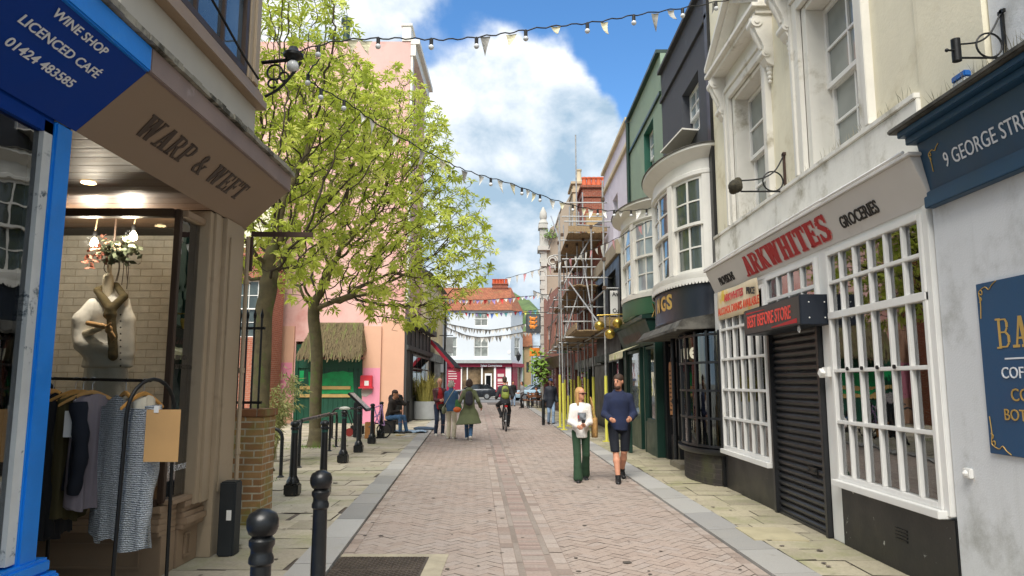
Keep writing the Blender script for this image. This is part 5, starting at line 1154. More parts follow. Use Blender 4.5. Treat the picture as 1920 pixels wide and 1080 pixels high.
leafclump(60, cW + Vector((-.10, -.03, -.03)), .06, .04, .05, .06, rr).build('rust_petals', M('dried_petal', '#6b3a2a', .8, var=.3), wr, fix=False)
leafclump(26, cW + Vector((.06, -.05, .05)), .07, .03, .03, .045, rr).build('pale_petals', M('pale_petal', '#8d7b66', .8, var=.2), wr, fix=False)
m = MB(); m.tube([(cW.x, 6.55, 3.16), cW], .008, 6)
for i in range(6): x_ = rr.uniform(-.16, .2); m.tube(smooth_path([cW + Vector((x_, 0, -.03)), cW + Vector((x_ * 1.2 + rr.uniform(-.03, .03), 0, -.16)), cW + Vector((x_ * 1.1, 0, -.2 - rr.uniform(0, .18)))]), .004, 5)
m.build('ribbon', m_dkbrown, wr)
# mannequin with wooden hands
mq = thing('mannequin', 'headless mannequin in a white tunic and olive scarf behind the shop glass', 'mannequin', (-3.72, 6.62, .56))
mc = at(195, 640, 6.62); bxm, bym = mc.x, 6.62
def q(px, py, dy=0): v_ = at(px, py, 6.62 + dy); return (v_.x, v_.y, v_.z)
m_linen = M('white_linen', '#f0eee7', .9, var=.05, scale=5, bump=.5, bscale=9, bdist=.02)
m_olive = M('olive_scarf', '#5c5136', .95, var=.25, scale=14, stretch=(1, 1, 3), bump=.6, bscale=30, bdist=.01)
m_wood = M('pale_wood', '#b9915f', .55, var=.15, scale=6)
sdf_obj('body', [('c', q(203, 520), q(203, 590), .045, .06), ('c', q(203, 600), q(205, 700), .12, .11, .6), ('c', q(165, 585), q(150, 630, -.05), .04, .035), ('c', q(150, 630, -.05), q(190, 615, -.2), .035, .026), ('c', q(240, 585), q(248, 640), .04, .035)], M('plaster', '#d9cfb8', .6), mq, .018, .02)
sdf_obj('tunic', [('c', q(203, 555), q(203, 590), .06, .13, .65), ('c', q(203, 590), q(208, 670), .16, .20, .6), ('c', q(200, 660), q(196, 700), .20, .22, .6), ('c', q(175, 572), q(155, 602, -.03), .065, .085), ('c', q(155, 602, -.03), q(150, 632, -.06), .085, .07), ('c', q(154, 645, -.08), q(176, 668, -.08), .075, .06), ('c', q(160, 648, -.1), q(205, 652, -.13), .05, .045), ('c', q(232, 566), q(241, 600), .055, .05), ('c', q(241, 600), q(242, 664, -.02), .05, .045), ('c', q(240, 600), q(238, 690, -.05), .05, .055, .5), ('h', q(200, 690), (0, 0, 1))], m_linen, mq, .018, .035)
sdf_obj('trousers', [('c', q(188, 660), q(178, 760), .12, .14, .7), ('c', q(214, 660), q(218, 760), .11, .13, .7)], m_linen, mq, .02, .025)
sdf_obj('scarf', [('c', q(183, 545, -.02), q(208, 580, -.13), .034, .042), ('c', q(208, 580, -.13), q(233, 556, -.05), .042, .034), ('c', q(233, 556, -.05), q(218, 535, .05), .032, .032), ('c', q(183, 545, -.02), q(208, 533, .05), .032, .032), ('c', q(207, 578, -.13), q(211, 630, -.135), .036, .04), ('c', q(211, 630, -.135), q(212, 668, -.14), .04, .042), ('e', q(206, 590, -.13), (.06, .05, .045))], m_olive, mq, .014, .015)
hand = [('c', q(165, 606, -.18), q(195, 612, -.22), .022, .026, 1), ('e', q(204, 618, -.23), (.035, .02, .04))]
for i in range(4): hand.append(('c', q(204 + i * 2.2, 622 + i * .5, -.235), q(209 + i * 2.4, 640 - i * 2.5, -.24), .0095, .008))
hand.append(('c', q(200, 612, -.24), q(208, 606, -.25), .009, .007))
sdf_obj('wooden_hand', hand, m_wood, mq, .006, .01)
bt = MB(); [bt.ball(Vector(q(226, 590 + i * 12, -.125)), .008, 8, 6) for i in range(9)]; bt.build('button', m_ink, mq)
MB().cyl(q(205, 480), q(205, 525), .02, n=10).build('neck_post', M('plaster', '#d9cfb8'), mq, smooth=True)

# clothes rail
rl = thing('clothes_rail', 'black arched steel clothes rail on the pavement outside the shop', 'clothes rail', (-3.0, 5.0, 0))
Ra, Rb = Vector((-3.52, 5.30, 1.635)), Vector((-2.50, 4.95, 1.615))
rd = (Rb - Ra).normalized(); rn = Vector((-rd.y, rd.x, 0)).normalized()
if rn.y > 0: rn = -rn
def arch(c, hw, ang=0):
    pts = []; d = Vector((math.cos(ang), math.sin(ang), 0)) * hw
    for s_ in np.linspace(0, 1, 4)[:-1]: pts.append(c + d * (1.12 - .12 * s_) + Vector((0, 0, -1.595 + s_ * 1.36)))
    for t in np.linspace(0, math.pi, 13): pts.append(c + d * math.cos(t) + Vector((0, 0, -.235 + .24 * math.sin(t))))
    for s_ in np.linspace(1, 0, 4)[1:]: pts.append(c - d * (1.12 - .12 * s_) + Vector((0, 0, -1.595 + s_ * 1.36)))
    return pts
MB().tube(arch(Rb + Vector((.02, 0, .005)), .195, R(68)), .013, 8).build('arch_end', m_iron, rl, smooth=True)
MB().tube(arch(Ra + Vector((-.02, 0, .005)), .195, R(68)), .013, 8).build('arch_end', m_iron, rl, smooth=True)
MB().tube([Ra, Rb], .011, 8).build('rail', m_iron, rl, smooth=True)
m_hang = M('hanger_wood', '#cf9a52', .45, var=.12, scale=8, stretch=(1, 4, 4)); m_chrome = M('hook_wire', '#9fa2a4', .3, metal=.9)
def hanger(t, lbl, turn):
    c = Ra.lerp(Rb, t); o = thing('coat_hanger', lbl, 'hanger', tuple(c), 'wooden hangers on the rail')
    d = (rn * math.cos(turn) + rd * math.sin(turn)); up_ = Vector((0, 0, 1))
    m = MB(); pts = [c + d * s_ * .20 + up_ * (-.085 - .10 * abs(s_) ** 1.4) for s_ in np.linspace(-1, 1, 11)]
    rings = []
    for i, p in enumerate(pts):
        s_ = abs(i - 5) / 5; hh = .026 - .009 * s_; tt = .011 - .002 * s_; sd = d.cross(up_)
        rings.append([p + sd * tt + up_ * hh * .5, p - sd * tt + up_ * hh * .5, p - sd * tt - up_ * hh * .7, p + sd * tt - up_ * hh * .7])
    m.loft(rings).build('shoulder', m_hang, o, bevel=.004, smooth=True)
    MB().tube([c + up_ * -.085, c + up_ * -.03] + [c + up_ * -.005 + (d * math.cos(a) * -1 + up_ * math.sin(a)) * .02 for a in np.linspace(0, 2.6, 8)], .0028, 6).build('hook', m_chrome, o)
    return c, d
def garment(name, lbl, t, turn, mat, length, width, seed, kind='top', sleeves=True, flare=.0, thick=.055, drop=0.0, cat='garment', cell=.016, lean=0.0, extra_parts=None):
    """cloth hanging from a hanger: shoulders follow the hanger, folds run down"""
    c = Ra.lerp(Rb, t); d = (rn * math.cos(turn) + rd * math.sin(turn)); sd = d.cross(Vector((0, 0, 1))); rr = random.Random(seed)
    o = thing(name, lbl, cat, tuple(c + Vector((0, 0, -.1 - drop))), 'clothes on the rail')
    nu, nv = 30, 34; m = MB(); ph = [rr.uniform(0, 6.3) for _ in range(5)]
    def P(a, v, side):          # a -1..1 across, v 0..1 down
        half = width * (1 + flare * v); x = a * half
        z = -.10 - drop - .085 * min(1, abs(x) / .2) ** 1.4 - v * (length - .085 * min(1, abs(a)) ** 1.4) + .015 * math.sin(5 * a + ph[3]) * v
        env = (1 - abs(a) ** 3.2) ** .5
        fold = (.016 * math.sin(a * 9 + ph[0] + v * 1.2) + .011 * math.sin(a * 17 + ph[1] - v * 2)) * (.15 + v)
        y = side * thick * env * (.75 + .35 * v) + fold
        return c + d * x + sd * (y + lean * v * v) + Vector((0, 0, z))
    vs_ = []
    for j in range(nv + 1):
        v = j / nv
        for i in range(nu): a = -math.cos(math.pi * i / (nu - 1)) if False else -1 + 2 * i / (nu - 1); vs_.append(P(a, v, 1))
        for i in range(nu): a = 1 - 2 * i / (nu - 1); vs_.append(P(a, v, -1))
    n2 = 2 * nu
    m.add(vs_, [(j * n2 + i, j * n2 + (i + 1) % n2, (j + 1) * n2 + (i + 1) % n2, (j + 1) * n2 + i) for j in range(nv) for i in range(n2)] )
    b = m.build('bodice', mat, o, smooth='all', fix=False)
    if sleeves:
        for s_ in (-1, 1):
            pts = []; rad = []
            for v in np.linspace(0, 1, 16):
                x = s_ * (width * .9 + .035 * math.sin(v * 3)); pts.append(c + d * x + sd * (.03 * math.sin(v * 4 + ph[2]) + lean * v * v - .02) + Vector((0, 0, -.165 - drop - v * (length * .93)))); rad.append(.055 - .014 * v + .006 * math.sin(v * 22 + ph[4]))
            MB().tube(pts, rad, 12).build('sleeve', mat, o, smooth=True)
    return o
def knit_mat(name, c1, c2):
    t = NT(name); v = t.coords(); s_ = t.n('ShaderNodeSeparateXYZ'); t.L.new(v, s_.inputs[0])
    wv = t.n('ShaderNodeTexWave', wave_type='BANDS', bands_direction='Z'); t.L.new(v, wv.inputs['Vector']); wv.inputs['Scale'].default_value = 22; wv.inputs['Distortion'].default_value = 3.5; wv.inputs['Detail'].default_value = 3; wv.inputs['Detail Scale'].default_value = 3
    n1 = t.noise(v, 150, 3, .7)
    c = t.mix(t.ramp(n1, .35, .65), hexc(c1), hexc(c2)); c = t.mix(t.mth('MULTIPLY', wv.outputs[1], .55), c, hexc(c2))
    t.bump(t.mth('ADD', wv.outputs[1], n1), 1.0, .012); return t.fin(c, .95, 0, .2)
m_knit = knit_mat('grey_knit', '#6a7784', '#d9dfe4')
m_olivew = M('olive_wool', '#2b2a1e', .95, var=.15, bump=.3, bscale=120); m_blackcl = M('black_cloth', '#0e0f13', .9, var=.2, bump=.3); m_navycl = M('navy_cloth', '#141a26', .9, var=.15, bump=.3)
m_creamcl = M('cream_cloth', '#d8cfbb', .9, var=.06, bump=.4, bscale=60); m_oliveb = M('olive_brown_cloth', '#4b4326', .9, var=.15); m_mauve = M('mauve_grey_cloth', '#837a80', .9, var=.12, bump=.3)
for t, l, tu in ((.10, 'wooden hanger at the left end holding the dark olive jacket', .5), (.16, 'wooden hanger holding the black jacket beside the olive one', .2), (.36, 'wooden hanger holding the rolled cream scarf', -.9), (.43, 'tilted wooden hanger holding the navy jacket', -.9), (.51, 'wooden hanger holding the mauve grey top', -.8), (.80, 'wooden hanger holding the grey knitted cardigan', 1.2), (.95, 'wooden hanger just inside the right arch of the rail', .1)): hanger(t, l, tu)
garment('jacket', 'dark olive wool jacket at the left end of the rail', .13, 1.0, m_olivew, .70, .21, 1, flare=.15, thick=.07)
garment('jacket', 'long black jacket hanging behind the olive one', .17, .8, m_blackcl, .98, .20, 2, flare=.2, thick=.06)
garment('dress', 'black dress with a ragged hem low on the rail', .24, .4, m_blackcl, 1.0, .18, 3, flare=.25, thick=.06, sleeves=False)
garment('jacket', 'navy jacket in the middle of the rail', .45, .6, m_navycl, .66, .16, 4, flare=.0, thick=.05)
garment('top', 'olive brown top between the navy jacket and the cream scarf', .38, -.2, m_oliveb, .88, .13, 5, sleeves=False)
garment('top', 'mauve grey top partly hidden by the knitted cardigan', .53, -.2, m_mauve, .80, .14, 6, sleeves=False)
garment('cardigan', 'chunky grey and white knitted cardigan hanging lowest on the rail', .80, 1.25, m_knit, .97, .35, 7, flare=.06, thick=.075, lean=-.03)
garment('top', 'crinkled cream top at the right end of the rail', .95, .2, m_creamcl, .60, .11, 8, sleeves=False)
sc_ = garment('scarf', 'rolled cream scarf with a looped end hanging from a hanger', .34, .3, m_creamcl, .60, .045, 9, sleeves=False, thick=.03, cat='scarf')
tg_ = thing('price_tag', 'white paper price tag hanging on the black jacket', 'tag', tuple(at(128, 800, 5.0)))
p = at(128, 795, 4.98); MB().box(p.x - .03, p.x + .035, p.y, p.y + .002, p.z - .09, p.z + .09).build('card', m_white, tg_); MB().tube([p + Vector((0, 0, .09)), p + Vector((.02, .03, .17))], .0015, 5).build('string', m_white, tg_)
cb = thing('cardboard_sign', 'blank brown cardboard sheet clipped to the rail arch', 'sign', tuple(at(304, 820, 4.68)))
p0, p1 = at(275, 768, 4.70), at(333, 866, 4.70)
MB().box(p0.x, p1.x, 4.70, 4.705, p1.z, p0.z).build('sheet', M('cardboard', '#c59b66', .85, var=.06, scale=3, bump=.15), cb); MB().box(p0.x + .05, p0.x + .08, 4.695, 4.72, p0.z - .02, p0.z + .025).build('clip', m_white, cb)

# ---- bollards on the left pavement
m_bol = M('bollard_black', '#16181a', .32, var=.25, scale=6, bump=.25, bscale=40, stain='#6a5a48', sscale=7, slo=.6, shi=.7)
m_bolg = M('bollard_green_band', '#1d4a42', .35)
bb = thing('ball_bollard', 'thick black bollard with a round ball top nearest the camera', 'bollard', (0, 0, 0), 'ball topped bollards')
MB().lathe([(.075, -.004), (.072, .006), (.058, .012), (.058, .10), (.046, .12), (.043, .6), (.041, .82), (.050, .83), (.050, .85), (.043, .865), (.043, .885), (.052, .90), (.052, .92), (.038, .935)], (0, 0, 0), 24).build('post', m_bol, bb, smooth=True)
MB().lathe([(.034, .93), (.054, .945), (.064, .97), (.064, 1.0), (.054, 1.025), (.034, 1.035), (.026, 1.042), (.0, 1.045)], (0, 0, 0), 24).build('ball', m_bol, bb, smooth='all')
def px_ball(px, py, scale_h):
    Y = (scale_h) ; return Y
b0 = bb; b1 = copy_tree(bb)
zq = 1.045
def place_top(px, py, z):       # ground point under a top seen at a pixel
    r = ray(px, py); t = (z - CAM_H) / r.z; return (r.x * t, r.y * t, .042)
b0.location = place_top(494, 953, zq + .042); b1.location = place_top(603, 881, zq + .042); b1['label'] = 'black ball topped bollard standing beside the nearest thick one'
tb_ = thing('taper_bollard', 'tapered black bollard beside the kerb, right behind the second ball bollard', 'bollard', (0, 0, 0), 'tapered bollards along the left pavement')
MB().lathe([(.055, .26), (.05, .5), (.046, .9), (.058, .905), (.058, .93), (.048, .94), (.05, .955)], (0, 0, 0), 18).build('post', m_bol, tb_, smooth=True)
MB().box(-.10, .10, -.10, .10, 0, .17).build('base', m_bol, tb_, bevel=.02)
MB().lathe([(.09, .17), (.09, .20), (.065, .24), (.058, .262)], (0, 0, 0), 18).build('collar', m_bol, tb_, smooth=True)
MB().lathe([(.046, .95), (.062, .965), (.066, .985), (.055, 1.01), (.03, 1.025), (.0, 1.03)], (0, 0, 0), 18).build('cap', m_bol, tb_, smooth='all')
MB().lathe([(.0482, .86), (.0478, .895)], (0, 0, 0), 18).build('green_band', m_bolg, tb_, smooth=True)
bl = [(605, 926, None), (548, 929, 'tapered black bollard with a green band beside the cycle hoop, third from the camera'), (643, 868, 'tapered black bollard carrying a pale cap, just right of the tree trunk'), (672, 848, 'tapered black bollard directly below the slanted notice board'), (697, 832, 'tapered black bollard in front of the wooden box'), (714, 821, 'tapered black bollard with the pink bicycle frame leaning behind it')]
for px, py, l in bl:
    o = tb_ if l is None else copy_tree(tb_)
    o.location = ground(px, py, .042)
    if l: o['label'] = l
p = ground(643, 868, .042); tag(MB().lathe([(.0, .0), (.09, .005), (.10, .03), (.07, .055), (.02, .065), (.0, .066)], (p.x, p.y, 1.072), 12, 1.15, .8).build('cap_stone', M('crumpled_paper', '#b9b8b0', .8, bump=.6, bscale=20, bdist=.02), off=(p.x, p.y, 1.07), smooth=True), 'crumpled pale paper resting on a tapered bollard', 'paper')
tag(MB().lathe([(.06, 0), (.06, .9), (.05, .95), (.0, .96)], tuple(ground(1019, 797, .042)), 14).build('plain_bollard', m_bol, off=ground(1019, 797, .042), smooth=True), 'plain black bollard beside the man in the blue cap', 'bollard')
p = ground(763, 792, .042); tag(MB().lathe([(.09, 0), (.09, .75), (.11, .76), (.11, .84), (.0, .86)], tuple(p), 16).build('plain_bollard', m_bol, off=p, smooth=True), 'short black post beside the dark boarded shopfront', 'bollard')
# short black timber post by the shop corner
p = ground(427, 1040, .042); pp = thing('timber_post', 'chipped black square timber post beside the brick pier', 'post', (p.x, p.y, .04))
MB().box(p.x - .075, p.x + .075, p.y - .08, p.y + .08, .04, .70).build('post', M('chipped_black_paint', '#22272a', .6, var=.2, bump=.5, stain='#77776f', sscale=9, slo=.66, shi=.72), pp, bevel=.012)
MB().box(p.x - .0, p.x + .045, p.y - .082, p.y - .0805, .36, .45).build('sticker', m_white, pp)
# cycle hoops
def hoop(p, q, h, lbl):
    o = thing('cycle_hoop', lbl, 'cycle stand', tuple(p), 'black cycle hoops'); p = Vector(p); q = Vector(q); d = (q - p).normalized(); rc = .16; up_ = Vector((0, 0, 1)); pts = [p]
    for t in np.linspace(0, math.pi / 2, 6): pts.append(p + d * rc * (1 - math.cos(t)) + up_ * (h - rc + rc * math.sin(t)))
    for t in np.linspace(math.pi / 2, 0, 6): pts.append(q - d * rc * (1 - math.cos(t)) + up_ * (h - rc + rc * math.sin(t)))
    pts.append(q); MB().tube(pts, .03, 10).build('tube', m_bol, o, smooth=True)
    for e in (p, q): MB().lathe([(.06, 0), (.06, .01), (.035, .03)], e, 12).build('foot', m_bol, o)
hoop(ground(525, 895, .042) + Vector((-1.05, .0, 0)), ground(526, 895, .042), .80, 'cycle hoop nearest the brick pier')
hoop(ground(560, 877, .042), ground(560, 877, .042) + Vector((-.25, 3.2, 0)), .86, 'cycle hoop behind the green banded bollard')
hoop(ground(532, 880, .042) + Vector((.05, .35, 0)), ground(630, 838, .042), .82, 'cycle hoop in front of the right hand tree trunk')
hoop(ground(622, 822, .042), ground(672, 822, .042), .84, 'cycle hoop farthest from the camera by the green doors')
# ---- brick pier and railing
m_pier = brick_mat('mossy_pier_brick', '#b58e5e', '#936a48', '#c2bda8', .225, .078, .018, .9, moss='#8a8a45')
p = ground(485, 985, .042); bp = thing('brick_pier', 'mossy buff brick pier carrying black railings', 'pier', (p.x - .17, p.y + .2, 0))
MB().box(p.x - .40, p.x, p.y, p.y + .42, .03, 1.22).build('shaft', m_pier, bp, bevel=.01)
MB().box(p.x - .42, p.x + .02, p.y - .02, p.y + .44, 1.222, 1.305).build('coping', brick_mat('coping_brick', '#9a6a45', '#84573c', '#8f8a78', .225, .2, .012, .9, moss='#7a7d42'), bp, bevel=.008)
MB().box(-6.2, p.x - .40, p.y + .08, p.y + .34, .03, .95).build('dwarf_wall', m_pier, bp)
rlg = thing('railing', 'black iron railing above the low brick wall', 'railing', (p.x - .5, p.y + .2, 1.3))
for i in range(18):
    x = p.x - .14 - i * .085; m = MB().cyl((x, p.y + .2, .95 if i > 3 else 1.30), (x, p.y + .2, 2.35), .012, n=6)
    m.lathe([(.016, 0), (.022, .04), (.0, .12)], (x, p.y + .2, 2.35), 6); m.build('bar', m_iron, rlg)
for z in (1.36, 2.22): MB().box(-4.9, p.x - .1, p.y + .18, p.y + .22, z, z + .03).build('rail', m_iron, rlg)
# ---- pink hall
m_pink = M('pink_stucco', '#dab0a8', .85, var=.07, scale=.6, bump=.2, bscale=25, stain='#c98f86', sscale=.5, slo=.48, shi=.7, streak='#c4948a')
m_pinkd = M('strong_pink_paint', '#dd8da4', .8, var=.06, bump=.2); m_peach = M('peach_render', '#d2a68c', .85, var=.05, scale=.7, bump=.2, stain='#c59680', sscale=.6, slo=.5, shi=.75, streak='#c2987f')
PX = lambda px, Y=28.: at(px, 718, Y).x
PZ = lambda py, Y=28.: at(700, py, Y).z
ff = FF(28.0)
pk2 = thing('pink_hall', 'tall pink rendered hall with green double doors under a thatched hood', 'hall', (-7, 28, 0))
xr = PX(757); dx0, dx1 = PX(552), PX(679)
w = MB(); w.walls(ff, -13, xr, 0.03, PZ(78), [(dx0, dx1, 0.0, PZ(640))], -.5, 0); w.fb(ff, -13, xr, 0.03, PZ(78), -5, -.52); w.build('wall', m_pink, pk2)
MB().fb(ff, xr - .35, xr + .02, PZ(78) + .01, PZ(50), -.9, .04).fb(ff, xr - .40, xr + .07, PZ(50), PZ(50) + .12, -.95, .08).build('parapet_stack', m_whiteold, pk2, bevel=.01)
m = MB(); m.box(xr + .003, xr + .22, 28.02, 32.9, PZ(78) - .6, PZ(78) - .1); m.box(xr + .003, xr + .38, 28.0, 33.0, PZ(78) - .1, PZ(78) + .1); m.box(xr + .003, xr + .10, 28.05, 28.45, 4.6, PZ(78) - .6)
m.build('eaves_cornice', m_whiteold, pk2)
for q_ in ((681, 714), (506, 550)): MB().fb(ff, PX(q_[0]), PX(q_[1]), .04, PZ(612), 0, .12).build('pilaster', m_peach, pk2, bevel=.01)
for q_ in ((681, 714, .04, 690), (507, 521, 1., 660), (523, 549, 1., 680)): MB().fb(ff, PX(q_[0]) + .01, PX(q_[1]) - .01, q_[2], PZ(q_[3]), .121, .125).build('painted_patch', m_pinkd, pk2)
MB().fb(ff, PX(714) + .005, xr - .004, .04, PZ(600), 0, .02).build('render_panel', m_peach, pk2)
dr = MB(); dr.fb(ff, dx0, dx1, .04, PZ(645), -.2, -.10); nb = 14
for i in range(nb): dr.fb(ff, dx0 + (dx1 - dx0) * i / nb + .012, dx0 + (dx1 - dx0) * (i + 1) / nb - .006, .05, PZ(672), -.10, -.08)
dr.fb(ff, dx0, dx0 + .12, .04, PZ(672), -.09, .0); dr.fb(ff, dx1 - .12, dx1, .04, PZ(672), -.09, .0); dr.fb(ff, dx0 + .12, dx1 - .12, PZ(690), PZ(672), -.09, -.03)
dd = dr.build('double_door', M('door_green', '#0e4c38', .5, var=.15, scale=2), pk2)
pt = MB(); rr = random.Random(2); P_ = [(PX(580), PZ(740))]
for i in range(9): P_.append((PX(580 + i * 10), PZ(741 - rr.uniform(0, 4))))
P_.append((PX(663), PZ(738)))
for i in range(9, -1, -1): P_.append((PX(576 + i * 9.4), PZ(694 + rr.uniform(0, 7))))
pt.prism(P_, ff, -.0795, -.076); pt.fb(ff, PX(560), PX(568), PZ(715), PZ(695), -.0795, -.076); pt.build('bright_paint_patch', M('bright_green_paint', '#0aa05a', .5, var=.25, scale=3), dd)
for py in (727, 742): MB().fb(ff, PX(562), PX(657), PZ(py + 3), PZ(py - 3), -.075, -.02).build('timber_bar', M('pale_timber', '#c9a86a', .6, var=.15), dd)
hd = MB(); hx0, hx1, hxt = PX(556, 27), PX(677, 27), PX(588)
hd.hexa([(hx0, 27.0, PZ(668, 27)), (hx1, 27.0, PZ(668, 27)), (hx1, 28.0, PZ(652)), (hx0, 28.0, PZ(652)), (hx0 + .05, 27.0, PZ(660, 27)), (hx1, 27.0, PZ(660, 27)), (PX(679), 27.95, PZ(605)), (PX(586), 27.95, PZ(605))])
rr = random.Random(6)
for _ in range(1400):                                   # straw
    a, t_ = rr.random(), rr.random()
    xb = hx0 + (hx1 - hx0) * a; xt = PX(586) + (PX(679) - PX(586)) * a; zb, z_t = PZ(662, 27), PZ(605)
    x0 = xb + (xt - xb) * t_; y0 = 26.97 + .95 * t_ - rr.uniform(0, .05); z0 = zb + (z_t - zb) * t_; l = rr.uniform(.2, .5)
    e = .012; dz = -l * .8; dxx = rr.uniform(-.06, .06)
    hd.add([(x0 - e, y0 - .03, z0), (x0 + e, y0 - .03, z0), (x0 + e + dxx, y0 - l * .55 - .02, z0 + dz), (x0 - e + dxx, y0 - l * .55 - .02, z0 + dz)], [(0, 1, 2, 3)])
hd.build('thatched_hood', M('old_thatch', '#64583f', .95, var=.35, scale=9, stretch=(4, 1, .5), bump=.8, bscale=30, bdist=.03, stain='#6d7440', sscale=1.8, slo=.52, shi=.66), pk2, fix=False)
MB().fb(ff, hx0 + .03, hx1, PZ(673, 27), PZ(669, 27), .5, 1.0).build('hood_beam', M('red_brown_beam', '#5b3128', .7), pk2)
dp = thing('drainpipe', 'black drainpipe on the pink hall left of the green doors', 'drainpipe', (PX(516), 27.8, 0)); MB().tube([(PX(516), 27.78, .05), (PX(516), 27.78, 8)], .1, 8).build('pipe', m_blk, dp, smooth=True)
fl = thing('flue', 'dark green flue pipe rising above the roof of the pink hall', 'flue', (PX(628), 29, PZ(80))); MB().cyl((PX(628, 29), 29, PZ(120)), (PX(628, 29), 29, PZ(25)), .16, n=12).lathe([(.16, 0), (.24, .05), (.24, .25), (.05, .4)], (PX(628, 29), 29, PZ(25)), 12).build('pipe', m_dgreen, fl, smooth=True)
rb = thing('wall_box', 'red wall box with a white plate on the pink hall', 'box', (PX(690), 27.8, PZ(715)))
MB().fb(ff, PX(678), PX(700), PZ(726), PZ(704), .125, .28).build('cabinet', M('red_box', '#d0323f', .4), rb, bevel=.02); MB().fb(ff, PX(686), PX(694), PZ(723), PZ(714), .281, .287).build('plate', m_white, rb)
MB().fb(ff, PX(676), PX(702), PZ(728), PZ(726) + .01, .125, .36).build('ledge', M('red_box', '#d0323f'), rb)
tag(MB().prism([(PX(680), PZ(742)), (PX(688), PZ(744)), (PX(699), PZ(737)), (PX(700), PZ(730)), (PX(679), PZ(731))], ff, .125, .135).build('plaster_patch', M('grey_filler', '#a39d98', .9), off=(PX(690), 27.87, PZ(737))), 'bare grey plaster patch under the red wall box', 'patch')
# neighbouring brick house at the left, behind the trees
nb_ = thing('brick_house', 'red brick house with dark sash windows behind the left tree', 'house', (-11, 26, 0))
f2 = FF(26.0); xa = at(503, 700, 26).x
w = MB(); h_ = (at(455, 600, 26).x, at(499, 600, 26).x, at(470, 632, 26).z, at(470, 525, 26).z)
w.walls(f2, -14, xa + .0, .03, 6.6, [(h_[0] - .6, h_[1], h_[2], h_[3])], -.3, 0); w.fb(f2, -14, xa, .03, 6.6, -1.4, -.32); w.build('wall', brick_mat('salmon_brick', '#b06a52', '#9c5a45', '#b5a695'), nb_)
sash(nb_, f2, h_[0] - .6, h_[1], h_[2], h_[3], -.2, 4, 2, m_white, m_panebow, .06)
w = MB(); w.fb(f2, -14, xa, 6.6, 9.6, -1.4, .01); w.build('upper_wall', m_stuc, nb_)
# dark boarded shop on the flank, next houses
fl_ = FL(xr)
bs_ = thing('boarded_shop', 'dark grey boarded shopfront on the corner of the pink hall', 'shop', (xr, 32, 0))
m_board = M('dark_grey_board', '#3b3d3d', .6, var=.2, scale=3, stretch=(4, 4, .5), bump=.3)
m = MB(); nbd = 26
for i in range(nbd): u0 = 28.06 + (36.6 - 28.06) * i / nbd; m.fb(fl_, u0, u0 + .31, .04, 3.9 + (.0 if i % 5 else .05), .0, .05 + (.03 if i % 4 == 0 else 0))
m.build('boarding', m_board, bs_)
MB().fb(fl_, 28.0, 36.7, 3.95, 4.2, .0, .35).fb(fl_, 28.0, 36.7, 2.9, 3.1, .08, .16).build('fascia', m_board, bs_, bevel=.01)
m = MB(); muntins(m, fl_, [31, 32.5, 34], [2.2], 29.6, 35.6, 1.0, 2.8, .09, .12, .06, .08); f = m.build('shop_window', m_blk, bs_); MB().fb(fl_, 29.65, 35.5, 1.05, 2.75, .09, .1).build('pane', m_darkpane, f)
crm = thing('cream_house', 'small cream rendered house beyond the pink hall', 'house', (-5, 41, 0))
fc = FL(-4.5)
w = MB(); w.walls(fc, 37.1, 46, 3.2, 7.4, [(38.5, 39.8, 4, 5.6), (42, 43.3, 4, 5.6)], -.3, 0); w.fb(fc, 37.1, 46, 3.2, 7.4, -8, -.32); w.build('wall', M('pale_cream_render', '#ded3ac', .85, bump=.2), crm)
for a in (38.5, 42): sash(crm, fc, a, a + 1.3, 4, 5.6, -.15, 2, 2, m_white, m_panebow)
MB().fb(fc, 37.1, 46, .04, 3.2, -.5, -.1).fb(fc, 37.1, 46, 2.8, 3.25, -.1, .12).fb(fc, 40.8, 41.2, .04, 2.8, -.1, .06).build('shopfront', m_blk, crm)
m = MB(); m.add([fc.p(36.9, 7.35, .3), fc.p(46.2, 7.35, .3), fc.p(46.2, 9.6, -4), fc.p(36.9, 9.6, -4), fc.p(36.9, 7.35, -8.2), fc.p(46.2, 7.35, -8.2)], [(0, 1, 2, 3), (3, 2, 5, 4), (0, 3, 4), (1, 5, 2), (0, 4, 5, 1)]); m.build('roof', M('slate_roof', '#5d5c5f'), crm)
ah = thing('shop_awning', 'red awning with a black underside hung low over the pavement', 'awning', (-3.8, 39, 2.4))
A = [(-4.35, 36.9, 3.85), (-3.05, 36.9, 2.38), (-4.35, 41.5, 3.85), (-2.95, 41.5, 2.40)]
MB().hexa([A[0], A[1], A[3], A[2]] + [tuple(Vector(a) + Vector((.03, 0, .05))) for a in (A[0], A[1], A[3], A[2])]).build('canvas', M('black_canvas', '#17181a', .9), ah)
m_awr = M('awning_red', '#b4283c', .7, var=.08)
MB().bar(Vector(A[0]) + Vector((0, -.03, .02)), Vector(A[1]) + Vector((0, -.03, .02)), .16, .05, (0, 1, 0)).box(-3.06, -3.02, 36.9, 41.5, 2.22, 2.45).build('valance', m_awr, ah)
gh = thing('grey_house', 'pale grey house with a slate roof past the red awning', 'house', (-6, 52, 0))
fg = FL(-5.3); w = MB(); w.walls(fg, 46.1, 58, .04, 6.6, [(48, 49.3, 3.6, 5.2), (52, 53.3, 3.6, 5.2), (47, 56, .5, 2.4)], -.3, 0); w.fb(fg, 46.1, 58, .04, 6.6, -8, -.32); w.build('wall', M('pale_grey_house', '#c5c6c4', .8), gh)
for a in (48, 52): sash(gh, fg, a, a + 1.3, 3.6, 5.2, -.15, 2, 2, m_white, m_panebow)
MB().fb(fg, 47, 56, .5, 2.4, -.25, -.2).build('shop_window', m_darkpane, gh)
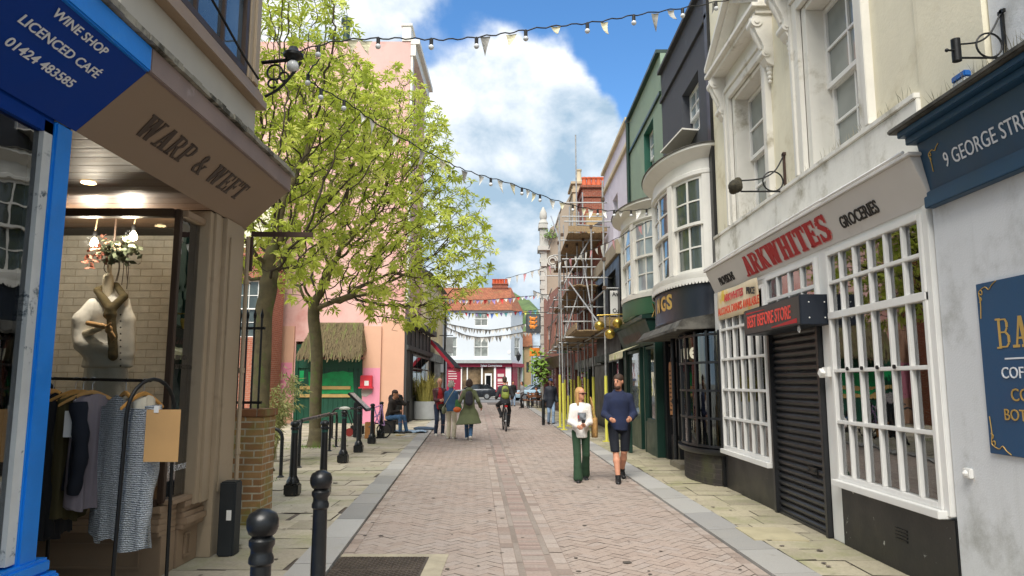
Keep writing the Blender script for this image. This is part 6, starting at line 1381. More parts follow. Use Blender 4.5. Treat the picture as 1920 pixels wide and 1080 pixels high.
MB().fb(fg, 46.1, 58, 6.6, 6.8, -8, .2).build('eaves', m_whiteold, gh)
hs_ = thing('hanging_sign', 'pale framed hanging sign on a bracket past the red awning', 'sign', (-4.3, 45, 3.2))
q0, q1 = at(836, 632, 44), at(849, 662, 44)
MB().box(q0.x, q1.x, 44, 44.05, q1.z, q0.z).build('board', M('grey_sign_board', '#9fa5a6', .5), hs_, bevel=.02); MB().tube([(-5.2, 44.02, q0.z + .1), (q1.x, 44.02, q0.z + .1)], .03, 6).build('hanger', m_iron, hs_)
lp = thing('street_lamp', 'tall black street lamp hung with flags beside the red awning', 'street lamp', (at(833, 740, 45).x, 45, 0))
lx = at(833, 740, 45).x; lz = at(833, 585, 45).z
MB().lathe([(.12, 0), (.12, .8), (.07, .9), (.05, lz)], (lx, 45, .04), 10).build('post', m_iron, lp, smooth=True); MB().lathe([(.08, 0), (.2, .35), (.24, .4), (.05, .6), (.0, .7)], (lx, 45, lz), 8).build('lantern', m_iron, lp)

# ---- white corner building with the convenience store
FY = 82.0; ff = FF(FY); X_ = lambda px: at(px, 718, FY).x; Z_ = lambda py: at(900, py, FY).z
wc = thing('corner_store', 'white three storey corner building with an orange tiled roof over a maroon convenience store', 'shop', (0, FY, 0))
x0, xc, x1 = X_(815), X_(958), X_(981)
m_paleblue = M('bluish_white_render', '#c6ccd2', .8, var=.03, scale=.5, bump=.1)
hs = [(X_(889), X_(914), Z_(611), Z_(585)), (X_(888), X_(915), Z_(669), Z_(632)), (X_(838), X_(856), Z_(669), Z_(632))]
w = MB(); w.walls(ff, x0, xc, .03, Z_(580), hs + [(X_(835), X_(956), .02, Z_(681))], -.4, 0)
ca = Vector((xc, FY)); cb_ = Vector((x1, FY + 3.2)); fd = Frame(ca, cb_ - ca, (-(cb_ - ca).y * -1, -(cb_ - ca).x)); Ld = (cb_ - ca).length
w.walls(fd, 0, Ld, .03, Z_(580), [(Ld * .3, Ld * .75, Z_(669), Z_(632)), (0.1, Ld - .1, .02, Z_(681))], -.4, 0)
w.build('wall', m_paleblue, wc)
w = MB(); w.add([(x0, FY + .42, .03), (xc - .3, FY + .42, .03), (x1 - .3, FY + 3.6, .03), (x1 - .3, FY + 11, .03), (x0, FY + 11, .03)] + [(x0, FY + .42, Z_(580)), (xc - .3, FY + .42, Z_(580)), (x1 - .3, FY + 3.6, Z_(580)), (x1 - .3, FY + 11, Z_(580)), (x0, FY + 11, Z_(580))], [(0, 1, 2, 3, 4), (5, 6, 7, 8, 9), (0, 1, 6, 5), (1, 2, 7, 6), (2, 3, 8, 7), (3, 4, 9, 8), (4, 0, 5, 9)]); w.build('rear_wall', m_paleblue, wc)
for h_ in hs: sash(wc, ff, h_[0], h_[1], h_[2], h_[3], -.15, 2, 1, m_white, m_panegrey, .12, .1, .05)
sash(wc, fd, Ld * .3, Ld * .75, Z_(669), Z_(632), -.15, 2, 1, m_white, m_panegrey, .1, .1, .05)
rf = MB(); ze, zr = Z_(582), Z_(528)
e = [(x0 - .2, FY - .3, ze), (xc + .1, FY - .3, ze), (x1 + .15, FY + 3.1, ze), (x1 + .15, FY + 11, ze), (x0 - .2, FY + 11, ze), (x0 - .2, FY + 5.2, zr), (X_(958), FY + 5.2, zr)]
rf.add(e, [(0, 1, 6, 5), (1, 2, 6), (2, 3, 6), (3, 4, 5, 6), (0, 5, 4), (0, 4, 3, 2, 1)])
def tile_mat():
    t = NT('orange_tiles'); c = t.coords(); s_ = t.n('ShaderNodeSeparateXYZ'); t.L.new(c, s_.inputs[0])
    cb2 = t.n('ShaderNodeCombineXYZ'); t.L.new(t.mth('ADD', s_.outputs[0], s_.outputs[1]), cb2.inputs[0]); t.L.new(s_.outputs[2], cb2.inputs[1])
    b = t.n('ShaderNodeTexBrick'); t.L.new(cb2.outputs[0], b.inputs[0]); b.inputs['Scale'].default_value = 1; b.inputs['Brick Width'].default_value = .3; b.inputs['Row Height'].default_value = .16; b.inputs['Mortar Size'].default_value = .012
    t.put(hexc('#9a5f45'), b.inputs['Color1']); t.put(hexc('#855038'), b.inputs['Color2']); t.put(hexc('#4a2a1e'), b.inputs['Mortar'])
    n = t.noise(c, .8, 8, .7); c2 = t.mix(t.ramp(n, .5, .68, 0, .8), b.outputs[0], hexc('#6e5a3c')); n2 = t.noise(c, 2.5, 6, .7); c2 = t.mix(t.ramp(n2, .52, .7, 0, .7), c2, hexc('#b9754c'))
    return t.fin(c2, .9)
m_tile = tile_mat()
ro = rf.build('roof', m_tile, wc)
m = chimney(wc, X_(921), X_(951), FY + 4.6, FY + 6.2, zr - 1.5, Z_(523), [(X_(q_), FY + 5.2) for q_ in (923, 929, 935, 941, 948)], m_redbrick, M('red_pot', '#b5502f', .8), pr=.22, ph=.62)
# shopfront
m_mar = M('maroon_shopfront', '#8b1534', .5, var=.06)
MB().fb(ff, X_(835), xc, Z_(688), Z_(681), -.1, .2).fb(fd, 0, Ld, Z_(688), Z_(681), -.1, .2).build('fascia', m_mar, wc)
MB().fb(ff, X_(832), xc + .1, Z_(681), Z_(675), -.1, .55).build('cornice', M('grey_cornice', '#9aa09f', .8), wc)
MB().fb(ff, X_(835), X_(864), .5, Z_(688), -.3, -.05).build('poster_panel', m_mar, wc); MB().fb(ff, X_(930), X_(948), .04, Z_(688), -.3, -.05).build('poster_panel', m_mar, wc); MB().fb(fd, .6, 2.0, .04, Z_(688), -.3, -.05).build('poster_panel', m_mar, wc)
MB().fb(ff, X_(875), X_(877), .04, Z_(688), -.3, .02).fb(ff, X_(864), X_(866), .04, Z_(688), -.3, .02).fb(ff, X_(902), X_(905), .04, Z_(688), -.3, .02).fb(ff, X_(926), X_(930), .04, Z_(688), -.3, .02).fb(ff, X_(948), xc, .04, Z_(688), -.3, .02).fb(ff, X_(835), X_(930), .04, .6, -.3, 0).build('shopfront_frame', m_white, wc)
for F_, q_ in ((ff, (X_(866), X_(902), .6, Z_(688), -.25, -.2)), (ff, (X_(905), X_(926), .1, Z_(688), -.3, -.25)), (fd, (2.0, Ld - .1, .1, Z_(688), -.3, -.25))): MB().fb(F_, *q_).build('shop_window', M('lit_shop_pane', '#6b5a45', .1, var=.6, scale=1.2), wc)
MB().fb(ff, X_(909), X_(922), .1, Z_(700), -.24, -.2).build('door', m_white, wc); MB().fb(ff, X_(911), X_(920), .6, Z_(704), -.199, -.19).build('door_pane', m_darkpane, wc)
m = text_mb('Select Convenience', .36, ff.p(X_(901), Z_(687.3), .205), FF(0).rot(), .01, .01, squash=.86); m.build('lettering', m_signw, wc)
text_mb('Select', .34, ff.p(X_(846), Z_(687.3), .205), FF(0).rot(), .01, .01, squash=.8).build('lettering', m_signw, wc)
m = MB(); [m.fb(ff, X_(840) + random.uniform(0, .05), X_(860) - random.uniform(0, .6), z, z + .1, -.049, -.04) for z in np.arange(1.2, 2.9, .28)]; [m.fb(ff, X_(933), X_(945), z, z + (.34 if z > 1.6 else .12), -.049, -.04) for z in (1.2, 1.5, 1.75, 2.3)]; m.build('poster_lettering', M('poster_pale', '#c9b9b4', .6), wc)
tag(MB().fb(ff, X_(952), X_(957), Z_(663), Z_(658), 0, .05).build('name_plate', m_white, off=ff.p(X_(954), Z_(660), 0)), 'small street name plate on the white corner building', 'sign')
bk = thing('corner_lantern', 'black lantern on a bracket on the corner of the maroon store', 'street lamp', ff.p(X_(972), Z_(675), 1))
q = at(972, 676, FY - 1); MB().lathe([(.0, -.1), (.18, .05), (.3, .55), (.34, .6), (.12, .85), (.05, 1.05), (.0, 1.2)], q, 6).build('lantern', m_iron, bk); MB().tube([q, (q.x, FY + 1.5, q.z - .1)], .05, 6).build('arm', m_iron, bk)
# buildings closing the view on the left and right
for nm, lb, pa, pb, Y_, ytop, colr, rcol in (('terrace_house', 'pale blue terrace house seen past the grey gabled house', 999, 1040, 95, 622, '#b9cbdb', '#6c6a68'), ('terrace_house', 'ochre gabled house squeezed beside the white corner building', 983, 996, 90, 650, '#b49a72', '#8d5b3e'),
                                          ('terrace_house', 'cream terrace house at the far left end of the side road', 740, 812, 88, 600, '#d8cfb5', '#8d5b3e'), ('terrace_house', 'white terrace house at the far right behind the grey gabled house', 1042, 1120, 92, 600, '#d6d4cc', '#8d5b3e')):
    f_ = FF(Y_); xa, xb = at(pa, 718, Y_).x, at(pb, 718, Y_).x; zt_ = at(990, ytop, Y_).z; t = thing(nm, lb, 'house', ((xa + xb) / 2, Y_, 0))
    hw = xb - xa; n = max(1, int(hw / 2)); hs = [(xa + hw * (i + .3) / n, xa + hw * (i + .7) / n, z, z + 1.3) for i in range(n) for z in (2.9, 5.2) if z + 1.6 < zt_]
    w = MB(); w.walls(f_, xa, xb, .03, zt_, hs, -.3, 0); w.fb(f_, xa, xb, .03, zt_, -8, -.32); w.build('wall', M('house_' + colr[1:], colr, .85), t)
    for h_ in hs: MB().fb(f_, h_[0], h_[1], h_[2], h_[3], -.2, -.12).build('window', m_panebow, t)
    m = MB(); m.add([(xa - .2, Y_ - .3, zt_ - .02), (xb + .2, Y_ - .3, zt_ - .02), (xb + .2, Y_ + 8.2, zt_ - .02), (xa - .2, Y_ + 8.2, zt_ - .02), (xa - .2, Y_ + 4, zt_ + 2.2), (xb + .2, Y_ + 4, zt_ + 2.2)], [(0, 1, 5, 4), (2, 3, 4, 5), (0, 4, 3), (1, 2, 5), (0, 3, 2, 1)]); m.build('roof', M('roof_' + rcol[1:], rcol, .9, var=.25), t)
# green hill behind the town
h = MB(); n = 40; rows = []
for j in range(10):
    y = 230 + j * 26; rows.append([(-160 + 340 * i / n, y, -1 + max(0, j) ** .8 * 9.5 * (.55 + .35 * math.sin(i * .35 + 1) + .25 * math.sin(i * .9 + j * .4)) + random.uniform(-1, 1)) for i in range(n + 1)])
h.loft(rows, close=False); tag(h.build('hill', M('hill_green', '#56693c', .95, var=.3, scale=.05, stain='#38521f', sscale=.06, slo=.5, shi=.6), smooth='all', fix=False), kind='structure')
# hanging tavern signs at the right
def hang_sign(lb, px0, px1, py0, py1, Y_, colr, mark, cat='sign'):
    a, b_ = at(px0, py0, Y_), at(px1, py1, Y_); t = thing('hanging_sign', lb, cat, tuple((a + b_) / 2))
    MB().box(a.x, b_.x, Y_, Y_ + .06, b_.z, a.z).build('board', M('board_' + colr[1:], colr, .5), t, bevel=.02)
    MB().tube([(a.x - .1, Y_ + .03, a.z + .12), (b_.x + .5, Y_ + .03, a.z + .12)], .03, 6).build('hanger', m_iron, t); return t, a, b_
t, a, b_ = hang_sign('dark hanging pub sign with orange lions on a shield', 986, 1014, 589, 624, 44, '#3c4245', 0)
cx, cz = (a.x + b_.x) / 2, (a.z + b_.z) / 2; hw = (b_.x - a.x) * .38; hh = (a.z - b_.z) * .42
fs = FF(44); MB().prism([(cx - hw, cz + hh), (cx + hw, cz + hh), (cx + hw, cz - hh * .2), (cx, cz - hh), (cx - hw, cz - hh * .2)], fs, .003, .02).build('shield', M('shield_slate', '#5d6466', .6), t)
m = MB()
for i in range(3):
    z = cz + hh * (.66 - .52 * i); m.ball((cx - hw * .1, 43.97, z), hw * .38, 8, 6, 1.3, .3, .55); m.ball((cx - hw * .52, 43.97, z + hw * .12), hw * .2, 8, 6, 1, .3, 1)
    for dx in (-.42, -.18, .1, .3): m.bar((cx + dx * hw, 43.97, z), (cx + dx * hw - hw * .1, 43.97, z - hw * .38), .07, .05)
    m.tube([(cx + hw * .35, 43.97, z), (cx + hw * .62, 43.97, z + hw * .1), (cx + hw * .58, 43.97, z + hw * .35)], .035, 6)
m.build('lion', M('lion_orange', '#e08a2c', .5), t, smooth=True)
t, a, b_ = hang_sign('round topped orange restaurant sign under the pub sign', 993, 1012, 652, 668, 52, '#e0862c', 0)
t, a, b_ = hang_sign('pale blue and green projecting sign on the pink brick shop', 1044, 1066, 637, 663, 33, '#a9bfd8', 0)
MB().box(a.x + (b_.x - a.x) * .55, b_.x - .03, 32.99, 33.0, b_.z + .04, a.z - .05).build('green_panel', M('sign_green', '#6fb054', .5), t)

# ---- trees: limbs grown towards points scattered through the crown
m_bark = M('tree_bark', '#60573f', .95, var=.3, scale=4, bump=.9, bscale=30, bdist=.01, stain='#5b6436', sscale=3, slo=.5, shi=.66)
m_twig = M('twig_bark', '#3d3329', .9, var=.25, scale=6, bump=.3)
def leaf_mat():
    t = NT('spring_leaf'); a = t.n('ShaderNodeAttribute', attribute_name='rnd'); r = t.n('ShaderNodeValToRGB'); t.L.new(a.outputs['Fac'], r.inputs[0])
    el = r.color_ramp.elements; el[0].color = (*hexc('#98aa3e'), 1); el[1].color = (*hexc('#e6e680'), 1); e2 = el.new(.5); e2.color = (*hexc('#c5d05a'), 1)
    t.L.new(r.outputs[0], t.b.inputs['Base Color']); t.b.inputs['Roughness'].default_value = .45; t.b.inputs['Specular IOR Level'].default_value = .3
    tl = t.n('ShaderNodeBsdfTranslucent'); t.L.new(r.outputs[0], tl.inputs[0]); mx = t.n('ShaderNodeMixShader'); mx.inputs[0].default_value = .45
    t.L.new(t.b.outputs[0], mx.inputs[1]); t.L.new(tl.outputs[0], mx.inputs[2]); t.L.new(mx.outputs[0], t.out.inputs[0]); return t.m
m_leaf = leaf_mat()
def grow_tree(name, lbl, base, trunk_pts, trunk_r, ell, natt, seed, leaf_skip=0.0, step=.15, leafl=.17, fill=.25):
    rg = np.random.default_rng(seed); root = thing(name, lbl, 'tree', tuple(base))
    A = []
    while len(A) < natt:
        c, r = ell[rg.integers(len(ell))]; q = rg.normal(0, 1, 3); q /= np.linalg.norm(q); q *= rg.uniform(fill, 1) ** .6
        A.append(np.array(c) + q * np.array(r))
    A = np.array(A)
    tp = smooth_path(trunk_pts, 5); N = [np.array(p) for p in tp]; par = [-1] + list(range(len(tp) - 1)); nt = len(tp)
    nodes = np.array(N); kill = .24; infl = 1.6
    st0 = max(0, nt - 3); best = np.full(len(A), 1e9); bj = np.zeros(len(A), int)
    def upd(lo_, hi_):
        for c0_ in range(lo_, hi_, 400):
            c1_ = min(hi_, c0_ + 400); d = np.linalg.norm(A[:, None] - nodes[None, c0_:c1_], axis=2); j = d.argmin(1); dm = d[np.arange(len(A)), j]; u = dm < best; best[u] = dm[u]; bj[u] = j[u] + c0_
    upd(st0, nt)
    for it in range(140):
        keep = best > kill
        A = A[keep]; best = best[keep]; bj = bj[keep]
        if len(A) == 0 or len(nodes) > 26000: break
        use = best < (infl if it > 12 else 6); new = []; order = np.argsort(bj[use]); ks = bj[use][order]; As = A[use][order]
        u_, st_ = np.unique(ks, return_index=True)
        for k, seg in zip(u_, np.split(As, st_[1:])):
            v = seg - nodes[k]; v = (v / np.linalg.norm(v, axis=1)[:, None]).mean(0) + rg.normal(0, .2, 3) + np.array([0, 0, .05]); l = np.linalg.norm(v)
            if l > .05: new.append((k, nodes[k] + v / l * step * rg.uniform(.8, 1.2)))
        if not new: infl *= 1.4; continue
        n0_ = len(N)
        for k, p in new: N.append(p); par.append(int(k))
        nodes = np.array(N); upd(n0_, len(N))
    n = len(nodes); ch = [[] for _ in range(n)]
    for i in range(1, n): ch[par[i]].append(i)
    rad = np.zeros(n); 
    for i in range(n - 1, -1, -1):
        rad[i] = .0055 if not ch[i] else sum(rad[c] ** 2.25 for c in ch[i]) ** (1 / 2.25)
    k = trunk_r / rad[0]; rad = np.minimum(rad * (1 + (k - 1) * np.clip((rad - .012) / (rad[0] - .012), 0, 1)), trunk_r)
    big = MB(); small = MB(); seen = set()
    def chain(i):
        c = [i]
        while ch[c[-1]]:
            nx = max(ch[c[-1]], key=lambda q_: rad[q_]); c.append(nx)
        return c
    stack = [0]; limbs = []
    while stack:
        i = stack.pop(); c = chain(i); limbs.append(([par[i]] if par[i] >= 0 else []) + c)
        for a in c:
            for b2 in ch[a]:
                if b2 not in c: stack.append(b2)
    for c in limbs:
        if len(c) < 2: continue
        pts = [Vector(nodes[a]) for a in c]; rs = [float(rad[a]) for a in c]
        if par[c[0]] >= 0 or c[0] != 0: rs[0] = rs[1]
        m_ = big if max(rs) > .035 else small
        m_.tube(pts, rs, 8 if max(rs) > .05 else 5, cap=False)
    # root flare
    b0 = Vector(base); m_fl = [(trunk_r * 1.75, -.05), (trunk_r * 1.35, .06), (trunk_r * 1.12, .2), (trunk_r * .98, .45)]
    big.lathe(m_fl, (b0.x, b0.y, b0.z), 14)
    big.build('trunk', m_bark, root, smooth='all', fix=False); small.build('branches', m_twig, root, smooth='all', fix=False)
    # rosettes of young leaves at the twig ends
    V = []; F = []; Rn = []; 
    tips = [i for i in range(n) if rad[i] < .013 and (not ch[i] or rg.random() < .6)]
    for i in tips:
        if rg.random() < leaf_skip + .12 + .2 * max(0., min(1., (5.4 - nodes[i][2]) / 2.2)): continue
        p = nodes[i]; ax = nodes[i] - nodes[par[i]]; ax = ax / (np.linalg.norm(ax) + 1e-9); ax = ax + np.array([0, 0, .5]); ax /= np.linalg.norm(ax)
        nl = rg.integers(15, 25) if not ch[i] else rg.integers(6, 11); tone = rg.normal(.5, .16)
        o1 = np.cross(ax, [1, .3, .2]); o1 /= np.linalg.norm(o1); o2 = np.cross(ax, o1)
        for q in range(nl):
            an = 2 * math.pi * q / nl + rg.uniform(-.4, .4); el = rg.uniform(-.25, .75); dirn = (o1 * math.cos(an) + o2 * math.sin(an)) * math.cos(el) + ax * math.sin(el)
            L_ = leafl * rg.uniform(.6, 1.25); sd = np.cross(dirn, ax); sd /= (np.linalg.norm(sd) + 1e-9); sd = sd * L_ * rg.uniform(.11, .17); dr = np.array([0, 0, -L_ * .18])
            b = len(V); s0 = p + dirn * L_ * .12
            V += [s0, p + dirn * L_ * .5 + sd, p + dirn * L_ + dr, p + dirn * L_ * .5 - sd]; F.append((b, b + 1, b + 2, b + 3)); t_ = float(np.clip(tone + rg.normal(0, .1), 0, 1)); Rn += [t_] * 4
    m = MB(); m.v = [tuple(x) for x in V]; m.f = F; m.r = Rn
    m.build('crown', m_leaf, root, fix=False); return root, len(nodes), len(F)
b1 = ground(590, 838, .042); fk = at(588, 596, b1.y)
r1 = grow_tree('street_tree', 'wide spreading young leaved tree in front of the green doors', b1, [b1, at(592, 740, b1.y), at(594, 660, b1.y), fk, at(590, 570, b1.y)], .15,
     [(at(730, 400, 17.2), (2.5, 2.3, 2.3)), (at(700, 300, 17.8), (2.0, 2.2, 2.3)), (at(800, 470, 16.5), (1.75, 1.9, 1.5)), (at(770, 560, 16.8), (1.5, 1.6, .8)), (at(640, 480, 17.6), (2.0, 2.2, 1.6)), (at(620, 250, 18), (1.9, 2, 2.2)), (at(780, 320, 16.8), (1.1, 1.4, 2.0)), (at(720, 250, 17.4), (1.7, 1.8, 2.0))], 8200, 5, .0)
b2_ = ground(488, 884, .042); 
r2 = grow_tree('street_tree', 'leaning mossy tree beside the brick pier', b2_, [b2_, at(488, 760, b2_.y), at(492, 660, b2_.y), at(494, 590, b2_.y), at(500, 560, b2_.y)], .165,
     [(at(560, 300, 13.6), (1.5, 2.0, 2.2)), (at(500, 420, 13.3), (1.5, 1.8, 1.3)), (at(560, 60, 13.2), (1.2, 1.6, 1.7)), (at(640, 240, 13.4), (1.2, 1.4, 1.5)), (at(470, 180, 13.2), (1.6, 1.8, 2.4))], 6000, 8, .0)
print('trees', r1[1:], r2[1:])
# straggly bamboo by the railings
bm_ = thing('bamboo', 'straggly pale green bamboo by the left tree trunk', 'plant', (at(520, 790, 14.5).x, 14.5, .04))
rr = random.Random(12); st = MB(); lf = MB(); 
for k in range(26):
    p0 = Vector((at(505 + rr.uniform(-6, 10), 790, 14.5).x, 14.5 + rr.uniform(-.2, .3), .05)); tip = at(rr.uniform(480, 585), rr.uniform(690, 790), 14.4 + rr.uniform(-.4, .3)); mid = p0.lerp(tip, .55) + Vector((-.05, 0, .28))
    pts = smooth_path([p0, mid, tip], 6); st.tube(pts, [.007 - .0004 * i for i in range(len(pts))], 5)
    for i in range(3, len(pts)):
        for _ in range(4):
            c = pts[i] + Vector((rr.gauss(0, .03), rr.gauss(0, .03), rr.gauss(0, .03))); d = Vector((rr.uniform(-.4, 1), rr.uniform(-.8, .8), rr.uniform(-.8, .5))).normalized() * rr.uniform(.10, .2); s_ = d.orthogonal().normalized() * .011
            lf.add([c, c + d * .5 + s_, c + d, c + d * .5 - s_], [(0, 1, 2, 3)])
st.build('stems', M('bamboo_stem', '#8f8a52', .7), bm_, smooth=True); lf.build('leaves', M('bamboo_leaf', '#a3a566', .6, var=.3, scale=12), bm_, fix=False)
wd = MB()
for c_, n_ in ((ground(590, 838, .045), 160), (ground(612, 826, .045), 70), (ground(480, 900, .045), 60)):
    for _ in range(n_):
        p = c_ + Vector((rr.gauss(0, .28), rr.gauss(-.05, .22), 0)); d = Vector((rr.uniform(-.4, .4), rr.uniform(-.4, .4), 1)) * rr.uniform(.02, .09); s_ = Vector((.008, 0, 0)); wd.add([p - s_, p + s_, p + d], [(0, 1, 2)])
tag(wd.build('ground_weeds', M('weed_leaf', '#5c7a2e'), fix=False), 'low weeds round the tree bases', 'weeds', kind='stuff')

# ---- strings of bulbs and bunting
m_wire = M('black_cable', '#1b1b1c', .6); m_bulbw = M('pale_bulb', '#d3d6d8', .15); m_flags = [M('flag_white', '#d9d8d2', .9), M('flag_grey', '#a5a49f', .9), M('flag_cream', '#c9c4a8', .9), M('flag_pink', '#d9a0a6', .9)]
def flag_mb(p, d, w_, h_, rr, tri=True):
    m = MB(); y = Vector((0, 0, -1)); sw = Vector((rr.uniform(-.3, .3), rr.uniform(-.6, .6), 0)) * h_ ; n_ = 4; vs_ = []
    for j in range(n_ + 1):
        t = j / n_
        for i in range(3):
            a = (i - 1) * (1 - t if tri else 1) * w_ / 2; vs_.append(p + d * a + y * h_ * t + sw * t * t + Vector((0, .02 * math.sin(3 * t + i), 0)))
    m.add(vs_, [(j * 3 + i, j * 3 + i + 1, j * 3 + i + 4, j * 3 + i + 3) for j in range(n_) for i in range(2)]); return m
def festoon(name, lbl, pts, bulbs, flags, seed, wire_r=.008, bulb_r=.032, fl_=(.14, .18), mats=None, cat='string lights', ls_h=1.0):
    rr = random.Random(seed); P = smooth_path(pts, 10); t = thing(name, lbl, cat, tuple(P[0])); P2 = [p + Vector((0, 0, .012 * math.sin(i * 1.7))) for i, p in enumerate(P)]
    MB().tube(P2, wire_r, 6).build('cable', m_wire, t)
    L_ = [0]; 
    for a, b in zip(P, P[1:]): L_.append(L_[-1] + (b - a).length)
    def loc(s_):
        s_ *= L_[-1]
        for i in range(len(P) - 1):
            if L_[i + 1] >= s_: return P2[i].lerp(P2[i + 1], (s_ - L_[i]) / (L_[i + 1] - L_[i])), (P[i + 1] - P[i]).normalized()
        return P2[-1], (P[-1] - P[-2]).normalized()
    for s_ in bulbs:
        p, d = loc(s_); o = MB().lathe([(.022, -.075), (.022, 0), (.012, .01)], p, 8).build('bulb_holder', m_wire, t)
        MB().ball(p + Vector((0, 0, -.075 - bulb_r * .8)), bulb_r, 10, 8).build('bulb', m_bulbw, o, smooth='all')
    for i, s_ in enumerate(flags):
        p, d = loc(s_); d2 = Vector((d.x, d.y, d.z)); m = flag_mb(p + Vector((0, 0, -.01)), d2, fl_[0] * rr.uniform(.8, 1.2), fl_[1] * rr.uniform(.7, 1.2), rr)
        mt = (mats or m_flags)[i % len(mats or m_flags)] if mats else rr.choice(m_flags[:3]); m.build('flag', mt, t, fix=False)
    return t
festoon('festoon_string', 'high string of pale bulbs and torn flags crossing the blue sky', [at(545, 100, 7.4), at(640, 76, 7.5), at(750, 72, 7.6), at(840, 74, 7.7), at(930, 65, 7.8), at(1015, 52, 7.9), at(1110, 42, 8.1), at(1205, 26, 8.4), at(1310, 10, 9.0), at(1420, -12, 9.8)],
        [.045, .14, .225, .30, .385, .50, .60, .735, .845], [.10, .12, .315, .36, .44, .535, .655, .70, .84], 3)
festoon('festoon_string', 'low string of bulbs and grey flags running through the tree to the white bow windows', [at(600, 110, 7.4), at(580, 150, 8.0), at(655, 195, 8.6), at(720, 240, 9.2), at(830, 300, 10.2), at(890, 325, 10.9), at(960, 345, 11.8), at(1040, 375, 12.8), at(1110, 392, 13.4), at(1180, 395, 14.0), at(1235, 388, 14.2)],
        [.06, .10, .14, .50, .60, .66, .76, .83, .88, .93, .97], [.18, .20, .25, .31, .36, .42, .47, .53, .57, .62, .64, .70, .73, .79, .81, .85, .90, .95], 4, bulb_r=.032)
def bunting(lbl, pts, n, seed, mats, fl_=(.24, .28), r=.008): return festoon('bunting', lbl, pts, [], [(i + .5) / n for i in range(n)], seed, r, fl_=fl_, mats=mats, cat='bunting')
wp = [m_flags[0], m_flags[0], m_flags[3], m_flags[0]]
bunting('white and pink bunting rising to the big white bow window', [at(948, 522, 26), at(1010, 505, 24), at(1080, 480, 20.5), at(1150, 450, 17), at(1205, 420, 14.8), at(1262, 400, 13.2)], 26, 6, wp)
cl = [M('flag_' + k, v, .8) for k, v in (('red', '#c9403f'), ('blue', '#5e7fc4'), ('yellow', '#d8cf5c'), ('lilac', '#a58fc9'), ('teal', '#6fb6bb'), ('whitish', '#e0e0dc'))]
for i, (a, b_, c_, lb, n_) in enumerate((((832, 560, 50), (910, 562, 54), (1020, 552, 58), 'bunting line across the orange roof, topmost of the far lines', 26), ((832, 582, 52), (915, 588, 58), (1016, 580, 62), 'bright multicoloured bunting below the eaves of the white corner building', 24), ((834, 606, 50), (920, 618, 55), (1018, 600, 58), 'grey bunting line crossing the upper windows of the white corner building', 30), ((834, 612, 48), (900, 632, 52), (1014, 618, 56), 'lowest grey bunting line above the maroon store', 30), ((1000, 545, 46), (1030, 552, 45), (1075, 530, 44), 'short bunting line on the grey gabled house', 10))):
    bunting(lb, [at(*a), at(*b_), at(*c_)], n_, 20 + i, cl if i in (1,) else ([m_flags[0], cl[3], cl[5], cl[0]] if i == 0 else [m_flags[1], m_flags[0], m_flags[1]]), (.42, .4), .014)
# ---- covers in the ground
gr_ = thing('drain_cover', 'square cast iron cover of two patterned plates in a concrete surround', 'manhole cover', (-1.15, 6.5, 0))
gx, gy0, gy1 = (-1.585, -.765), 5.9, 6.82
MB().box(gx[0] - .14, gx[1] + .17, gy0 - .2, gy1 + .12, -.02, .006).build('surround', M('worn_concrete', '#a59c87', .9, var=.15, scale=4, bump=.4), gr_)
m_cast = M('cast_iron', '#5a5149', .65, var=.2, scale=5, metal=.4, bump=.4)
for a, b_ in ((6.37, gy1), (gy0, 6.355)):
    m = MB(); m.box(gx[0], gx[1], a, b_, .0, .010); 
    nx, ny = 22, 12
    for i in range(nx):
        for j in range(ny):
            x = gx[0] + .02 + (gx[1] - gx[0] - .04) * (i + .5) / nx; y = a + .015 + (b_ - a - .03) * (j + .5) / ny; s_ = 1 if (i + j) % 2 else -1; m.bar((x - .012, y - .012 * s_, .010), (x + .012, y + .012 * s_, .010), .008, .012)
    m.build('plate', m_cast, gr_)
c_ = [ground(1440, 997, .044), ground(1490, 990, .044), ground(1548, 1026, .044), ground(1490, 1032, .044)]
ic = MB(); ic.hexa([Vector((2.42, 7.35, .03)), Vector((2.95, 7.3, .03)), Vector((2.95, 7.95, .03)), Vector((2.42, 7.98, .03)), Vector((2.42, 7.35, .052)), Vector((2.95, 7.3, .052)), Vector((2.95, 7.95, .052)), Vector((2.42, 7.98, .052))])
o = ic.build('inspection_cover', M('cover_slab', '#a9a083', .9, var=.12, scale=3, bump=.4), off=(2.68, 7.65, .045), bevel=.004); tag(o, 'stone filled inspection cover in the mossy pavement by the shutter', 'manhole cover')
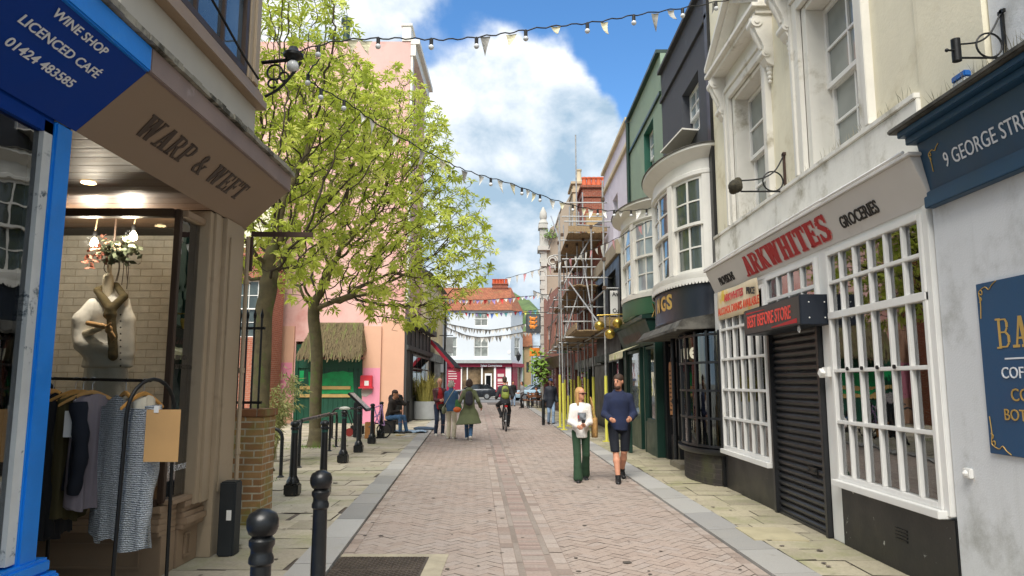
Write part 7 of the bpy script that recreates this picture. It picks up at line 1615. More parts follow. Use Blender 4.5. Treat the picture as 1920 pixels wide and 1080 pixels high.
# ================================================================== PEOPLE
m_skin = M('skin', '#c98f73', .55, var=.06, scale=6, bump=.1); m_skin2 = M('skin_tan', '#b57f60', .55, var=.06, scale=6)
def cloth(name, c, rough=.9, bump=.5, **k): return M(name, c, rough, var=k.pop('var', .12), scale=k.pop('scale', 5), bump=bump, bscale=k.pop('bscale', 14), bdist=.012, **k)
def ik(a, b, l1, l2, pole):
    a, b, pole = Vector(a), Vector(b), Vector(pole); d = b - a; L_ = min(d.length, (l1 + l2) * .999); d.normalize()
    x = (l1 * l1 - l2 * l2 + L_ * L_) / (2 * L_); h = math.sqrt(max(0, l1 * l1 - x * x)); pl = (pole - d * pole.dot(d)).normalized(); return a + d * x + pl * h
def person(label, loc, rz, H=1.72, feet=((.10, 0, .08), (-.10, 0, .08)), hands=((.25, 0, .82), (-.25, 0, .82)), top=None, top_len='hip', legs=None, shorts=False, flare=0, shoe=None, hair=None, hair_style='short',
           head=(0, 0), lean=0.0, build=1.0, skin=None, h=.018, sleeve=1.0, collar=False, hood=False, coat_flare=.0, inner=None, face=True, name='person', fem=False, seat=None, extras=None, puff=1.0, grp=None, beard=None, sock=None, knee_pole=(0, -1, .15), elbow_pole=None, cap=None):
    """faces -Y before turning by rz; measures in metres for a 1.72 m figure"""
    s = H / 1.72; skin = skin or m_skin; t = thing(name, label, 'person', (0, 0, 0), grp)
    hz = seat if seat else .90
    pel = Vector((0, 0, hz + .04)); ch = pel + Vector((0, -math.sin(lean) * .36, .36 * math.cos(lean))); nk = pel + Vector((0, -math.sin(lean) * .53, .53 * math.cos(lean)))
    sw = .160 * build * (.90 if fem else 1)
    sh = [Vector((x * sw, nk.y + .01, nk.z - .10)) for x in (1, -1)]; hip = [Vector((x * .088 * build, 0, hz)) for x in (1, -1)]
    hd = nk + Vector((0, -.02 - math.sin(lean) * .08, .155)); yaw, pit = head; Rh = (Matrix.Rotation(yaw, 3, 'Z') @ Matrix.Rotation(pit, 3, 'X')); RhT = np.array(Rh)
    def HP(x, y, z): return tuple(hd + Rh @ Vector((x, y, z)))
    ft = [Vector(f) for f in feet]; hn = [Vector(q_) for q_ in hands]
    kn = [ik(hip[i], ft[i], .425, .42, (knee_pole[0] * (1 if i == 0 else -1), knee_pole[1], knee_pole[2])) for i in (0, 1)]
    ep = elbow_pole or (.30, .8, -.6)
    el = [ik(sh[i], hn[i], .29, .25, (ep[0] * (1 if i == 0 else -1), ep[1], ep[2])) for i in (0, 1)]
    S = lambda P: tuple(Vector(P) * s)
    def c(a, b, ra, rb, sy=1.0): return ('c', S(a), S(b), ra * s, rb * s, sy)
    body = [c(nk + Vector((0, .01, -.05)), hd + Vector((0, .015, -.05)), .052, .05), ('e', S(HP(0, .005, .035)), (.073 * s, .093 * s, .09 * s), RhT), ('e', S(HP(0, -.022, -.04)), (.056 * s, .066 * s, .075 * s), RhT),
            ('e', S(HP(0, -.095, -.008)), (.012 * s, .02 * s, .026 * s), RhT), ('e', S(HP(.074, .01, 0)), (.012 * s, .022 * s, .033 * s), RhT), ('e', S(HP(-.074, .01, 0)), (.012 * s, .022 * s, .033 * s), RhT), ('e', S(HP(0, -.065, -.085)), (.026 * s, .022 * s, .02 * s), RhT),
            c(ch, pel, .115 * build, .105 * build, .66), c(sh[0], sh[1], .045, .045)]
    for i in (0, 1):
        body += [c(sh[i], el[i], .045, .036), c(el[i], hn[i], .037, .025), c(hip[i], kn[i], .075, .05), c(kn[i], kn[i].lerp(ft[i], .35), .05, .055), c(kn[i].lerp(ft[i], .35), ft[i], .055, .035)]
    ex = []
    for i in (0, 1):                                    # hands with five bent fingers
        d = (hn[i] - el[i]).normalized(); inw = Vector((-1 if i == 0 else 1, -.2, 0)); inw = (inw - d * inw.dot(d)).normalized(); sd = d.cross(inw); w_ = hn[i]
        pr = [c(w_ - d * .02, w_ + d * .03, .024, .027), ('e', S(w_ + d * .052), (.030 * s, .030 * s, .034 * s))]
        for k_, (o_, l_) in enumerate(((-.028, .062), (-.010, .072), (.009, .068), (.026, .052))):
            b0_ = w_ + d * .072 + sd * o_; m1 = b0_ + d * l_ * .5 + inw * l_ * .15; e1 = m1 + d * l_ * .32 + inw * l_ * .42; pr += [c(b0_, m1, .0095, .009), c(m1, e1, .009, .0075)]
        th0 = w_ + d * .03 - sd * .026; pr += [c(th0, th0 - sd * .02 + d * .03 + inw * .015, .011, .010), c(th0 - sd * .02 + d * .03 + inw * .015, th0 - sd * .014 + d * .058 + inw * .03, .010, .008)]
        ex.append((pr, max(.0055, h * .32), .008))
    sdf_obj('body', body, skin, t, h, .022 * s, ex)
    if face:
        m = MB()
        for x in (-.030, .030): m.ball(S(HP(x, -.083, .012)), .010 * s, 8, 6)
        m.build('eyes', M('eye_dark', '#241a16', .3), t, smooth='all')
        m = MB(); [m.ball(S(HP(x, -.087, .032)), .014 * s, 8, 6, 1, .5, .35) for x in (-.03, .03)]; m.build('eyebrows', hair or m_ink, t)
        m = MB(); m.ball(S(HP(0, -.084, -.052)), .019 * s, 8, 6, 1, .4, .3); m.build('mouth', M('lips', '#9a5648', .5), t)
    # trousers or shorts
    if legs:
        pr = [c(pel + Vector((0, 0, .04)), pel - Vector((0, 0, .02)), .13 * build, .135 * build, .74)]
        for i in (0, 1):
            if shorts: pr += [c(hip[i] + Vector((.012 * (1 if i == 0 else -1), 0, 0)), kn[i] + Vector((.01 * (1 if i == 0 else -1), 0, 0)), .080 * build, .068 * build)]
            else:
                an = ft[i]; pr += [c(hip[i], kn[i], .088, .064 + flare * .2), c(kn[i], kn[i].lerp(an, .5), .064 + flare * .2, .058 + flare * .5), c(kn[i].lerp(an, .5), an, .058 + flare * .5, .055 + flare)]
        if shorts: pr.append(('h', S((0, 0, min(kn[0].z, kn[1].z) + .01)), (0, 0, 1)))
        elif not seat: pr.append(('h', S((0, 0, min(ft[0].z, ft[1].z) - .045)), (0, 0, 1)))
        sdf_obj('shorts' if shorts else 'trousers', pr, legs, t, h, .018 * s)
    # upper garment with sleeves
    if top:
        b = build * puff; pr = [c(sh[0] + Vector((-.02, 0, .0)), sh[1] + Vector((.02, 0, .0)), .055 * puff, .055 * puff), c(nk + Vector((0, .02, -.045)), sh[0], .05, .05 * puff), c(nk + Vector((0, .02, -.045)), sh[1], .05, .05 * puff), c(nk - Vector((0, -.01, .10)), ch, .09 * b, .145 * b, .76), c(ch, pel + Vector((0, 0, .02)), .145 * b, .138 * b, .76)]
        hem = {'hip': .11, 'thigh': .30, 'knee': .47}[top_len]
        if top_len == 'hip': pr += [c(pel, pel - Vector((0, 0, .12)), .138 * b, .142 * b, .78)]
        if top_len == 'thigh': pr += [c(pel, pel - Vector((0, 0, .36)), .14 * b, .155 * b + coat_flare, .8)]
        if top_len == 'knee': pr += [c(pel, pel - Vector((0, .02, .26)), .145 * b, .16 * b + coat_flare * .6, .8), c(pel - Vector((0, 0, .26)), pel - Vector((0, -.05, .52)), .16 * b + coat_flare * .6, .17 * b + coat_flare * 1.2, .72)]
        pr.append(('h', S(pel - Vector((0, 0, hem))), (.06, .0, 1)))
        for i in (0, 1):
            w_ = el[i].lerp(hn[i], min(1, max(0, (sleeve - .5) * 2)) * .94); pr += [c(sh[i], el[i], .060 * puff, .050 * puff), c(el[i], w_, .050 * puff, .042 * puff)]
            if sleeve >= 1: pr += [c(w_ - (w_ - el[i]).normalized() * .04, w_, .043 * puff, .042 * puff)]
        if hood: pr += [('e', S(nk + Vector((0, .07, -.02))), (.10 * s, .07 * s, .065 * s)), c(nk + Vector((.06, .01, -.05)), nk + Vector((-.06, .01, -.05)), .035, .035)]
        if collar: pr += [c(nk + Vector((0, .01, -.03)), nk + Vector((0, .015, .02)), .078, .07)]
        sdf_obj('coat' if top_len in ('knee', 'thigh') else 'jacket', pr, top, t, h, .035 * s)
    if inner:                                            # shirt front showing between open jacket fronts
        pr = [c(nk - Vector((0, .025, .06)), ch - Vector((0, .04, 0)), .06, .095 * build, .95), c(ch - Vector((0, .04, 0)), pel - Vector((0, .045, .10)), .095 * build, .122 * build, .85), ('h', S(pel - Vector((0, 0, .14))), (0, 0, 1))]
        sdf_obj('shirt', pr, inner, t, h, .03 * s)
    for i in (0, 1):
        f = ft[i]; dr = Vector((0, -1, 0)); q_ = Vector((f.x, f.y, f.z - .045)); tp_ = q_ + Vector((.012 * (1 if i == 0 else -1), -.15, -.012 if f.z < .1 else -.05))
        sdf_obj('shoe', [c(q_ + Vector((0, .035, 0)), q_ + Vector((0, -.03, 0)), .042, .045), c(q_, tp_, .043, .036)], shoe or m_ink, t, min(h, .014), .02)
        MB().box(*[v * s for v in (q_.x - .045, q_.x + .045, tp_.y - .03, q_.y + .07, min(q_.z, tp_.z) - .052, min(q_.z, tp_.z) - .03)]).build('sole', m_shoew, t, bevel=.01)
        if sock: MB().cyl(S(f + Vector((0, 0, -.03))), S(f + (kn[i] - f).normalized() * .055), .046 * s, .044 * s, 10).build('sock', sock, t, smooth=True)
    if hair:
        pr = [('e', S(HP(0, .022, .05)), (.082 * s, .092 * s, .085 * s), RhT)]
        if hair_style == 'short': pr = [('e', S(HP(0, .014, .056)), (.083 * s, .102 * s, .084 * s), RhT), ('e', S(HP(0, .06, -.01)), (.068 * s, .05 * s, .07 * s), RhT), ('e', S(HP(0, -.095, -.03)), (.070 * s, .062 * s, .088 * s), RhT, True)]
        if hair_style == 'bald': pr = [('e', S(HP(0, .045, -.0)), (.079 * s, .065 * s, .055 * s), RhT)]
        if hair_style in ('long', 'bob'):
            z = -.20 if hair_style == 'long' else -.06
            pr += [('e', S(HP(0, .05, -.02)), (.085 * s, .065 * s, .11 * s), RhT)]
            for x in (-.074, .074, -.04, .04, 0): pr.append(('c', S(HP(x, .015 if abs(x) > .05 else .06, .03)), S(HP(x * 1.15, -.01 if (abs(x) > .05 and z < -.1) else .06, z)), .03 * s, .022 * s))
            pr.append(('e', S(HP(0, -.09, -.03)), (.055 * s, .06 * s, .09 * s), RhT, True))
        sdf_obj('hair', pr, hair, t, min(h, .015), .018)
    if beard: sdf_obj('beard', [('e', S(HP(0, -.045, -.085)), (.055 * s, .05 * s, .045 * s), RhT), ('e', S(HP(0, -.09, -.052)), (.02 * s, .015 * s, .012 * s), RhT, True)], beard, t, .012, .01)
    if cap: sdf_obj('cap', [('e', S(HP(0, .005, .075)), (.085 * s, .098 * s, .06 * s), RhT), ('e', S(HP(0, -.10, .055)), (.06 * s, .055 * s, .012 * s), RhT)], cap, t, min(h, .015), .015)
    if extras: extras(t, s, dict(nk=nk, ch=ch, pel=pel, sh=sh, hn=hn, el=el, hd=hd, HP=HP, S=S, kn=kn, ft=ft))
    t.location = loc; t.rotation_euler = (0, 0, rz); OFFP[t.name] = (Vector(loc), rz, s); return t
OFFP = {}
def follow(o, who):                                     # a carried thing stands at top level, moved to its bearer
    loc, rz, s = OFFP[who.name]; o.location = loc; o.rotation_euler = (0, 0, rz); return o
def carried(name, label, cat): return thing(name, label, cat, (0, 0, 0))

m_brownhair = M('brown_hair', '#3b291f', .7, var=.3, scale=20, stretch=(3, 3, .6), bump=.6); m_blonde = M('blonde_hair', '#b58a56', .6, var=.3, scale=20, stretch=(4, 4, .5), bump=.6); m_greyh = M('grey_hair', '#a59d93', .7, var=.2, scale=20, bump=.5)
m_denim = cloth('denim_blue', '#3f5f82'); m_jeans = cloth('dark_jeans', '#28344a'); m_ltjeans = cloth('washed_jeans', '#8299b3'); m_navyhood = cloth('navy_hoodie', '#1e2743', .95, .6); m_navyshort = cloth('navy_shorts', '#0f1420', .9); m_parka = cloth('khaki_parka', '#646a4c', .85); m_cream_tr = cloth('cream_trousers', '#c9bda6'); m_dkgreen_tr = cloth('green_trousers', '#26412c'); m_whitetee = cloth('white_tee', '#e6e4e0'); m_whitecard = cloth('white_cardigan', '#ddd8d2', .95, .8, bscale=40); m_maroonj = cloth('maroon_leather', '#4c1d22', .5); m_redsh2 = cloth('red_shirt', '#9c1f25'); m_blackco = cloth('black_wool', '#131316'); m_greyco = cloth('grey_coat', '#85878a'); m_navyj = cloth('navy_anorak', '#171c28', .7); m_brownj = cloth('brown_fleece', '#2c2521'); m_shoew = M('pale_trainer', '#cfc8bd', .6); m_shoeb = M('black_trainer', '#1a1a1c', .5)
G0 = lambda px, py, z=.0: ground(px, py, z)
# couple walking towards the camera
def glasses(t, s, J):
    m = MB(); [m.ball(J['S'](J['HP'](x, -.095, .010)), .027 * s, 10, 6, 1, .35, .8) for x in (-.032, .032)]; m.tube([J['S'](J['HP'](-.075, .0, .015)), J['S'](J['HP'](-.05, -.085, .015)), J['S'](J['HP'](.05, -.085, .015)), J['S'](J['HP'](.075, .0, .015))], .005, 5); m.build('sunglasses', M('dark_lens', '#3a1a12', .1), t, smooth=True)
def tee_print(t, s, J):
    glasses(t, s, J); p = Vector(J['ch']) + Vector((.01, -.136, -.10))
    m = MB(); m.box(*[v * s for v in (p.x - .085, p.x + .075, p.y - .012, p.y - .006, p.z - .075, p.z + .075)]); m.build('shirt_print', M('shirt_print', '#6a7076', .7, var=.7, scale=12, stain='#a23b33', sscale=9, slo=.55, shi=.6), t)
g_ = G0(1090, 901)
w1 = person('woman in a white cardigan and dark green flared trousers turning to the man', g_, .04, 1.50, feet=((.10, .18, .10), (-.09, -.22, .07)), hands=((.05, -.25, 1.05), (-.10, -.27, 1.03)), top=m_whitecard, top_len='hip', inner=m_whitetee, legs=m_dkgreen_tr, flare=.035, shoe=m_shoeb, hair=m_blonde, hair_style='long', head=(.75, .02), fem=True, h=.012, puff=1.08, skin=m_skin, extras=tee_print, elbow_pole=(.5, .6, -.5))
bg = carried('straw_bag', 'tan straw shoulder bag at the side of the woman in white', 'bag')
m = MB(); m.loft([[(.235 + .05 * math.cos(a), .02 + .15 * math.sin(a) * w_, z) for a in np.linspace(0, 2 * math.pi, 17)[:-1]] for z, w_ in ((.70, .75), (.72, .95), (.85, 1.05), (1.0, .9), (1.02, .85))]); m.build('pouch', M('straw', '#a8824e', .9, var=.25, scale=25, bump=.7), bg, smooth=True)
MB().tube(smooth_path([(.24, -.10, 1.0), (.19, -.07, 1.25), (.17, .0, 1.36), (.19, .09, 1.25), (.24, .12, 1.0)]), .011, 6).build('strap', M('straw', '#a8824e'), bg); follow(bg, w1)
cpw = carried('phone', 'dark phone held by the woman in white', 'phone'); MB().box(-.03, .03, -.35, -.33, .955, 1.01).build('case', m_ink, cpw); follow(cpw, w1)
g_ = G0(1163, 902)
m1 = person('bearded man in a navy hoodie and navy shorts smiling at the woman', g_, -.05, 1.71, feet=((.06, .27, .14), (-.055, -.24, .07)), hands=((.17, -.22, 1.03), (-.17, -.25, 1.03)), top=m_navyhood, top_len='hip', legs=m_navyshort, shorts=True, shoe=m_shoeb, sock=m_ink, hair=m_brownhair, head=(-.6, .08), h=.012, hood=True, build=1.10, puff=1.08, skin=m_skin, beard=M('brown_beard', '#3f2a1f', .8), elbow_pole=(.42, .6, -.6))
# three people at the left
g_ = G0(823, 817)
pA = person('balding man in a maroon jacket and red shirt looking down at his hands', g_, .35, 1.72, feet=((.11, 0, .08), (-.11, -.02, .08)), hands=((.05, -.28, 1.08), (-.06, -.28, 1.08)), top=m_maroonj, top_len='hip', inner=m_redsh2, legs=m_jeans, shoe=m_shoew, hair=m_greyh, hair_style='bald', head=(.1, .35), h=.018)
bgA = carried('shoulder_bag', 'dark olive bag slung at the belly of the man in the maroon jacket', 'bag'); sdf_obj('pouch', [('e', (.02, -.19, .88), (.11, .05, .09))], cloth('dark_olive_bag', '#3f3f30'), bgA, .016, .01); MB().tube(smooth_path([(-.08, -.17, .93), (-.12, -.12, 1.2), (-.10, 0, 1.42), (.0, .12, 1.2), (.10, -.15, .93)]), .009, 5).build('strap', m_ink, bgA); follow(bgA, pA)
g_ = G0(845, 823)
pB = person('grey haired woman in a denim jacket and cream trousers seen from behind', g_, math.pi - .2, 1.64, feet=((.08, .0, .08), (-.10, .02, .08)), hands=((.12, -.30, 1.10), (-.12, -.30, 1.1)), top=m_denim, top_len='hip', legs=m_cream_tr, flare=.01, shoe=m_shoew, hair=m_greyh, hair_style='bob', head=(0, .25), fem=True, h=.018, puff=1.08, collar=True)
MBs = carried('crossbody_bag', 'pale olive crossbody bag on the hip of the denim jacket woman', 'bag'); sdf_obj('pouch', [('e', (.20, .05, .82), (.06, .10, .12))], cloth('pale_olive_bag', '#7c7f66'), MBs, .016, .01); MB().tube(smooth_path([(.19, .10, .92), (.06, .19, 1.1), (-.08, .16, 1.33), (-.12, .05, 1.42), (-.02, -.16, 1.15), (.18, -.08, .92)]), .010, 5).build('strap', M('pale_strap', '#b9b29b'), MBs); follow(MBs, pB)
g_ = G0(879, 826)
pC = person('walker in a flared khaki parka with a brown hood seen from behind', g_, math.pi + .05, 1.68, feet=((.06, -.30, .08), (-.05, .28, .16)), hands=((.34, -.05, .95), (-.34, -.05, .95)), top=m_parka, top_len='knee', coat_flare=.17, legs=m_denim, shoe=m_shoew, hair=m_brownhair, hair_style='bob', head=(0, .05), fem=True, h=.018, puff=1.12, hood=True, face=False)
bk1 = carried('backpack', 'dark grey backpack on the khaki parka', 'backpack'); sdf_obj('sack', [('c', (0, .21, 1.08), (0, .21, 1.28), .115, .10, .75)], cloth('charcoal_pack', '#35343c', .8), bk1, .018, .01); follow(bk1, pC)
tt = carried('tote_bag', 'green and orange tote bag hanging from the parka walker shoulder', 'bag'); sdf_obj('pouch', [('c', (.30, .10, .92), (.32, .10, 1.08), .10, .07, .5)], cloth('green_tote', '#3f6a3f'), tt, .016, .01); sdf_obj('orange_pouch', [('e', (.33, .13, .86), (.11, .07, .08))], M('orange_plastic', '#d9672a', .5, bump=.4, bscale=15), tt, .016, .01); MB().tube(smooth_path([(.25, .08, 1.1), (.2, .05, 1.38), (.3, .14, 1.12)]), .010, 5).build('strap', cloth('pink_strap', '#c99aa0'), tt); follow(tt, pC)
# distant people
g_ = G0(1033, 796)
pG = person('man in a navy anorak and blue cap walking by the yellow scaffold poles', g_, .1, 1.74, feet=((.07, -.14, .08), (-.07, .14, .1)), hands=((.25, -.05, .86), (-.25, -.05, .86)), top=m_navyj, top_len='thigh', legs=m_ltjeans, shoe=m_shoeb, hair=m_greyh, hair_style='bald', head=(.15, .1), h=.02, puff=1.2, skin=M('skin_dark', '#7a5240', .6), cap=cloth('blue_cap', '#26335a'))
g_ = at(962, 756, 50); g_.z = 0
person('distant person in a long black coat and jeans', g_, .2, 1.72, feet=((.07, -.12, .08), (-.07, .12, .1)), hands=((.22, -.1, .95), (-.25, 0, .85)), top=m_blackco, top_len='knee', legs=m_ltjeans, shoe=m_shoeb, hair=m_brownhair, h=.026, face=False, puff=1.15)
g_ = at(979, 762, 46); g_.z = 0
person('distant woman in a grey coat and black trousers near the cafe table', g_, -1.1, 1.66, feet=((.07, -.1, .08), (-.07, .1, .08)), hands=((.12, -.24, 1.0), (-.12, -.24, 1.0)), top=m_greyco, top_len='thigh', legs=m_blackco, shoe=m_shoeb, hair=m_brownhair, hair_style='bob', h=.026, face=False, puff=1.15, fem=True)
g_ = at(951, 748, 58); g_.z = 0
person('distant person in beige partly hidden by the cyclist', g_, .1, 1.68, top=cloth('beige_coat', '#a08a72'), legs=m_blackco, hair=m_brownhair, h=.03, face=False)
# cyclist and bicycle, seen from behind
bc = thing('bicycle', 'black upright bicycle ridden away from the camera', 'bicycle', (0, 0, 0))
m_tyre = M('tyre', '#17171a', .8); m_frm = M('bicycle_frame', '#1d2023', .4)
for y, r in ((.52, .34), (-.52, .34)):
    wl = MB().tube([(0, y + r * math.cos(a), r + r * math.sin(a)) for a in np.linspace(0, 2 * math.pi, 33)], .018, 6, cap=False).build('wheel', m_tyre, bc, smooth=True)
    m = MB(); [m.tube([(0, y, r), (0, y + (r - .02) * math.cos(a), r + (r - .02) * math.sin(a))], .0022, 4) for a in np.linspace(0, 2 * math.pi, 17)[:-1]]; m.cyl((-.04, y, r), (.04, y, r), .022, n=8); m.build('spokes', m_chrome, wl)
    m = MB(); m.tube([(0, y + (r + .035) * math.cos(a), r + (r + .035) * math.sin(a)) for a in np.linspace(.2, 2.9, 14)], .022, 6); m.build('mudguard', m_frm, bc, smooth=True)
m = MB(); hb, sx_, bb_ = (0, -.40, .92), (0, .22, .80), (0, .08, .30)
for a, b_ in ((hb, (0, .17, .72)), ((0, -.42, .78), bb_), (bb_, sx_), (bb_, (.03, .52, .34)), (bb_, (-.03, .52, .34)), ((0, .20, .74), (.03, .52, .34)), ((0, .20, .74), (-.03, .52, .34)), ((0, -.40, .95), (.035, -.52, .34)), ((0, -.40, .95), (-.035, -.52, .34)), ((0, -.40, .9), (0, -.38, 1.03))): m.tube([a, b_], .016, 8)
m.build('frame', m_frm, bc, smooth=True); MB().tube(smooth_path([(-.28, -.22, 1.02), (-.25, -.34, 1.04), (0, -.38, 1.03), (.25, -.34, 1.04), (.28, -.22, 1.02)]), .013, 8).build('handlebar', m_frm, bc, smooth=True)
sdf_obj('saddle', [('c', (0, .30, .87), (0, .08, .88), .075, .03, 1)], m_ink, bc, .014, .01); MB().tube([(0, .22, .78), (0, .21, .87)], .014, 8).build('seat_post', m_chrome, bc)
for s_, a in ((1, 1.2), (-1, 1.2 + math.pi)): e_ = (s_ * .09, .08 + .17 * math.cos(a), .30 + .17 * math.sin(a)); MB().tube([(s_ * .05, .08, .30), e_], .012, 6).box(min(s_ * .09, s_ * .17), max(s_ * .09, s_ * .17), e_[1] - .04, e_[1] + .04, e_[2] - .012, e_[2] + .012).build('pedal_crank', m_frm, bc)
MB().box(-.05, .05, .56, .58, .80, .86).build('rear_light', M('red_reflector', '#a01818', .3), bc)
g_ = G0(946, 807); bc.location = g_; bc.rotation_euler = (0, 0, math.pi + .10)
pD = person('cyclist in a dark jacket and black trousers riding away', (g_.x, g_.y, .0), math.pi + .10, 1.74, seat=.96, feet=((.13, -.10, .54), (-.13, -.22, .24)), hands=((.27, -.36, 1.08), (-.27, -.36, 1.08)), top=cloth('charcoal_jacket', '#2b2d32', .8), top_len='hip', legs=m_blackco, shoe=m_shoeb, hair=m_brownhair, head=(0, .1), lean=.28, h=.018, face=False, puff=1.12, knee_pole=(.35, -1, .3))
# the rider sits on the saddle
pD.location = g_ + Matrix.Rotation(math.pi + .10, 3, 'Z') @ Vector((0, .20, 0))
bk2 = carried('backpack', 'olive and lime backpack on the cyclist', 'backpack'); sdf_obj('sack', [('c', (0, .08, 1.18), (0, .02, 1.40), .135, .11, .8)], cloth('lime_pack', '#7e8b3c', .8, var=.4), bk2, .018, .01); sdf_obj('top_pocket', [('e', (0, .10, 1.34), (.10, .07, .08))], cloth('dark_olive_bag', '#3f3f30'), bk2, .016, .01)
bk2.location = pD.location; bk2.rotation_euler = pD.rotation_euler
# busker sitting on a crate
g_ = G0(730, 812, .042)
pJ = person('man in a brown fleece and jeans sitting low with a hand at his mouth', g_, 1.25, 1.76, seat=.47, feet=((.12, -.52, .08), (-.10, -.42, .08)), hands=((.10, -.25, 1.05), (.02, -.30, .66)), top=m_brownj, top_len='hip', legs=m_denim, shoe=m_shoeb, hair=m_brownhair, head=(.1, .12), lean=.25, h=.018, puff=1.12, hood=True, skin=m_skin2, knee_pole=(.1, -.6, 1), elbow_pole=(.5, .3, -1))
cr = thing('crate', 'dark crate used as a seat by the sitting man', 'crate', tuple(g_)); MB().box(g_.x - .18, g_.x + .17, g_.y - .18, g_.y + .2, .04, .40).build('box', M('dark_crate', '#2a2725', .8), cr, bevel=.01); MB().box(g_.x - .19, g_.x + .18, g_.y - .185, g_.y + .205, .402, .425).build('lid', M('dark_crate', '#2a2725'), cr)
q = G0(694, 822, .042); wb = thing('wooden_box', 'upright varnished wooden box beside the slanted notice board', 'box', tuple(q)); MB().box(q.x - .14, q.x + .12, q.y - .1, q.y + .1, .042, .50).build('case', M('varnished_wood', '#a8713c'), wb, bevel=.01); MB().box(q.x - .03, q.x + .02, q.y - .12, q.y - .1, .36, .39).build('handle', m_chrome, wb)
# folded pink bicycle frame behind the bollard
q = G0(708, 822, .042); pb_ = thing('folding_bicycle', 'lilac pink folding bicycle frame leaning by the sitting man', 'bicycle', tuple(q)); m_pf = M('lilac_frame', '#b98fc4', .4)
m = MB(); X0, Y0_ = q.x, q.y
for a, b_ in (((-.12, .9), (.10, .98)), ((.10, .98), (.02, .45)), ((-.12, .9), (.02, .45)), ((.02, .45), (.18, .40)), ((.10, .98), (.18, .40)), ((-.14, .62), (.08, .75)), ((-.10, .42), (.10, .98))): m.tube([(X0 + a[0], Y0_, a[1]), (X0 + b_[0], Y0_ + .03, b_[1])], .016, 8)
m.build('frame', m_pf, pb_, smooth=True)
for x_ in (-.05, .17): MB().tube([(X0 + x_ + .2 * math.cos(a), Y0_ + .04 + .06 * math.sin(a * 2), .26 + .2 * math.sin(a)) for a in np.linspace(0, 2 * math.pi, 25)], .02, 6, cap=False).build('wheel', m_tyre, pb_, smooth=True)
q = G0(655, 818, .042); tr_ = thing('luggage_trolley', 'small black trolley with a red wheel under the notice board', 'trolley', tuple(q)); MB().tube([(q.x + .15, q.y, .16), (q.x - .1, q.y + .05, .75)], .016, 6).tube([(q.x + .15, q.y + .2, .16), (q.x - .05, q.y + .25, .75)], .016, 6).box(q.x + .02, q.x + .4, q.y, q.y + .2, .1, .34).build('frame', m_ink, tr_)
MB().cyl((q.x, q.y - .03, .16), (q.x, q.y + .02, .16), .12, n=16).build('wheel', M('red_wheel', '#8d2a22', .5), tr_); MB().box(q.x + .12, q.x + .28, q.y - .015, q.y - .002, .15, .28).build('sticker', m_white, tr_)
# blanket and papers
q = G0(768, 811, .042); 
def sheet(a, b):
    x = q.x - .65 + 1.2 * a; y = q.y - .35 + .75 * b; return Vector((x, y, .055 + .05 * abs(math.sin(9 * a + 4 * b)) * (.4 + a * (1 - a)) + .03 * math.sin(14 * b + 5 * a) ** 2))
cloth_sheet(sheet, 26, 14, cloth('blue_blanket', '#8fa3b5', .95, var=.2), 'blanket')['label'] = 'crumpled pale blue blanket on the pavement by the sitting man'
bpy.data.objects['blanket']['category'] = 'blanket'
q2 = G0(800, 806, .042); tag(sdf_obj('dark_bundle', [('e', (q2.x - .15, q2.y, .09), (.3, .16, .07)), ('e', (q2.x + .1, q2.y - .05, .08), (.2, .12, .06))], cloth('dark_bundle', '#3b4a5c'), None, .02, .03), 'dark blue bundle at the end of the pale blanket', 'bundle')
for i, (px, py, c_, l_) in enumerate(((752, 816, '#c9a640', 'yellow paper lying by the pale blanket'), (762, 818, '#d8d6d0', 'white paper lying on the paving in front of the pale blanket'))): q = G0(px, py, .05); tag(MB().box(q.x - .15, q.x + .12, q.y - .1, q.y + .08, .05, .06).build('paper', M('paper_' + c_[1:], c_, .8), off=q), l_, 'paper')
# litter bin
q = G0(741, 796, .042); bn_ = thing('litter_bin', 'black litter bin against the pink hall behind the sitting man', 'bin', tuple(q))
MB().lathe([(.24, 0), (.26, .05), (.26, .85), (.28, .87), (.28, .95), (.0, .95)], q, 20).build('drum', m_bol, bn_, smooth=True); MB().lathe([(.285, .952), (.285, 1.0), (.24, 1.1), (.1, 1.16), (.0, 1.16)], q, 20).build('lid', m_bol, bn_, smooth=True); MB().lathe([(.262, .6), (.262, .63)], q, 20).build('band', m_iron, bn_)
# slanted notice board
q = G0(671, 820, .042); nbd_ = thing('notice_board', 'slanted lectern notice board with a grey panel on a thick black post', 'notice board', tuple(q))
MB().box(q.x - .13, q.x + .10, q.y - .1, q.y + .1, .04, 1.05).build('post', m_bol, nbd_, bevel=.02)
p0, p1 = at(656, 739, q.y - .1), at(690, 771, q.y - .1); dv = (p1 - p0)
MB().hexa([p0 + Vector((0, -.3, 0)), p1 + Vector((0, -.3, 0)), p1 + Vector((0, .35, 0)), p0 + Vector((0, .35, 0)), p0 + Vector((.03, -.3, .05)), p1 + Vector((.03, -.3, .05)), p1 + Vector((.03, .35, .05)), p0 + Vector((.03, .35, .05))]).build('panel', m_iron, nbd_)
u1 = Vector((.032, 0, .052)); MB().add([p0 + u1 + Vector((.03, -.27, -.02)), p1 + u1 + Vector((-.03, -.27, .03)), p1 + u1 + Vector((-.03, .32, .03)), p0 + u1 + Vector((.03, .32, -.02))], [(0, 1, 2, 3)]).build('face', M('notice_face', '#a3a59d', .3, var=.2, scale=8), nbd_, fix=False)
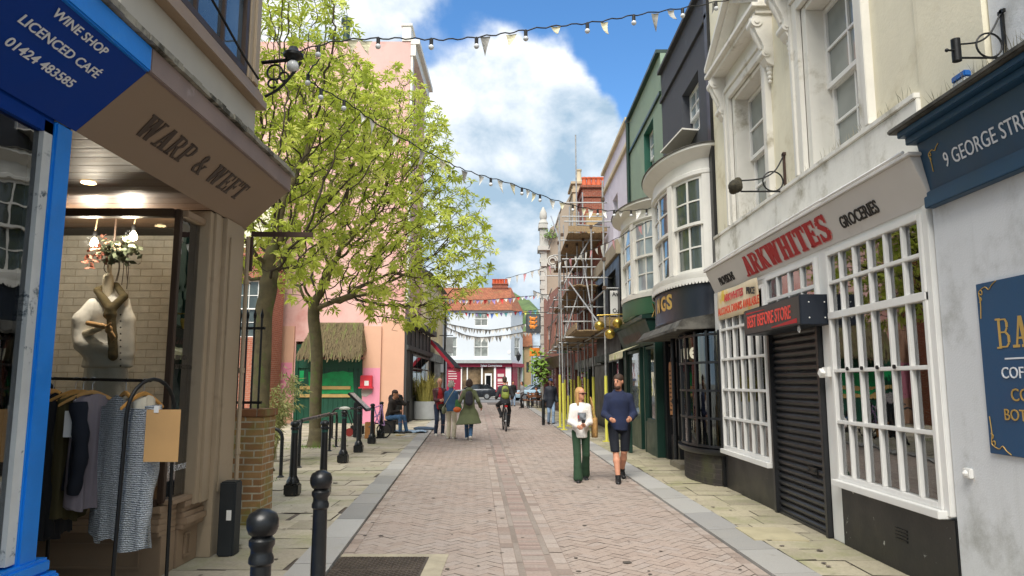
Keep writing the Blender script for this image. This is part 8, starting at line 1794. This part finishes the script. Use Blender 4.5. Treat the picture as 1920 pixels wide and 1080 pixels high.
# planters
def planter(px, py, r, hgt, lb, mt, n, seed, sp, top):
    q = G0(px, py, .042); t = thing('planter', lb, 'planter', tuple(q)); MB().lathe([(r * .8, 0), (r * .95, .04), (r, hgt * .6), (r * .97, hgt), (r * .86, hgt), (r * .84, hgt - .06), (.0, hgt - .07)], q, 20).build('pot', mt, t, smooth=True)
    rr = random.Random(seed); m = MB()
    for _ in range(n):
        a = rr.uniform(0, 6.3); l_ = rr.uniform(.5, 1) * top; o = Vector((math.cos(a), math.sin(a), 0)); b0_ = q + o * rr.uniform(0, r * .7) + Vector((0, 0, hgt - .07)); mid = b0_ + o * sp * .35 * l_ + Vector((rr.uniform(-.05, .05), 0, l_ * .65)); e_ = b0_ + o * sp * l_ * rr.uniform(.5, 1.2) + Vector((0, 0, l_ * rr.uniform(.6, 1))); s_ = Vector((-o.y, o.x, 0)) * .012
        m.add([b0_ - s_, b0_ + s_, mid + s_, mid - s_, e_], [(0, 1, 2, 3), (3, 2, 4)])
    m.build('grasses', M('pale_grass', '#a8a055', .8, var=.3, scale=8), t, fix=False); return t
planter(797, 787, .52, .78, 'round pale stone planter full of pale grasses', M('pale_stone_pot', '#a9adae', .8, var=.1, bump=.3), 420, 3, .55, 1.5)
planter(783, 786, .28, .62, 'brown pot with thin grasses left of the pale planter', M('brown_pot', '#5a3423', .6, bump=.2), 160, 4, .5, 1.3)
# hanging basket on the brown shop
q = at(1011, 690, 44); hb_ = thing('hanging_basket', 'leafy hanging basket at the corner of the brown shop', 'plant', tuple(q)); leafclump(260, q + Vector((0, 0, .0)), .26, .26, .5, .3, random.Random(8)).build('foliage', M('basket_leaf', '#6f8f35', .8, var=.35), hb_, fix=False); MB().ball(q - Vector((0, 0, .25)), .3, 10, 8).build('basket', m_dkbrown, hb_, smooth=True)
MB().tube([q + Vector((0, 0, .7)), q + Vector((1.2, 0, .7))], .03, 6).build('arm', m_iron, hb_)
# pavement cafe
m_ctb = M('cafe_wood', '#8b5a37', .6, var=.2)
def cafe_table(x, y, lb):
    t = thing('cafe_table', lb, 'table', (x, y, .04), 'cafe tables'); MB().box(x - .4, x + .4, y - .4, y + .4, .72, .76).build('table_top', m_ctb, t)
    for dx in (-.34, .34):
        for dy in (-.34, .34): MB().cyl((x + dx, y + dy, .04), (x + dx, y + dy, .72), .025, n=6).build('leg', m_ink, t)
def cafe_chair(x, y, rz, lb):
    t = thing('cafe_chair', lb, 'chair', (0, 0, 0), 'cafe chairs'); MB().box(-.2, .2, -.2, .2, .44, .47).build('seat', m_ctb, t); m = MB(); [m.box(-.2, .2, .17, .2, z, z + .07) for z in (.62, .74, .86)]; m.build('backrest', m_ctb, t)
    for dx in (-.18, .18):
        MB().cyl((dx, -.18, 0), (dx, -.18, .44), .02, n=6).build('leg', m_ink, t); MB().cyl((dx, .18, 0), (dx, .19, .95), .02, n=6).build('leg', m_ink, t)
    t.location = (x, y, .042); t.rotation_euler = (0, 0, rz)
cafe_table(1.45, 46.0, 'nearer wooden cafe table on the pavement'); cafe_table(1.35, 49.0, 'farther wooden cafe table on the pavement')
for x, y, rz, lb in ((1.0, 45.4, -.9, 'wooden cafe chair in front of the nearer table'), (1.85, 45.3, .7, 'wooden cafe chair right of the nearer table'), (1.45, 46.9, 3.1, 'wooden cafe chair behind the nearer table'), (.9, 48.6, -1.3, 'wooden cafe chair left of the farther table')): cafe_chair(x, y, rz, lb)
person('person in dark clothes sitting at the farther cafe table', (1.75, 48.6, .04), -1.2, 1.7, seat=.47, feet=((.1, -.4, .08), (-.1, -.4, .08)), hands=((.15, -.35, .78), (-.15, -.35, .78)), top=m_brownj, legs=m_blackco, hair=m_brownhair, h=.03, face=False, knee_pole=(.1, -.6, 1), lean=.15)
# cars on the side road
def car(lb, x, y, rz, paint, glass):
    t = thing('parked_car', lb, 'car', (0, 0, 0)); m = MB(); L_, W_ = 4.6, 1.82
    sec = [(-2.3, .45, .62, .80), (-2.22, .30, .82, .88), (-1.55, .26, .93, .95), (-.85, .25, .98, .97), (.0, .25, 1.0, .97), (1.4, .26, 1.02, .96), (2.15, .32, 1.0, .9), (2.3, .48, .85, .82)]
    rings = []
    for x_, zl, zh, wk in sec:
        w_ = W_ / 2 * wk; rings.append([(x_, -w_ * .93, zl), (x_, -w_, zl + .2), (x_, -w_, zh - .14), (x_, -w_ * .92, zh), (x_, w_ * .92, zh), (x_, w_, zh - .14), (x_, w_, zl + .2), (x_, w_ * .93, zl)])
    m.loft(rings).build('body', paint, t, smooth=True)
    m = MB(); rf_ = [(-.95, .96, .80), (-.25, 1.40, .66), (.5, 1.47, .64), (1.4, 1.42, .63), (2.05, 1.02, .74)]
    m.loft([[(x_, -w_, .96), (x_, -w_ + (z - .96) * .12, z), (x_, w_ - (z - .96) * .12, z), (x_, w_, .96)] for x_, z, w_ in [(a, max(b_, .97), c_) for a, b_, c_ in rf_]]).build('cabin', glass, t, smooth=True)
    m = MB(); [m.box(a, b_, -.62, .62, z, z + .03) for a, b_, z in ((-.22, 1.42, 1.455),)]; 
    for s_ in (-1, 1): [m.bar((a, s_ * y0, z0), (b_, s_ * y1, z1), .07, .05) for a, y0, z0, b_, y1, z1 in ((-.95, .80, .98, -.25, .64, 1.43), (.55, .80, .98, .5, .65, 1.47), (1.4, .79, 1.0, 1.35, .63, 1.45), (2.05, .75, 1.0, 1.42, .62, 1.45))]
    m.build('roof', paint, t)
    for x_ in (-1.45, 1.38):
        for s_ in (-1, 1):
            o = MB().cyl((x_, s_ * .70, .33), (x_, s_ * .92, .33), .33, n=20).build('wheel', m_tyre, t, smooth=True); MB().cyl((x_, s_ * .921, .33), (x_, s_ * .93, .33), .21, n=12).build('rim', M('alloy', '#8d9093', .4, metal=.6), o)
    for s_ in (-1, 1): MB().box(2.2, 2.31, s_ * .68 - .14, s_ * .68 + .14, .75, .88).build('tail_light', M('tail_red', '#8d1f1f', .3), t); MB().box(-2.30, -2.2, s_ * .62 - .16, s_ * .62 + .16, .62, .74).build('headlight', m_white, t)
    t.location = (x, y, 0); t.rotation_euler = (0, 0, rz)
car('dark grey estate car parked before the maroon store', at(887, 735, 70).x, 70, 0, M('car_charcoal', '#2c3036', .25, var=.05, bump=0, metal=.4), pane_mat('car_glass', '#1a2024', .03, 1.0))
car('pale blue car half hidden behind the cafe tables', at(1003, 735, 66).x, 66, .4, M('car_pale_blue', '#a9c2d0', .25, var=.05, bump=0, metal=.2), pane_mat('car_glass', '#1a2024'))
